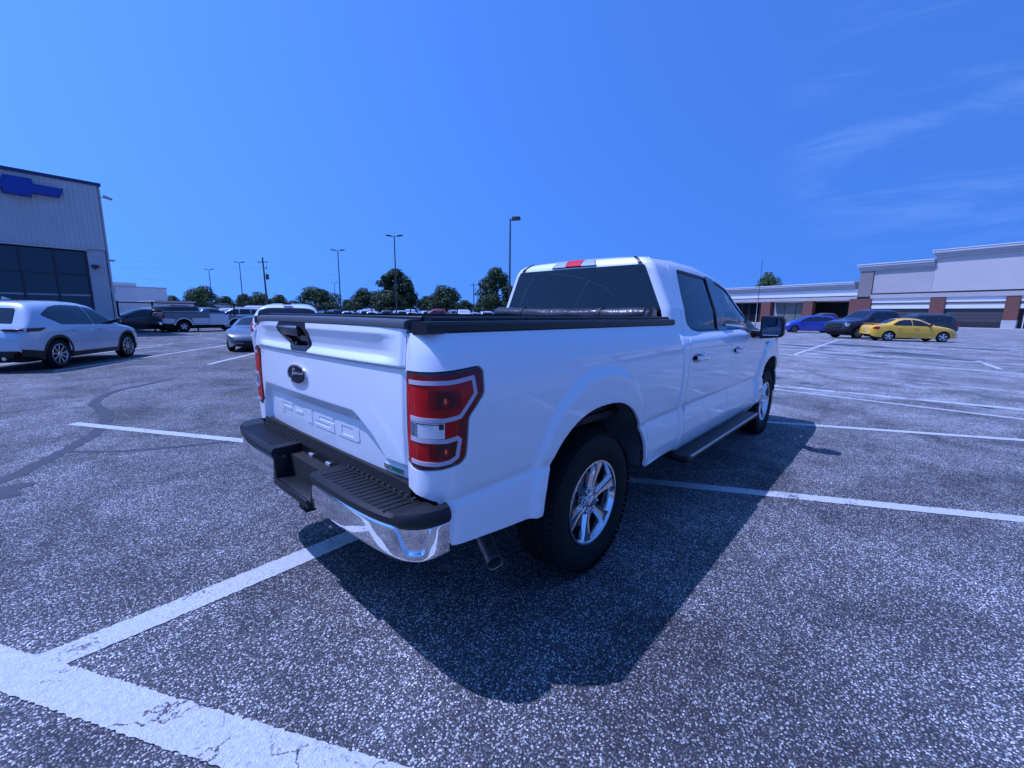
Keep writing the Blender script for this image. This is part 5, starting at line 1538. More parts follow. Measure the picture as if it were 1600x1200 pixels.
for sg in (-1, 1):
    ch = sweep('chrome_face', chrome_prof, M['chrome'], BP, sg, n=110)
    # pad: top as straight-backed plate
    V = []; F = []; n = 40; k = 6
    for i in range(n+1):
        s = i/n; p, nn = bpath(s)
        lift = 0.010*sst(0.60, 0.66, np.array([s]))[0]
        for o_, z in ((0.014, 0.700-lift*0.8), (0.018+lift, 0.712), (0.018+lift, 0.730+lift*0.6), (0.006+lift, 0.744+lift)):
            V.append((p[0]+nn[0]*o_, sg*(p[1]+nn[1]*o_), z))
        xb = 0.176+0.05*sst(0.80, 1.0, np.array([s]))[0]
        yb = min(abs(p[1]), 0.94)
        V.append((xb, sg*yb, 0.746+lift)); V.append((xb, sg*yb, 0.690))
    for i in range(n):
        for j in range(k): F.append((i*k+j, i*k+(j+1) % k, (i+1)*k+(j+1) % k, (i+1)*k+j))
    F += [tuple(range(k)), tuple(range(n*k, (n+1)*k))[::-1]]
    w = MB(); w.add(V, F); pad = w.build('step_pad', M['black_tex'], TR, angle=38)
    for i in range(15):
        y = 0.31+i*0.036
        w = MB(); w.hexa([(0.032, sg*y, 0.743), (0.150, sg*(y+0.016), 0.743), (0.150, sg*(y+0.022), 0.743), (0.032, sg*(y+0.007), 0.743),
                          (0.032, sg*y, 0.7462), (0.150, sg*(y+0.016), 0.7484), (0.150, sg*(y+0.022), 0.7484), (0.032, sg*(y+0.007), 0.7462)]); w.build('tread_rib', M['black'], pad)
    for i in range(13):
        w = MB(); y = 0.30+i*0.043; w.box((0.158, min(sg*y, sg*(y+0.012)), 0.745), (0.172, max(sg*y, sg*(y+0.012)), 0.756)); w.build('pad_clip', M['steel'], pad)
    # inner cheek of the step well
    w = MB(); w.hexa([(0.012, sg*0.205, 0.585), (0.165, sg*0.225, 0.585), (0.165, sg*0.285, 0.585), (0.012, sg*0.245, 0.585), (0.016, sg*0.245, 0.7425), (0.165, sg*0.275, 0.7425), (0.165, sg*0.33, 0.7425), (0.02, sg*0.30, 0.7425)])
    w.build('step_cheek', M['black_tex'], BP, bevel=0.006)
    w = MB(); w.box((0.06, min(sg*0.975, sg*0.99), 0.56), (0.20, max(sg*0.975, sg*0.99), 0.70))
# centre step tray
w = MB(); w.hexa([(0.000, -0.215, 0.560), (0.17, -0.225, 0.572), (0.17, 0.225, 0.572), (0.000, 0.215, 0.560), (0.000, -0.215, 0.592), (0.17, -0.225, 0.588), (0.17, 0.225, 0.588), (0.000, 0.215, 0.592)]); w.build('step_tray', M['black_tex'], BP, bevel=0.006)
w = MB(); w.box((-0.004, -0.21, 0.592), (0.010, 0.21, 0.602)); w.build('tray_lip', M['black'], BP, bevel=0.003)
w = MB(); w.box((0.160, -0.29, 0.585), (0.175, 0.29, 0.742)); w.build('plate_recess', M['black'], BP)
for y in (-0.10, 0.10):
    w = MB(); w.box((0.150, y-0.022, 0.700), (0.162, y+0.022, 0.720)); w.build('plate_lamp', M['lamp_clear'], BP, bevel=0.003)
w = MB(); w.box((0.145, 0.175, 0.645), (0.165, 0.235, 0.705)); tp = w.build('trailer_socket', M['black'], TR, bevel=0.006)
w = MB(); w.tube((0.135, 0.205, 0.675), (0.15, 0.205, 0.675), 0.014, n=12); w.build('socket_cap', M['steel'], tp)
w = MB(); w.tube((0.16, -0.02, 0.66), (0.10, -0.02, 0.62), 0.012, n=8); w.build('safety_chain_loop', M['steel'], BP)
w = MB(); w.box((0.055, -0.045, 0.465), (0.35, 0.045, 0.545)); hc = w.build('hitch_receiver', M['under'], TR, bevel=0.004)
w = MB(); w.box((0.050, -0.028, 0.480), (0.056, 0.028, 0.530)); w.build('receiver_opening', M['seal'], hc)
# seal below the gate and valance under lamp corner
w = MB(); w.box((0.165, -0.80, 0.742), (0.215, 0.80, 0.80)); w.build('gate_sill', M['under'], TR)

# ---- underbody
w = MB(); w.box((0.30, -0.70, 0.60), (5.6, 0.70, 0.72)); w.build('floor_pan', M['under'], TR)
for s in (-1, 1):
    w = MB(); w.box((0.15, s*0.50-0.05, 0.50), (5.9, s*0.50+0.05, 0.62)); w.build('frame_rail', M['under'], TR)
w = MB(); w.tube((WX, -0.75, 0.40), (WX, 0.75, 0.40), 0.05, n=12); w.build('rear_axle', M['under'], TR)
w = MB(); V, F = lathe([(0, -0.16), (0.12, -0.12), (0.16, 0), (0.12, 0.12), (0, 0.16)], n=16); w.add([(a+WX, b, c+0.40) for a, b, c in V], F); w.build('differential', M['under'], TR, angle=60)
w = MB(); w.tube((5.24, -0.75, 0.42), (5.24, 0.75, 0.42), 0.045, n=10); w.build('front_axle', M['under'], TR)
w = MB(); w.box((2.0, 0.12, 0.44), (3.4, 0.42, 0.60)); w.build('fuel_tank', M['under'], TR, bevel=0.03)
# exhaust
M['exhaust'] = mat('exhaust_steel', (0.30, 0.28, 0.27), 0.4, metal=0.8, var=0.3, vscale=25)
tip = np.array([0.590, -0.845, 0.295]); dr = np.array([-0.30, -0.70, -0.26]); dr /= np.linalg.norm(dr)
V, F = lathe([(0.040, -0.24), (0.040, 0.0), (0.0425, 0.002), (0.0425, 0.0), (0.0365, 0.0), (0.0365, -0.22), (0.0, -0.22)], n=28)
mq = Vector(dr).to_track_quat('Y', 'Z').to_matrix()
w = MB(); w.add([tuple(mq @ Vector(v)+Vector(tip)) for v in V], F); w.path([tuple(tip-dr*0.2), (0.85, -0.60, 0.44), (1.1, -0.42, 0.52), (1.6, -0.42, 0.55), (2.4, -0.30, 0.45), (4.0, -0.3, 0.45)], 0.034, 14)
w.build('exhaust_pipe', M['exhaust'], TR, angle=50)
# running boards
for s in (-1, 1):
    w = MB(); w.prism([(s*a, b) for a, b in [(0.90, 0.405), (0.92, 0.43), (1.075, 0.436), (1.098, 0.425), (1.092, 0.395), (1.05, 0.378), (0.92, 0.385)]], 'x', 2.36, 4.36)
    rbd = w.build('running_board', M['black_tex'], TR, bevel=0.006)
    w = MB(); w.box((2.40, min(s*1.083, s*1.100), 0.4265), (4.33, max(s*1.083, s*1.100), 0.4345)); w.build('bright_strip', M['alloy'], rbd)
    for x in (2.7, 3.4, 4.1):
        w = MB(); w.hexa([(x, s*0.5, 0.50), (x+0.06, s*0.5, 0.50), (x+0.06, s*0.93, 0.39), (x, s*0.93, 0.39), (x, s*0.5, 0.54), (x+0.06, s*0.5, 0.54), (x+0.06, s*0.95, 0.415), (x, s*0.95, 0.415)]); w.build('step_bracket', M['under'], rbd)

# ---- wheel-house liners
def liner(cx, s, front):
    A = arch(cx, 0.50, 0.47, a=0.555, b=0.575)
    V = []; F = []
    ysl = [0.952, 0.90, 0.80, 0.68, 0.56]
    for i, (x, z) in enumerate(A):
        for j, y in enumerate(ysl):
            k = 1+0.03*math.sin(i*0.9)*math.sin(j*1.3)
            d = 0.012*j
            V.append((cx+(x-cx)*(1.0+0.01*j)*(k if j else 1), s*y, 0.42+(z-0.42)*(1+0.02*j)*(k if j else 1)))
    n = len(ysl)
    for i in range(len(A)-1):
        for j in range(n-1): F.append((i*n+j, i*n+j+1, (i+1)*n+j+1, (i+1)*n+j))
    w = MB(); w.add(V, F); return w.build('wheel_liner', M['liner'], TR, angle=70)
for s in (-1, 1):
    lr = liner(WX+0.027, s, 0); lf_ = liner(FXW+0.01, s, 1)
    for cx, L_ in ((WX+0.027, lr), (FXW+0.01, lf_)):
        w = MB(); w.box((cx-0.62, min(s*0.50, s*0.54), 0.50), (cx+0.62, max(s*0.50, s*0.54), 1.05)); w.build('inner_wall', M['under'], L_)

# ---- wheels: built about the origin, outer face towards -y
def tyre_prof(R, wd, rr):
    h = wd/2
    return [(rr, -h*0.80), (rr+0.012, -h*0.90), (rr+(R-rr)*0.35, -h*1.0), (rr+(R-rr)*0.62, -h*1.0), (R-0.030, -h*0.93), (R-0.010, -h*0.83), (R-0.003, -h*0.74),
            (R, -h*0.50), (R-0.009, -h*0.48), (R-0.009, -h*0.42), (R, -h*0.40), (R+0.001, -h*0.08), (R-0.009, -h*0.06), (R-0.009, h*0.06), (R+0.001, h*0.08),
            (R, h*0.40), (R-0.009, h*0.42), (R-0.009, h*0.48), (R, h*0.5), (R-0.003, h*0.74), (R-0.03, h*0.93), (rr+(R-rr)*0.5, h*1.0), (rr, h*0.8)]
def make_truck_wheel(parent, loc, outward=-1):
    R, wd, rr = 0.408, 0.252, 0.243
    V, F = lathe(tyre_prof(R, wd, rr), n=72)
    w = MB(); w.add(V, F)
    for i in range(72):                       # shoulder tread blocks
        for sd in (-1, 1):
            t = 2*PI*(i+0.25*sd)/72; c, s_ = math.cos(t), math.sin(t)
            tx, tz = -s_, c
            ww = 0.0115
            P_ = []
            for r_, y in ((R-0.016, sd*wd/2*0.965), (R+0.002, sd*wd/2*0.70)):
                for q in (-1, 1): P_.append((r_*c+tx*ww*q, y, r_*s_+tz*ww*q))
            for r_, y in ((R-0.004, sd*wd/2*0.985), (R+0.004, sd*wd/2*0.72)):
                for q in (-1, 1): P_.append((r_*c+tx*ww*q, y, r_*s_+tz*ww*q))
            w.add(P_, [(0, 1, 3, 2), (4, 6, 7, 5), (0, 4, 5, 1), (2, 3, 7, 6), (0, 2, 6, 4), (1, 5, 7, 3)])
    ty = w.build('wheel', M['rubber'], parent, angle=38)
    ty.location = loc
    if outward > 0: ty.rotation_euler = (0, 0, PI)
    yo = -wd/2*0.80
    # rim barrel
    V, F = lathe([(rr+0.004, yo-0.006), (rr+0.001, yo-0.014), (rr-0.010, yo-0.014), (rr-0.018, yo-0.002), (rr-0.024, yo+0.03), (rr-0.036, yo+0.10), (rr-0.040, yo+0.20)], n=72)
    w = MB(); w.add(V, F); w.build('rim', M['rim'], ty, angle=50)
    V, F = lathe([(rr-0.02, yo+0.085), (0.05, yo+0.10)], n=48); w = MB(); w.add(V, F); w.build('brake_shield', M['under'], ty)
    V, F = lathe([(0.16, yo+0.070), (0.16, yo+0.055), (0.06, yo+0.055)], n=48); w = MB(); w.add(V, F); w.build('brake_disc', M['steel'], ty, angle=40)
    # six broad spokes with bevelled flanks
    for i in range(6):
        a0 = 2*PI*i/6+0.30; c, s_ = math.cos(a0), math.sin(a0)
        def Q(r_, t, y): return (r_*c-t*s_, y, r_*s_+t*c)
        st = [(0.045, 0.026, 0.014, yo+0.012, yo+0.045), (0.085, 0.024, 0.013, yo+0.010, yo+0.045), (0.135, 0.028, 0.018, yo+0.006, yo+0.05), (0.185, 0.036, 0.026, yo-0.002, yo+0.05), (0.222, 0.046, 0.036, yo-0.006, yo+0.045), (0.231, 0.050, 0.042, yo-0.006, yo+0.02)]
        V = []; F = []
        for r_, wo, wi, yf, yb in st:
            V += [Q(r_, -wo, yb), Q(r_, -wo*1.0, yf+0.022), Q(r_, -wi, yf), Q(r_, -wi*0.35, yf+0.003), Q(r_, wi*0.35, yf+0.003), Q(r_, wi, yf), Q(r_, wo, yf+0.022), Q(r_, wo, yb)]
        for j in range(len(st)-1):
            for k in range(8): F.append((j*8+k, j*8+(k+1) % 8, (j+1)*8+(k+1) % 8, (j+1)*8+k))
        F += [tuple(range(8)), tuple(range(40, 48))[::-1]]
        w = MB(); w.add(V, F); w.build('spoke', M['rim'], ty, angle=24)
        # lug nuts sit between the spokes
        a1 = a0+PI/6; x, z = 0.066*math.cos(a1), 0.066*math.sin(a1)
        w = MB(); w.tube((x, yo+0.038, z), (x, yo+0.004, z), 0.0125, 0.011, n=6); w.tube((x, yo+0.004, z), (x, yo-0.001, z), 0.010, 0.006, n=6); w.build('lug_nut', M['chrome'], ty)
        V, F = lathe([(0.020, yo+0.016), (0.0165, yo+0.012), (0.015, yo+0.04)], n=14); w = MB(); w.add([(a+x, b, c_+z) for a, b, c_ in V], F); w.build('nut_pocket', M['rim'], ty, angle=50)
    V, F = lathe([(0.082, yo+0.045), (0.080, yo+0.026), (0.060, yo+0.020), (0.036, yo+0.014), (0.033, yo+0.002), (0.028, yo-0.001), (0.0, yo-0.001)], n=36); w = MB(); w.add(V, F); hub = w.build('hub', M['rim'], ty, angle=35)
    w = MB(); w.add([(0.025*math.cos(t), yo-0.0025, 0.011*math.sin(t)) for t in np.linspace(0, 2*PI, 24, endpoint=False)]+[(0.025*math.cos(t), yo-0.0005, 0.011*math.sin(t)) for t in np.linspace(0, 2*PI, 24, endpoint=False)],
                    [tuple(range(24))]+[(i, (i+1) % 24, 24+(i+1) % 24, 24+i) for i in range(24)]); w.build('hub_badge', M['badge_blue'], hub) if False else None
    return ty
tw = make_truck_wheel(TR, (WX+0.008, -0.848, 0.408))
def dup_part(o, parent, loc, rz=0):
    c = o.copy(); COL.objects.link(c); c.parent = parent; c.location = loc; c.rotation_euler = (0, 0, rz)
    for ch_ in o.children:
        d = ch_.copy(); COL.objects.link(d); d.parent = c
    return c
fw = dup_part(tw, TR, (FXW, -0.848, 0.408))
fw.rotation_euler = (0, rad(20), 0)
dup_part(tw, TR, (WX, 0.848, 0.408), PI)
dup_part(tw, TR, (FXW, 0.848, 0.408), PI)

# =================================================================== OTHER VEHICLES
class CarBody:
    """shape of a car: plan taper, rocker, shoulder and top contour; x from the rear (0) to the front (L), centred later"""
    def __init__(s, L, W, top, shoulder, rocker, plan, wheels, ra, wz, n_hi=5.5, tumble=0.42):
        s.L, s.W = L, W; s.top = np.array(spline(top, 120)) if False else np.array(top, float)
        s.sh = np.array(shoulder, float); s.rk = np.array(rocker, float); s.pl = np.array(plan, float)
        s.wheels, s.ra, s.wz, s.n_hi, s.tumble = wheels, ra, wz, n_hi, tumble
        xs = np.linspace(0, L, 500)
        def sm(a, w):
            y = np.interp(xs, a[:, 0], a[:, 1]); k = np.exp(-0.5*(np.arange(-3*w, 3*w+1)/w)**2); k /= k.sum()
            return np.convolve(np.pad(y, 3*w, mode='reflect', reflect_type='odd'), k, 'valid')
        s.xs = xs
        s._t = sm(s.top, 4); s._s = sm(s.sh, 8); s._w = sm(s.pl, 6)*W/2
        s._s = np.minimum(s._s, s._t-0.015)
    def zt(s, x): return np.interp(x, s.xs, s._t)
    def zs(s, x): return np.interp(x, s.xs, s._s)
    def w(s, x): return np.interp(x, s.xs, s._w)
    def zl(s, x):
        z = np.interp(x, s.rk[:, 0], s.rk[:, 1])
        for c in s.wheels:
            d = s.ra**2-(x-c)**2
            z = np.where(d > 0, np.maximum(z, s.wz+np.sqrt(np.maximum(d, 0))), z)
        return z
    def y(s, x, z):
        x = np.asarray(x, float); z = np.asarray(z, float)
        w, zs, zt = s.w(x), s.zs(x), s.zt(x); h = np.maximum(0.01, zt-zs)
        n = 2.4+(s.n_hi-2.4)*np.clip(h/0.4, 0, 1)
        f = np.clip((z-zs)/h, 0, 1)
        up = w*np.maximum(0, 1-f**n)**(1/n)*(1-s.tumble*f*h)
        q = np.clip((zs-z)/np.maximum(0.1, zs-0.25), 0, 1)
        lo = w*(1-0.055*q**2+0.012*np.sin(PI*q))
        # soft waist line
        lo = lo+0.006*np.exp(-((z-(zs-0.12))/0.03)**2)
        return np.where(z > zs, up, lo)
    def ztop_at(s, x, y):
        x = np.asarray(x, float); y = np.abs(np.asarray(y, float))
        lo, hi = s.zs(x), s.zt(x)
        for _ in range(34):
            m = (lo+hi)/2; k = s.y(x, m) > y; lo = np.where(k, m, lo); hi = np.where(k, hi, m)
        return lo
    def side(s, sgn):
        c = s.L/2
        return lambda x, z: (np.asarray(x, float)-c, sgn*s.y(x, z), np.asarray(z, float)+0*x)
    def topf(s):
        c = s.L/2
        return lambda x, y: (np.asarray(x, float)-c, np.asarray(y, float)+0*x, s.ztop_at(x, y))
    def build(s, m, parent):
        X = list(np.arange(0, s.L, 0.05))+[s.L, 0.012, 0.03, s.L-0.012, s.L-0.03]
        for c in s.wheels:
            for k in np.linspace(-1, 1, 25): X.append(c+s.ra*math.sin(k*PI/2)*0.9999)
            X += [c-s.ra-0.002, c+s.ra+0.002]
        X = np.array(sorted(set(np.round([x for x in X if 0 <= x <= s.L], 4))))
        nl, nu = 9, 13
        V = []; F = []
        for x in X:
            zl, zs, zt, w = float(s.zl(x)), float(s.zs(x)), float(s.zt(x)), float(s.w(x)); h = max(0.01, zt-zs)
            zl = min(zl, zs-0.01)
            n = 2.4+(s.n_hi-2.4)*min(1, h/0.4)
            pts = []
            for i in range(nl):
                z = zl+(zs-zl)*i/nl; pts.append((float(s.y(x, z)), z))
            for i in range(nu+1):
                t = (i/nu)*PI/2; f = math.sin(t)**(2/n); yy = w*max(0, math.cos(t))**(2/n)*(1-s.tumble*f*h)
                pts.append((yy, zs+h*f))
            ring = [(-a, b) for a, b in pts[:-1]]+[(0, pts[-1][1])]+[(a, b) for a, b in pts[:-1][::-1]]
            for a, b in ring: V.append((x-s.L/2, a, b))
        k = 2*(nl+nu)+1
        for i in range(len(X)-1):
            for j in range(k-1): F.append((i*k+j, i*k+j+1, (i+1)*k+j+1, (i+1)*k+j))
        F += [tuple(range(k))[::-1], tuple(range((len(X)-1)*k, len(X)*k))]
        w = MB(); w.add(V, F); return w.build('body', m, parent, angle=34)

def simple_wheel(R, wd, spokes, rimmat, parent, loc, name='wheel', rfrac=0.68, sw=0.16, twin=False, right=True):
    rr = R*rfrac
    h = wd/2
    V, F = lathe([(rr, -h*0.85), (rr+(R-rr)*0.4, -h), (R-0.03, -h*0.94), (R, -h*0.65), (R, h*0.65), (R-0.03, h*0.94), (rr, h*0.9)], n=36)
    w = MB(); w.add(V, F); ty = w.build(name, M['rubber'], parent, angle=40); ty.location = loc
    if not right: ty.rotation_euler = (0, 0, PI)
    yo = -h*0.85
    V, F = lathe([(rr+0.002, yo-0.004), (rr-0.012, yo-0.01), (rr-0.022, yo+0.01), (rr-0.03, yo+0.09), (0.0, yo+0.10)], n=36)
    w = MB(); w.add(V[:], F); b = w.build('rim', M['alloy'] if rimmat != 'steel' else M['steel'], ty, angle=40)
    w = MB(); V, F = lathe([(rr-0.035, yo+0.085), (0, yo+0.085)], n=24); w.add(V, F); w.build('brake_shield', M['under'], ty)
    w = MB()
    for i in range(spokes):
        for off in ((-0.10, 0.10) if twin else (0,)):
            a0 = 2*PI*i/spokes+0.2; a1 = a0+off
            c0, s0, c1, s1 = math.cos(a0), math.sin(a0), math.cos(a1), math.sin(a1)
            w0 = rr*sw*(0.55 if twin else 1); w1 = w0*1.25
            r0, r1 = 0.04, rr-0.012
            def q(r, t, y, c, s_): return (r*c-t*s_, y, r*s_+t*c)
            w.hexa([q(r0, -w0/2, yo+0.05, c0, s0), q(r0, w0/2, yo+0.05, c0, s0), q(r1, w1/2, yo+0.04, c1, s1), q(r1, -w1/2, yo+0.04, c1, s1),
                    q(r0, -w0/2, yo+0.012, c0, s0), q(r0, w0/2, yo+0.012, c0, s0), q(r1, w1/2, yo-0.004, c1, s1), q(r1, -w1/2, yo-0.004, c1, s1)])
    V, F = lathe([(0.06, yo+0.05), (0.058, yo+0.012), (0.02, yo+0.004), (0, yo+0.004)], n=16); w.add(V, F)
    w.build('spokes', M[rimmat], ty, angle=30)
    return ty

def veh(name, label, cat, x, y, head, cb, paint, glass, glassmat='glass_far', group=None, wheel=None, lamps=(), tops=(), doors=(), extra=None, clad=False, rr=0.34, wd=0.22):
    e = empty(name, label, cat, (x, y, 0), head, group)
    body = cb.build(paint, e)
    c = cb.L/2
    for nm, poly, mm, off in glass:
        for s_ in (-1, 1):
            panel(nm, fillet(poly, 0.03, 2), cb.side(s_), M[mm] if isinstance(mm, str) else mm, e, step=0.07, off=off, thick=0.012, flip=(s_ > 0))
    for nm, poly, mm, off in tops:
        panel(nm, fillet(poly, 0.03, 2), cb.topf(), M[mm] if isinstance(mm, str) else mm, e, step=0.07, off=off, thick=0.012)
    w = MB(); w.box((0.25-c, -cb.W/2+0.27, 0.22), (cb.L-0.25-c, cb.W/2-0.27, 0.60)); w.build('underbody', M['under'], e)
    for cx in cb.wheels:
        V = []
        for i in range(19):
            t = PI*(i/18)*1.16-0.25
            for yy in (cb.W/2*0.955, cb.W/2-0.30): V.append((cx-c+cb.ra*math.cos(t)*1.0, yy, cb.wz+cb.ra*math.sin(t)))
        F = [(2*i, 2*i+1, 2*i+3, 2*i+2) for i in range(18)]
        for q in (1, -1):
            w = MB(); w.add([(a_, q*b_, d_) for a_, b_, d_ in V], F); w.build('wheel_liner', M['under'], e)
    proto = None
    for i, cx in enumerate(cb.wheels):
        for s_ in (-1, 1):
            loc = (cx-c, s_*(cb.W/2-wd/2-0.015), rr)
            if proto is None: proto = simple_wheel(rr, wd, parent=e, loc=loc, **(wheel or dict(spokes=5, rimmat='alloy')))
            else: dup_part(proto, e, loc, 0 if s_ < 0 else PI)
    if extra: extra(e, cb)
    return e

def box_part(e, name, a, b, m, bevel=0.0):
    w = MB(); w.box(a, b); return w.build(name, M[m], e, bevel=bevel)
def mirrors(e, cb, x, z, m, h=0.16):
    for s_ in (-1, 1):
        y0 = float(cb.y(x, z)); xx = x-cb.L/2
        w = MB(); w.hexa([(xx-0.05, s_*(y0-0.02), z-0.03), (xx+0.12, s_*(y0-0.02), z-0.03), (xx+0.10, s_*(y0+0.20), z-0.02), (xx-0.03, s_*(y0+0.22), z-0.02),
                          (xx-0.05, s_*(y0-0.02), z+0.03), (xx+0.10, s_*(y0-0.02), z+0.04), (xx+0.08, s_*(y0+0.20), z+h-0.02), (xx-0.03, s_*(y0+0.22), z+h-0.03)])
        w.build('door_mirror', m, e, bevel=0.015)

P = {}
for k_, c_, me_ in (('silver', (0.50, 0.58, 0.66), 0.15), ('pearl', (0.62, 0.66, 0.70), 0.1), ('grey', (0.16, 0.17, 0.185), 0.5), ('black', (0.012, 0.013, 0.016), 0.0), ('navy', (0.012, 0.02, 0.06), 0.2),
                    ('blue', (0.012, 0.05, 0.42), 0.3), ('yellow', (0.95, 0.50, 0.02), 0.0), ('red', (0.35, 0.02, 0.02), 0.0), ('maroon', (0.11, 0.02, 0.03), 0.2), ('white', (0.78, 0.78, 0.78), 0.0),
                    ('slate', (0.10, 0.12, 0.15), 0.35), ('tan', (0.38, 0.34, 0.28), 0.3)):
    P[k_] = mat_paint('paint_'+k_, c_, 0.32, me_, dirt=0.10)

# ---- light silver crossover on the left
cx5 = CarBody(4.55, 1.84,
    top=[(0, 0.80), (0.03, 0.93), (0.10, 1.02), (0.16, 1.10), (0.40, 1.44), (0.50, 1.575), (0.62, 1.615), (1.1, 1.655), (1.7, 1.665), (2.25, 1.64), (2.60, 1.575), (3.28, 1.125), (3.38, 1.075), (3.9, 0.985), (4.25, 0.90), (4.43, 0.80), (4.55, 0.62)],
    shoulder=[(0, 0.76), (0.1, 0.98), (0.6, 1.06), (1.2, 1.045), (2.5, 1.00), (3.3, 0.96), (4.1, 0.84), (4.4, 0.70), (4.55, 0.58)],
    rocker=[(0, 0.50), (0.06, 0.42), (0.3, 0.34), (0.5, 0.27), (1.4, 0.26), (3.2, 0.25), (4.1, 0.25), (4.45, 0.28), (4.55, 0.42)],
    plan=[(0, 0.80), (0.10, 0.90), (0.3, 0.965), (0.9, 1.0), (2.0, 0.985), (3.3, 0.985), (3.8, 0.985), (4.2, 0.90), (4.4, 0.80), (4.55, 0.62)],
    wheels=(0.92, 3.62), ra=0.41, wz=0.36)
def ring_poly(c, z, r0, r1, a0, a1, n=16):
    t = np.linspace(a0, a1, n)
    return [(c+r1*math.cos(q), z+r1*math.sin(q)) for q in t]+[(c+r0*math.cos(q), z+r0*math.sin(q)) for q in t[::-1]]
def cx5_extra(e, cb):
    mirrors(e, cb, 3.05, 1.10, P['black'])
    for s_ in (-1, 1):
        f = cb.side(s_)
        def sp(nm, poly, m, off, th=0.010, par=e): return panel(nm, poly, f, m, par, step=0.06, off=off, thick=th, flip=(s_ > 0))
        for c in cb.wheels: sp('wheel_arch_trim', ring_poly(c, 0.36, 0.412, 0.475, -0.22, PI+0.22), M['black'], 0.010, 0.02)
        sp('sill_trim', [(1.37, 0.27), (3.17, 0.26), (3.17, 0.37), (1.37, 0.38)], M['black'], 0.010, 0.02)
        sp('bumper_trim', [(0.03, 0.38), (0.45, 0.30), (0.46, 0.47), (0.03, 0.54)], M['black'], 0.008, 0.02)
        sp('bumper_trim', [(4.08, 0.26), (4.46, 0.28), (4.44, 0.40), (4.08, 0.40)], M['black'], 0.008, 0.02)
        rd = sp('rear_door', [(1.28, 0.42), (2.18, 0.40), (2.20, 0.99), (1.10, 1.02), (1.10, 0.86), (1.22, 0.66)], P['silver'], 0.0035, 0.006)
        fd = sp('front_door', [(2.215, 0.40), (3.18, 0.40), (3.20, 0.94), (2.23, 0.985)], P['silver'], 0.0035, 0.006)
        for d_, x in ((rd, 1.42), (fd, 2.38)):
            yy = float(cb.y(x, 0.91)); w = MB(); w.box((x-cb.L/2, min(s_*yy, s_*(yy+0.035)), 0.905), (x+0.2-cb.L/2, max(s_*yy, s_*(yy+0.035)), 0.94)); w.build('door_handle', P['silver'], d_, bevel=0.008)
        sp('tail_lamp', [(0.045, 0.955), (0.12, 0.925), (0.40, 0.935), (0.50, 0.965), (0.60, 1.015), (0.44, 1.02), (0.13, 1.005)], M['red_dark'], 0.006)
        sp('headlight', [(4.10, 0.80), (4.30, 0.74), (4.42, 0.70), (4.40, 0.62), (4.22, 0.68), (4.08, 0.74)], M['lamp_clear'], 0.006)
    w = MB(); w.box((-2.29, -0.62, 0.34), (-2.24, 0.62, 0.50)); w.build('rear_valance', M['black'], e, bevel=0.02)
    for y in (-0.60, 0.60):
        box_part(e, 'rear_reflector', (-2.298, y-0.12, 0.455), (-2.285, y+0.12, 0.485), 'red_dark')
        box_part(e, 'tail_lamp', (-2.262, y*1.05-0.20, 0.945), (-2.20, y*1.05+0.17, 0.995), 'red_dark', 0.01)
    w = MB(); w.hexa([(-1.45, -0.02, 1.66), (-1.22, -0.015, 1.67), (-1.22, 0.015, 1.67), (-1.45, 0.02, 1.66), (-1.46, -0.005, 1.73), (-1.42, -0.004, 1.73), (-1.42, 0.004, 1.73), (-1.46, 0.005, 1.73)]); w.build('roof_fin', P['silver'], e)
    for y in (-0.45, 0.45):
        w = MB(); w.tube((-2.31, y, 0.33), (-2.2, y, 0.33), 0.04, n=14); w.build('exhaust_tip', M['chrome'], e)
SW = dict(spokes=5, rimmat='alloy')
veh('crossover_car', 'light silver-blue crossover parked at the far left in front of the showroom', 'car', -0.50, 14.84, rad(56.3), cx5, P['silver'],
    glass=[('side_window', [(0.62, 1.31), (0.78, 1.40), (1.02, 1.50), (1.30, 1.545), (1.62, 1.555), (1.66, 1.06), (1.08, 1.075)], 'glass_far', 0.004),
           ('side_window', [(1.67, 1.06), (1.635, 1.555), (2.15, 1.535), (2.22, 1.05)], 'glass_far', 0.005),
           ('side_window', [(2.255, 1.05), (2.19, 1.53), (2.45, 1.49), (2.72, 1.385), (3.02, 1.18), (3.12, 1.07), (3.0, 1.04)], 'glass_far', 0.004)],
    tops=[('windscreen', [(2.66, -0.55), (3.24, -0.66), (3.30, 0), (3.24, 0.66), (2.66, 0.55), (2.62, 0)], 'glass_far', 0.004),
          ('rear_window', [(0.175, -0.56), (0.42, -0.50), (0.42, 0.50), (0.175, 0.56)], 'glass_far', 0.006)],
    wheel=dict(spokes=9, rimmat='alloy', rfrac=0.70, sw=0.13, twin=False), extra=cx5_extra, rr=0.355, wd=0.225)

# ---- yellow saloon on the right
neon = CarBody(4.43, 1.71,
    top=[(0, 0.80), (0.04, 0.93), (0.12, 0.985), (0.55, 1.03), (0.72, 1.06), (1.38, 1.355), (1.62, 1.395), (2.1, 1.41), (2.5, 1.37), (3.15, 1.04), (3.28, 0.99), (3.8, 0.90), (4.15, 0.78), (4.35, 0.66), (4.43, 0.55)],
    shoulder=[(0, 0.74), (0.1, 0.90), (0.8, 0.95), (2.0, 0.92), (3.2, 0.88), (4.0, 0.74), (4.43, 0.50)],
    rocker=[(0, 0.42), (0.08, 0.32), (0.4, 0.24), (3.9, 0.21), (4.35, 0.24), (4.43, 0.36)],
    plan=[(0, 0.76), (0.06, 0.86), (0.25, 0.95), (0.8, 1.0), (3.4, 1.0), (3.9, 0.95), (4.2, 0.84), (4.35, 0.72), (4.43, 0.56)],
    wheels=(0.93, 3.60), ra=0.345, wz=0.31, n_hi=3.6, tumble=0.50)
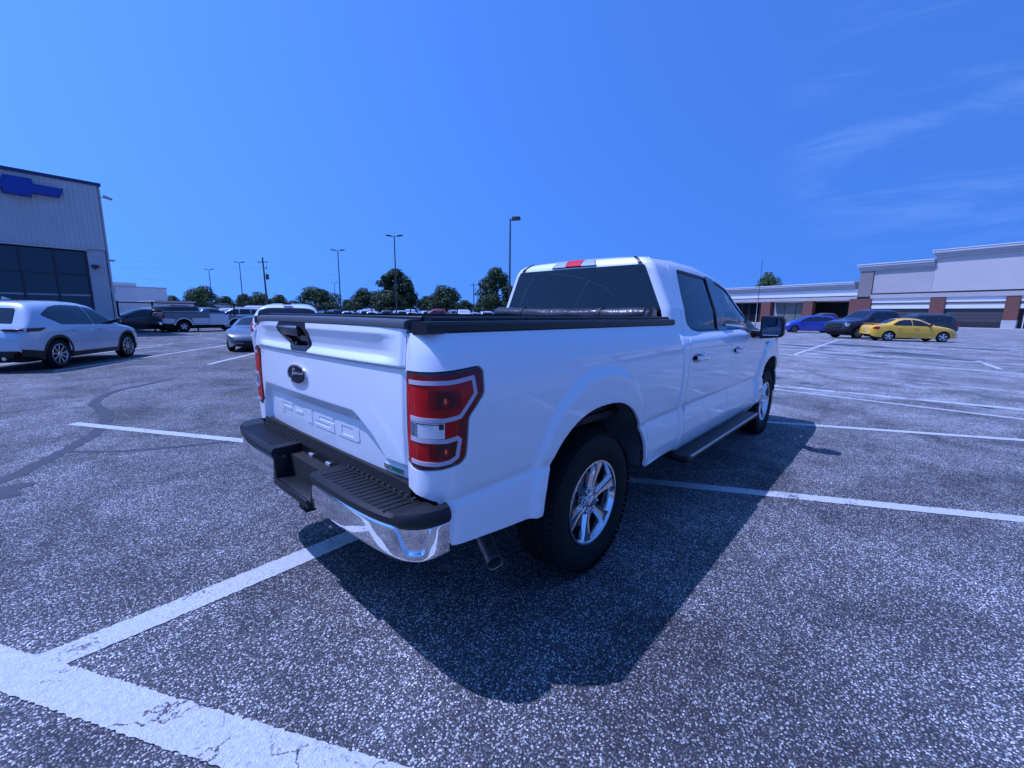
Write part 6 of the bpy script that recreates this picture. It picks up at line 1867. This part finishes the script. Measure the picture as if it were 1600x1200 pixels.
def neon_extra(e, cb):
    mirrors(e, cb, 2.82, 0.96, M['black'], 0.12)
    for s_ in (-1, 1):
        f = cb.side(s_)
        def sp(nm, poly, m, off, th=0.008, par=e): return panel(nm, poly, f, m, par, step=0.06, off=off, thick=th, flip=(s_ > 0))
        rd = sp('rear_door', [(1.30, 0.30), (2.00, 0.30), (2.02, 0.91), (1.15, 0.93), (1.12, 0.78), (1.24, 0.62)], P['yellow'], 0.003, 0.005)
        fd = sp('front_door', [(2.03, 0.30), (3.02, 0.29), (3.05, 0.86), (2.05, 0.905)], P['yellow'], 0.003, 0.005)
        sp('side_moulding', [(1.32, 0.525), (2.99, 0.515), (2.99, 0.555), (1.30, 0.565)], P['yellow'], 0.012, 0.012)
        for d_, x in ((rd, 1.32), (fd, 2.15)):
            yy = float(cb.y(x, 0.82)); w = MB(); w.box((x-cb.L/2, min(s_*yy, s_*(yy+0.03)), 0.80), (x+0.16-cb.L/2, max(s_*yy, s_*(yy+0.03)), 0.835)); w.build('door_handle', P['yellow'], d_, bevel=0.008)
        t = sp('tail_lamp', [(0.10, 0.82), (0.20, 0.885), (0.38, 0.885), (0.44, 0.80), (0.36, 0.72), (0.18, 0.715), (0.10, 0.75)], M['red_lens'], 0.006)
        sp('fuel_flap' if s_ > 0 else 'side_marker', [(3.99, 0.50), (4.10, 0.49), (4.10, 0.46), (3.99, 0.47)], M['amber'], 0.005)
        sp('headlight', [(4.05, 0.72), (4.20, 0.68), (4.32, 0.60), (4.28, 0.54), (4.10, 0.58)], M['lamp_clear'], 0.006)
    box_part(e, 'number_plate', (-2.225, -0.16, 0.50), (-2.214, 0.16, 0.60), 'lamp_clear')
    w = MB(); w.box((-2.23, -0.7, 0.40), (-2.19, 0.7, 0.52)); w.build('rear_bumper', P['yellow'], e, bevel=0.015)
    for y in (-0.62, 0.62):
        w = MB(); w.box((-2.04, y-0.025, 0.99), (-1.94, y+0.025, 1.05)); w.build('spoiler_foot', P['yellow'], e, bevel=0.01)
    w = MB(); w.hexa([(-2.12, -0.66, 1.05), (-1.90, -0.62, 1.05), (-1.90, 0.62, 1.05), (-2.12, 0.66, 1.05), (-2.13, -0.66, 1.08), (-1.93, -0.62, 1.07), (-1.93, 0.62, 1.07), (-2.13, 0.66, 1.08)]); w.build('boot_spoiler', P['yellow'], e, bevel=0.008)
veh('saloon_car', 'yellow four-door saloon parked facing right in the right-hand lot', 'car', 35.45, -2.30, rad(-64.4), neon, P['yellow'],
    glass=[('side_window', [(1.05, 1.0), (1.22, 1.13), (1.42, 1.24), (1.70, 1.30), (2.02, 1.305), (2.03, 0.945), (1.25, 0.955)], 'glass_far', 0.004),
           ('side_window', [(2.06, 0.945), (2.05, 1.305), (2.30, 1.285), (2.55, 1.21), (2.82, 1.06), (2.95, 0.96), (2.80, 0.925)], 'glass_far', 0.004)],
    tops=[('windscreen', [(2.56, -0.50), (3.10, -0.62), (3.16, 0), (3.10, 0.62), (2.56, 0.50), (2.52, 0)], 'glass_far', 0.004),
          ('rear_window', [(0.78, -0.58), (1.34, -0.48), (1.34, 0.48), (0.78, 0.58), (0.74, 0)], 'glass_far', 0.004)],
    wheel=dict(spokes=5, rimmat='rim', rfrac=0.68, sw=0.30), extra=neon_extra, rr=0.305, wd=0.20)

# ---- blue hatchback facing left
fit = CarBody(4.15, 1.72,
    top=[(0, 0.75), (0.04, 1.0), (0.10, 1.08), (0.30, 1.42), (0.45, 1.49), (1.2, 1.53), (1.9, 1.52), (2.3, 1.46), (3.2, 1.06), (3.35, 1.0), (3.8, 0.90), (4.02, 0.78), (4.15, 0.58)],
    shoulder=[(0, 0.72), (0.1, 0.96), (1.0, 0.99), (2.5, 0.93), (3.4, 0.86), (3.9, 0.72), (4.15, 0.52)],
    rocker=[(0, 0.42), (0.1, 0.30), (0.4, 0.22), (3.7, 0.20), (4.08, 0.24), (4.15, 0.36)],
    plan=[(0, 0.80), (0.08, 0.90), (0.5, 0.98), (1.5, 1.0), (3.0, 1.0), (3.6, 0.95), (3.95, 0.82), (4.15, 0.58)],
    wheels=(0.72, 3.27), ra=0.345, wz=0.31)
def hatch_extra(pm):
    def f(e, cb):
        mirrors(e, cb, 2.85, 1.0, pm, 0.13)
        for s_ in (-1, 1):
            g_ = cb.side(s_)
            panel('front_door', [(1.95, 0.30), (2.85, 0.30), (2.88, 0.90), (1.96, 0.945)], g_, pm, e, step=0.08, off=0.003, thick=0.005, flip=(s_ > 0))
            panel('rear_door', [(1.12, 0.32), (1.93, 0.30), (1.94, 0.95), (1.0, 0.965), (1.0, 0.72)], g_, pm, e, step=0.08, off=0.003, thick=0.005, flip=(s_ > 0))
            panel('headlight', [(3.72, 0.80), (3.98, 0.70), (4.06, 0.60), (4.0, 0.56), (3.70, 0.70)], g_, M['lamp_clear'], e, step=0.06, off=0.006, thick=0.008, flip=(s_ > 0))
            panel('tail_lamp', [(0.05, 0.82), (0.20, 0.82), (0.22, 1.0), (0.08, 1.02)], g_, M['red_lens'], e, step=0.06, off=0.006, thick=0.008, flip=(s_ > 0))
        box_part(e, 'grille', (cb.L/2-0.06, -0.45, 0.34), (cb.L/2+0.004, 0.45, 0.50), 'black', 0.01)
    return f
fit_glass = [('side_window', [(0.42, 1.20), (0.62, 1.36), (1.20, 1.43), (1.22, 1.02), (0.80, 1.03)], 'glass_far', 0.004),
             ('side_window', [(1.25, 1.02), (1.23, 1.43), (1.93, 1.42), (1.94, 0.99)], 'glass_far', 0.005),
             ('side_window', [(1.97, 0.99), (1.96, 1.42), (2.18, 1.39), (2.60, 1.21), (2.95, 1.02), (2.85, 0.955)], 'glass_far', 0.004)]
fit_tops = [('windscreen', [(2.36, -0.55), (3.12, -0.64), (3.2, 0), (3.12, 0.64), (2.36, 0.55)], 'glass_far', 0.004),
            ('rear_window', [(0.125, -0.5), (0.28, -0.46), (0.28, 0.46), (0.125, 0.5)], 'glass_far', 0.004)]
veh('hatchback_car', 'bright blue hatchback facing left beside the pickup mirror', 'car', 45.9, 4.3, rad(113), fit, P['blue'], glass=fit_glass, tops=fit_tops,
    wheel=dict(spokes=7, rimmat='steel', sw=0.16), extra=hatch_extra(P['blue']), rr=0.30, wd=0.19)

# ---- pickups
def pickup_body(L=5.80, W=2.0, H=1.93, cabx=(2.1, 4.05), hood=1.28):
    a, b = cabx
    return CarBody(L, W,
        top=[(0, 1.0), (0.02, 1.32), (a-0.03, 1.35), (a+0.0, 1.38), (a+0.14, H-0.09), (a+0.35, H-0.02), (b-0.7, H), (b-0.35, H-0.07), (b+0.42, hood+0.06), (b+0.55, hood), (L-0.25, hood-0.12), (L-0.05, hood-0.22), (L, 0.9)],
        shoulder=[(0, 0.98), (0.05, 1.29), (a, 1.30), (b, 1.26), (b+0.6, 1.16), (L-0.2, 1.08), (L, 0.86)],
        rocker=[(0, 0.62), (0.1, 0.55), (1.0, 0.48), (L-0.6, 0.44), (L-0.05, 0.46), (L, 0.60)],
        plan=[(0, 0.93), (0.05, 0.97), (0.4, 1.0), (L-1.2, 1.0), (L-0.5, 0.97), (L-0.1, 0.88), (L, 0.80)],
        wheels=(1.18, L-0.95), ra=0.47, wz=0.40, n_hi=6, tumble=0.36)
def pickup_extra(pm, two=None, canopy=None, chromebar=True):
    def f(e, cb):
        c = cb.L/2; a = cb.cx[0]; b = cb.cx[1]
        mirrors(e, cb, b+0.12, 1.24, M['black'], 0.20)
        for s_ in (-1, 1):
            g_ = cb.side(s_)
            def sp(nm, poly, m, off, th=0.008): return panel(nm, poly, g_, m, e, step=0.08, off=off, thick=th, flip=(s_ > 0))
            sp('headlight', [(cb.L-0.34, 1.02), (cb.L-0.06, 0.98), (cb.L-0.05, 0.84), (cb.L-0.30, 0.80), (cb.L-0.24, 0.90)], M['lamp_clear'], 0.008)
            sp('tail_lamp', [(0.02, 0.90), (0.16, 0.90), (0.16, 1.24), (0.03, 1.24)], M['red_lens'], 0.006)
            sp('door', [(b-0.95, 0.52), (b+0.22, 0.50), (b+0.25, 1.20), (b-0.93, 1.22)], two or pm, 0.004, 0.006)
            if two is not None:
                sp('lower_panel', [(0.05, 0.60), (0.66, 0.58), (0.70, 0.86), (0.05, 0.90)], two, 0.004, 0.006)
                sp('lower_panel', [(1.72, 0.56), (b-0.98, 0.54), (b-0.98, 0.92), (1.66, 0.90)], two, 0.004, 0.006)
                for cxx in cb.wheels: sp('wheel_arch_trim', ring_poly(cxx, 0.40, 0.472, 0.54, 0.1, PI-0.1), M['trim'], 0.008, 0.012)
            sp('rocker_strip', [(1.70, 0.485), (cb.L-1.45, 0.46), (cb.L-1.45, 0.50), (1.70, 0.525)], M['alloy'] if two is None else M['trim'], 0.006, 0.008)
        g = MB(); g.box((c-0.03, -0.62, 0.70), (c+0.02, 0.62, 1.03)); g = g.build('grille', M['black'], e, bevel=0.015)
        for z in (0.78, 0.87, 0.96):
            w = MB(); w.box((c+0.021, -0.58, z), (c+0.035, 0.58, z+0.025)); w.build('grille_bar', M['steel'] if chromebar else M['black'], g)
        w = MB(); w.hexa([(c-0.12, -0.97, 0.46), (c+0.06, -0.80, 0.46), (c+0.06, 0.80, 0.46), (c-0.12, 0.97, 0.46), (c-0.12, -0.97, 0.66), (c+0.07, -0.80, 0.66), (c+0.07, 0.80, 0.66), (c-0.12, 0.97, 0.66)]); w.build('front_bumper', M['black'] if chromebar else M['chrome'], e, bevel=0.02)
        w = MB(); w.box((-c-0.14, -0.88, 0.48), (-c+0.02, 0.88, 0.66)); w.build('rear_bumper', M['black'] if chromebar else M['chrome'], e, bevel=0.02)
        if canopy:
            w = MB(); w.hexa([(-c+0.06, -0.92, 1.36), (a-c-0.03, -0.92, 1.36), (a-c-0.03, 0.92, 1.36), (-c+0.06, 0.92, 1.36), (-c+0.10, -0.76, 1.68), (a-c-0.05, -0.76, 1.70), (a-c-0.05, 0.76, 1.70), (-c+0.10, 0.76, 1.68)])
            cn = w.build('bed_canopy', canopy, e, bevel=0.05, seg=3)
            for s_ in (-1, 1):
                w = MB(); y0, y1 = s_*0.905, s_*0.80
                w.hexa([(-c+0.35, y0, 1.45), (a-c-0.25, y0, 1.45), (a-c-0.25, y0-s_*0.02, 1.45), (-c+0.35, y0-s_*0.02, 1.45), (-c+0.40, y1+s_*0.02, 1.62), (a-c-0.28, y1+s_*0.02, 1.62), (a-c-0.28, y1, 1.62), (-c+0.40, y1, 1.62)])
                w.build('canopy_window', M['glass_far'], cn)
                w = MB(); w.box((-c+0.04, min(s_*0.93, s_*0.95), 1.345), (a-c, max(s_*0.93, s_*0.95), 1.37)); w.build('canopy_rail', M['trim'], cn)
    return f
def pickup_glass(cb, double=True):
    a, b = cb.cx; H = cb.H
    g = [('side_window', [(b-0.90, 1.32), (b-0.88, H-0.15), (b-0.42, H-0.18), (b-0.02, H-0.40), (b+0.17, 1.34)], 'glass_far', 0.004)]
    if double: g.append(('side_window', [(a+0.22, 1.33), (a+0.28, H-0.16), (b-0.96, H-0.15), (b-0.97, 1.32)], 'glass_far', 0.004))
    t = [('windscreen', [(b-0.30, -0.62), (b+0.34, -0.76), (b+0.38, 0), (b+0.34, 0.76), (b-0.30, 0.62), (b-0.34, 0)], 'glass_far', 0.004)]
    return g, t
def mk_pickup(L, W, H, cabx, hood=1.28):
    cb = pickup_body(L, W, H, cabx, hood); cb.cx = cabx; cb.H = H; return cb
bp_ = mk_pickup(5.89, 2.03, 1.95, (1.95, 4.15), 1.30)
gg, tt = pickup_glass(bp_)
# front axle near (36.5, 1.0), heading 137 deg
hd = rad(137); fx, fy = 36.75, 0.80
cxp = fx-math.cos(hd)*(bp_.wheels[1]-bp_.L/2); cyp = fy-math.sin(hd)*(bp_.wheels[1]-bp_.L/2)
veh('pickup_truck', 'black pickup facing left between the blue hatchback and the yellow saloon', 'pickup truck', cxp, cyp, hd, bp_, P['navy'], glass=gg, tops=tt,
    wheel=dict(spokes=6, rimmat='alloy', rfrac=0.60, sw=0.2), extra=pickup_extra(P['navy']), rr=0.40, wd=0.27)
dp = mk_pickup(5.30, 1.90, 1.66, (2.2, 3.65), 1.10)
gg, tt = pickup_glass(dp, False)
x0, y0 = at(316, 37.2)
veh('pickup_truck', 'old two-tone dark and silver pickup with a black canopy over its bed, behind the fence', 'pickup truck', x0, y0, rad(9), dp, P['slate'], glass=gg, tops=tt,
    wheel=dict(spokes=5, rimmat='alloy', rfrac=0.55, sw=0.3), extra=pickup_extra(P['slate'], two=P['silver'], canopy=P['black'], chromebar=False), rr=0.36, wd=0.24)
bt = mk_pickup(5.6, 1.95, 1.80, (2.3, 4.0), 1.15)
x0, y0 = at(1296, 54)
gg, tt = pickup_glass(bt, True)
veh('pickup_truck', 'maroon pickup parked in front of the dark arcade behind the blue hatchback', 'pickup truck', x0, y0, rad(115), bt, P['maroon'], glass=gg, tops=tt,
    wheel=dict(spokes=5, rimmat='steel', sw=0.3), extra=pickup_extra(P['maroon'], chromebar=False), rr=0.37, wd=0.24)

# ---- SUVs
def suv_body(L=4.75, W=1.9, H=1.72):
    return CarBody(L, W,
        top=[(0, 0.95), (0.04, 1.08), (0.10, 1.16), (0.28, H-0.14), (0.42, H-0.05), (1.2, H), (2.3, H-0.01), (2.75, H-0.09), (3.38, 1.20), (3.5, 1.13), (4.3, 1.03), (L-0.15, 0.92), (L, 0.68)],
        shoulder=[(0, 0.92), (0.1, 1.06), (2.5, 1.05), (3.5, 1.00), (4.3, 0.90), (L, 0.62)],
        rocker=[(0, 0.52), (0.1, 0.40), (0.5, 0.30), (4.0, 0.28), (L-0.08, 0.34), (L, 0.46)],
        plan=[(0, 0.84), (0.08, 0.93), (0.4, 1.0), (3.6, 1.0), (4.2, 0.95), (L-0.2, 0.84), (L, 0.68)],
        wheels=(0.98, 3.80), ra=0.42, wz=0.36)
SB = suv_body()
def suv_glass(H=1.72):
    return ([('side_window', [(0.52, 1.14), (0.50, H-0.20), (1.22, H-0.15), (1.25, 1.12)], 'glass_far', 0.004),
             ('side_window', [(1.30, 1.12), (1.28, H-0.15), (2.10, H-0.15), (2.14, 1.11)], 'glass_far', 0.004),
             ('side_window', [(2.19, 1.11), (2.16, H-0.15), (2.48, H-0.17), (2.80, H-0.28), (3.12, 1.16), (3.0, 1.10)], 'glass_far', 0.004)],
            [('windscreen', [(2.84, -0.60), (3.30, -0.70), (3.36, 0), (3.30, 0.70), (2.84, 0.60), (2.80, 0)], 'glass_far', 0.004),
             ('rear_window', [(0.125, -0.68), (0.255, -0.62), (0.255, 0.62), (0.125, 0.68)], 'glass_far', 0.006)])
def suv_extra(pm, brake=False, rails=False):
    def f(e, cb):
        c = cb.L/2
        mirrors(e, cb, 3.02, 1.12, pm)
        for s_ in (-1, 1):
            g_ = cb.side(s_)
            panel('tail_lamp', [(0.05, 0.90), (0.20, 0.90), (0.22, 1.18), (0.12, 1.20), (0.05, 1.02)], g_, M['red_lens'], e, step=0.06, off=0.006, thick=0.008, flip=(s_ > 0))
            panel('headlight', [(4.32, 0.90), (4.55, 0.84), (4.66, 0.76), (4.55, 0.70), (4.30, 0.78)], g_, M['lamp_clear'], e, step=0.06, off=0.006, thick=0.008, flip=(s_ > 0))
            if rails:
                w = MB(); w.tube((-c+0.6, s_*0.62, cb.top[:, 1].max()+0.03), (-c+2.6, s_*0.62, cb.top[:, 1].max()+0.03), 0.02, n=6)
                for xx in (0.62, 2.58): w.tube((-c+xx, s_*0.62, cb.top[:, 1].max()-0.06), (-c+xx, s_*0.62, cb.top[:, 1].max()+0.03), 0.018, n=6)
                w.build('roof_rail', M['alloy'], e)
        box_part(e, 'grille', (c-0.05, -0.5, 0.50), (c+0.01, 0.5, 0.72), 'black', 0.01)
        if brake: box_part(e, 'high_brake_lamp', (-c+0.33, -0.11, cb.top[:, 1].max()-0.045), (-c+0.40, 0.11, cb.top[:, 1].max()-0.005), 'red_lens')
        box_part(e, 'number_plate', (-c-0.006, -0.16, 0.80), (-c+0.004, 0.16, 0.90), 'lamp_clear')
    return f
gl_, tp_ = suv_glass()
white_suv = suv_body(H=1.68); gl2, tp2 = suv_glass(1.68)
tp2b = [tp2[0], ('rear_window', [(0.125, -0.76), (0.30, -0.70), (0.30, 0.70), (0.125, 0.76)], 'glass_far', 0.006)]
hx, hy = at(448, 13.6); h_ = rad(66)
veh('suv_car', 'white SUV whose roof and rear window show just above the left end of the tailgate', 'SUV', hx+math.cos(h_)*2.3, hy+math.sin(h_)*2.3, h_, white_suv, P['white'], glass=gl2, tops=tp2b,
    wheel=dict(spokes=5, rimmat='alloy', sw=0.25), extra=suv_extra(P['white'], True), rr=0.36, wd=0.23)
x0, y0 = at(367, 46)
veh('suv_car', 'white SUV facing left behind the fence, just past the hood of the dark canopy pickup', 'SUV', x0, y0, rad(172), SB, P['pearl'], glass=gl_, tops=tp_,
    wheel=dict(spokes=5, rimmat='steel', sw=0.25), extra=suv_extra(P['pearl'], rails=True), rr=0.37, wd=0.23)
x0, y0 = at(1432, 46.5)
veh('suv_car', 'black SUV facing left, partly hidden behind the yellow saloon', 'SUV', x0, y0, rad(117), SB, P['black'], glass=gl_, tops=tp_,
    wheel=dict(spokes=5, rimmat='steel', sw=0.25), extra=suv_extra(P['black'], rails=True), rr=0.37, wd=0.23)

# ---- small grey coupe facing the camera
mx = CarBody(3.92, 1.74,
    top=[(0, 0.62), (0.06, 0.84), (0.30, 0.93), (0.85, 1.02), (1.45, 1.21), (1.75, 1.235), (2.0, 1.21), (2.55, 0.92), (2.7, 0.87), (3.3, 0.78), (3.7, 0.66), (3.86, 0.56), (3.92, 0.46)],
    shoulder=[(0, 0.60), (0.2, 0.80), (0.8, 0.85), (2.0, 0.80), (2.9, 0.78), (3.4, 0.72), (3.8, 0.56), (3.92, 0.42)],
    rocker=[(0, 0.36), (0.1, 0.26), (0.4, 0.18), (3.4, 0.16), (3.84, 0.20), (3.92, 0.30)],
    plan=[(0, 0.74), (0.1, 0.88), (0.5, 0.99), (1.5, 0.97), (2.6, 0.98), (3.2, 1.0), (3.55, 0.92), (3.8, 0.78), (3.92, 0.58)],
    wheels=(0.78, 3.09), ra=0.345, wz=0.31, n_hi=3.6, tumble=0.5)
def mx_extra(e, cb):
    mirrors(e, cb, 2.25, 0.86, P['grey'], 0.11)
    for s_ in (-1, 1):
        g_ = cb.side(s_)
        panel('headlight', [(3.38, 0.70), (3.60, 0.66), (3.76, 0.58), (3.72, 0.55), (3.52, 0.60)], g_, M['lamp_clear'], e, step=0.05, off=0.006, thick=0.008, flip=(s_ > 0))
        panel('front_door', [(1.45, 0.25), (2.45, 0.24), (2.50, 0.74), (1.40, 0.78)], g_, P['grey'], e, step=0.08, off=0.003, thick=0.005, flip=(s_ > 0))
        box_part(e, 'fog_lamp', (1.84, s_*0.62-0.10, 0.27), (1.90, s_*0.62+0.10, 0.30), 'lamp_clear', 0.005)
    w = MB(); w.hexa([(1.80, -0.52, 0.20), (1.95, -0.46, 0.20), (1.95, 0.46, 0.20), (1.80, 0.52, 0.20), (1.80, -0.62, 0.42), (1.965, -0.50, 0.42), (1.965, 0.50, 0.42), (1.80, 0.62, 0.42)]); w.build('grille', M['black'], e, bevel=0.02)
    w = MB(); w.box((1.955, -0.26, 0.30), (1.975, 0.26, 0.40)); w.build('number_plate', M['black'], e)
x0, y0 = at(391, 17.9); h_ = rad(247)
veh('coupe_car', 'low grey coupe facing the camera just left of the tailgate', 'car', x0-math.cos(h_)*1.75, y0-math.sin(h_)*1.75, h_, mx, P['grey'],
    glass=[('side_window', [(1.25, 0.93), (1.50, 1.12), (1.80, 1.15), (2.05, 1.08), (2.36, 0.86), (1.30, 0.88)], 'glass_far', 0.004)],
    tops=[('windscreen', [(2.02, -0.52), (2.50, -0.66), (2.58, 0), (2.50, 0.66), (2.02, 0.52), (2.0, 0)], 'glass_far', 0.004)],
    wheel=dict(spokes=8, rimmat='steel', sw=0.14), extra=mx_extra, rr=0.305, wd=0.2)

# ---- dark car with raised tailgate at the left, behind the fence
x0, y0 = at(217, 37.8)
bk = veh('hatchback_car', 'black hatchback facing left behind the fence, left of the canopy pickup', 'car', x0, y0, rad(186), fit, P['black'], glass=fit_glass, tops=fit_tops,
    wheel=dict(spokes=7, rimmat='alloy', sw=0.16), extra=hatch_extra(P['black']), rr=0.30, wd=0.19)
x0, y0 = at(236, 43)
veh('saloon_car', 'pale silver saloon parked behind the black hatchback near the showroom corner', 'car', x0, y0, rad(190), neon, P['pearl'],
    glass=[('side_window', [(1.05, 1.0), (1.22, 1.13), (1.42, 1.24), (1.70, 1.30), (2.02, 1.305), (2.03, 0.945), (1.25, 0.955)], 'glass_far', 0.004),
           ('side_window', [(2.06, 0.945), (2.05, 1.305), (2.30, 1.285), (2.55, 1.21), (2.82, 1.06), (2.95, 0.96), (2.80, 0.925)], 'glass_far', 0.004)],
    tops=[('windscreen', [(2.56, -0.50), (3.10, -0.62), (3.16, 0), (3.10, 0.62), (2.56, 0.50), (2.52, 0)], 'glass_far', 0.004)], wheel=dict(spokes=5, rimmat='rim', sw=0.3), rr=0.305, wd=0.20)

# ---- rows of stock cars behind the fence: copies of a few simple ones
def far_proto(kind):
    if kind == 'suv': cb, (g_, t_) = SB, (gl_, tp_)
    elif kind == 'pickup':
        cb = dp2; g_, t_ = pickup_glass(dp2)
    elif kind == 'van':
        cb = VB; g_, t_ = van_g
    else: cb, g_, t_ = fit, fit_glass, fit_tops
    e = empty('far_'+kind, '', '', (0, 0, 0)); 
    cb.build(P['white'], e)
    for nm, poly, mm, off in g_:
        for s_ in (-1, 1): panel('window', poly, cb.side(s_), M['glass_far'], e, step=0.25, off=0.006, thick=0.0, flip=(s_ > 0))
    for nm, poly, mm, off in t_: panel('window', poly, cb.topf(), M['glass_far'], e, step=0.25, off=0.006, thick=0.0)
    c = cb.L/2
    for cxx in cb.wheels:
        for s_ in (-1, 1):
            V, F = lathe([(0, -0.1), (0.2, -0.1), (0.34, -0.09), (0.35, 0.1), (0, 0.1)], n=14); w = MB(); w.add([(a+cxx-c, b+s_*(cb.W/2-0.13), c2+0.35) for a, b, c2 in V], F); w.build('wheel', M['rubber'], e)
    return e
dp2 = mk_pickup(5.7, 1.98, 1.90, (1.9, 4.0), 1.22)
VB = CarBody(5.2, 1.95, top=[(0, 1.0), (0.04, 1.8), (0.2, 1.98), (3.6, 2.0), (4.1, 1.9), (4.7, 1.25), (5.05, 1.05), (5.2, 0.7)], shoulder=[(0, 0.98), (0.1, 1.1), (4.3, 1.05), (5.2, 0.65)],
             rocker=[(0, 0.5), (0.1, 0.35), (5.1, 0.3), (5.2, 0.5)], plan=[(0, 0.92), (0.1, 1), (4.4, 1), (5.2, 0.75)], wheels=(1.0, 4.2), ra=0.41, wz=0.36, n_hi=8, tumble=0.14)
van_g = ([('side_window', [(3.3, 1.2), (3.3, 1.75), (3.9, 1.72), (4.3, 1.2)], 'glass_far', 0.004)], [('windscreen', [(4.15, -0.75), (4.6, -0.8), (4.6, 0.8), (4.15, 0.75)], 'glass_far', 0.004)])
protos = {k: far_proto(k) for k in ('suv', 'pickup', 'hatch', 'van')}
words = {'suv': ('suv_car', 'SUV'), 'pickup': ('pickup_truck', 'pickup truck'), 'hatch': ('hatchback_car', 'car'), 'van': ('van', 'van')}
cname = {'white': 'white', 'silver': 'silver', 'pearl': 'pale pearl', 'grey': 'grey', 'black': 'black', 'navy': 'dark navy', 'red': 'red', 'slate': 'slate', 'tan': 'tan', 'maroon': 'maroon', 'blue': 'blue'}
row = [(300, 62, 'suv', 'red', 20), (330, 58, 'hatch', 'silver', 80), (350, 60, 'suv', 'white', 170), (402, 56, 'van', 'white', 95), (505, 55, 'hatch', 'black', 85), (428, 62, 'hatch', 'grey', 88),
       (521, 68, 'suv', 'navy', 80), (545, 58, 'hatch', 'silver', 60), (566, 66, 'suv', 'silver', 75), (585, 60, 'hatch', 'white', 50), (603, 70, 'suv', 'grey', 62), (622, 64, 'suv', 'silver', 75),
       (642, 62, 'hatch', 'pearl', 60), (662, 72, 'suv', 'silver', 70), (686, 57, 'pickup', 'red', 140), (706, 74, 'suv', 'black', 66), (724, 62, 'pickup', 'white', 60), (742, 70, 'hatch', 'silver', 45),
       (758, 60, 'suv', 'pearl', 55), (776, 66, 'hatch', 'tan', 45), (792, 62, 'suv', 'white', 50), (478, 70, 'suv', 'slate', 75), (455, 76, 'pickup', 'white', 85), (640, 84, 'van', 'white', 60), (575, 86, 'van', 'white', 70), (708, 88, 'van', 'silver', 60)]
ords = ['first', 'second', 'third', 'fourth', 'fifth', 'sixth', 'seventh', 'eighth', 'ninth', 'tenth', 'eleventh', 'twelfth', 'thirteenth', 'fourteenth', 'fifteenth', 'sixteenth', 'seventeenth', 'eighteenth', 'nineteenth', 'twentieth',
        'twenty-first', 'twenty-second', 'twenty-third', 'twenty-fourth', 'twenty-fifth', 'twenty-sixth']
for i, (px, D, kind, colr, hdg) in enumerate(sorted(row)):
    x, y = at(px, D)
    o = copy_tree(protos[kind])
    o.name = words[kind][0]
    o.location = (x, y, 0); o.rotation_euler = (0, 0, rad(hdg))
    setp(o, f"{cname[colr]} {kind if kind != 'hatch' else 'hatchback'} in the crowded dealer rows behind the fence, {ords[i]} roof from the left", words[kind][1], 'stock cars behind the fence')
    for ch_ in o.children:
        if ch_.name.startswith('body'):
            ch_.material_slots[0].link = 'OBJECT'; ch_.material_slots[0].material = P[colr]
for p_ in protos.values():
    for ch_ in list(p_.children): bpy.data.objects.remove(ch_)
    bpy.data.objects.remove(p_)
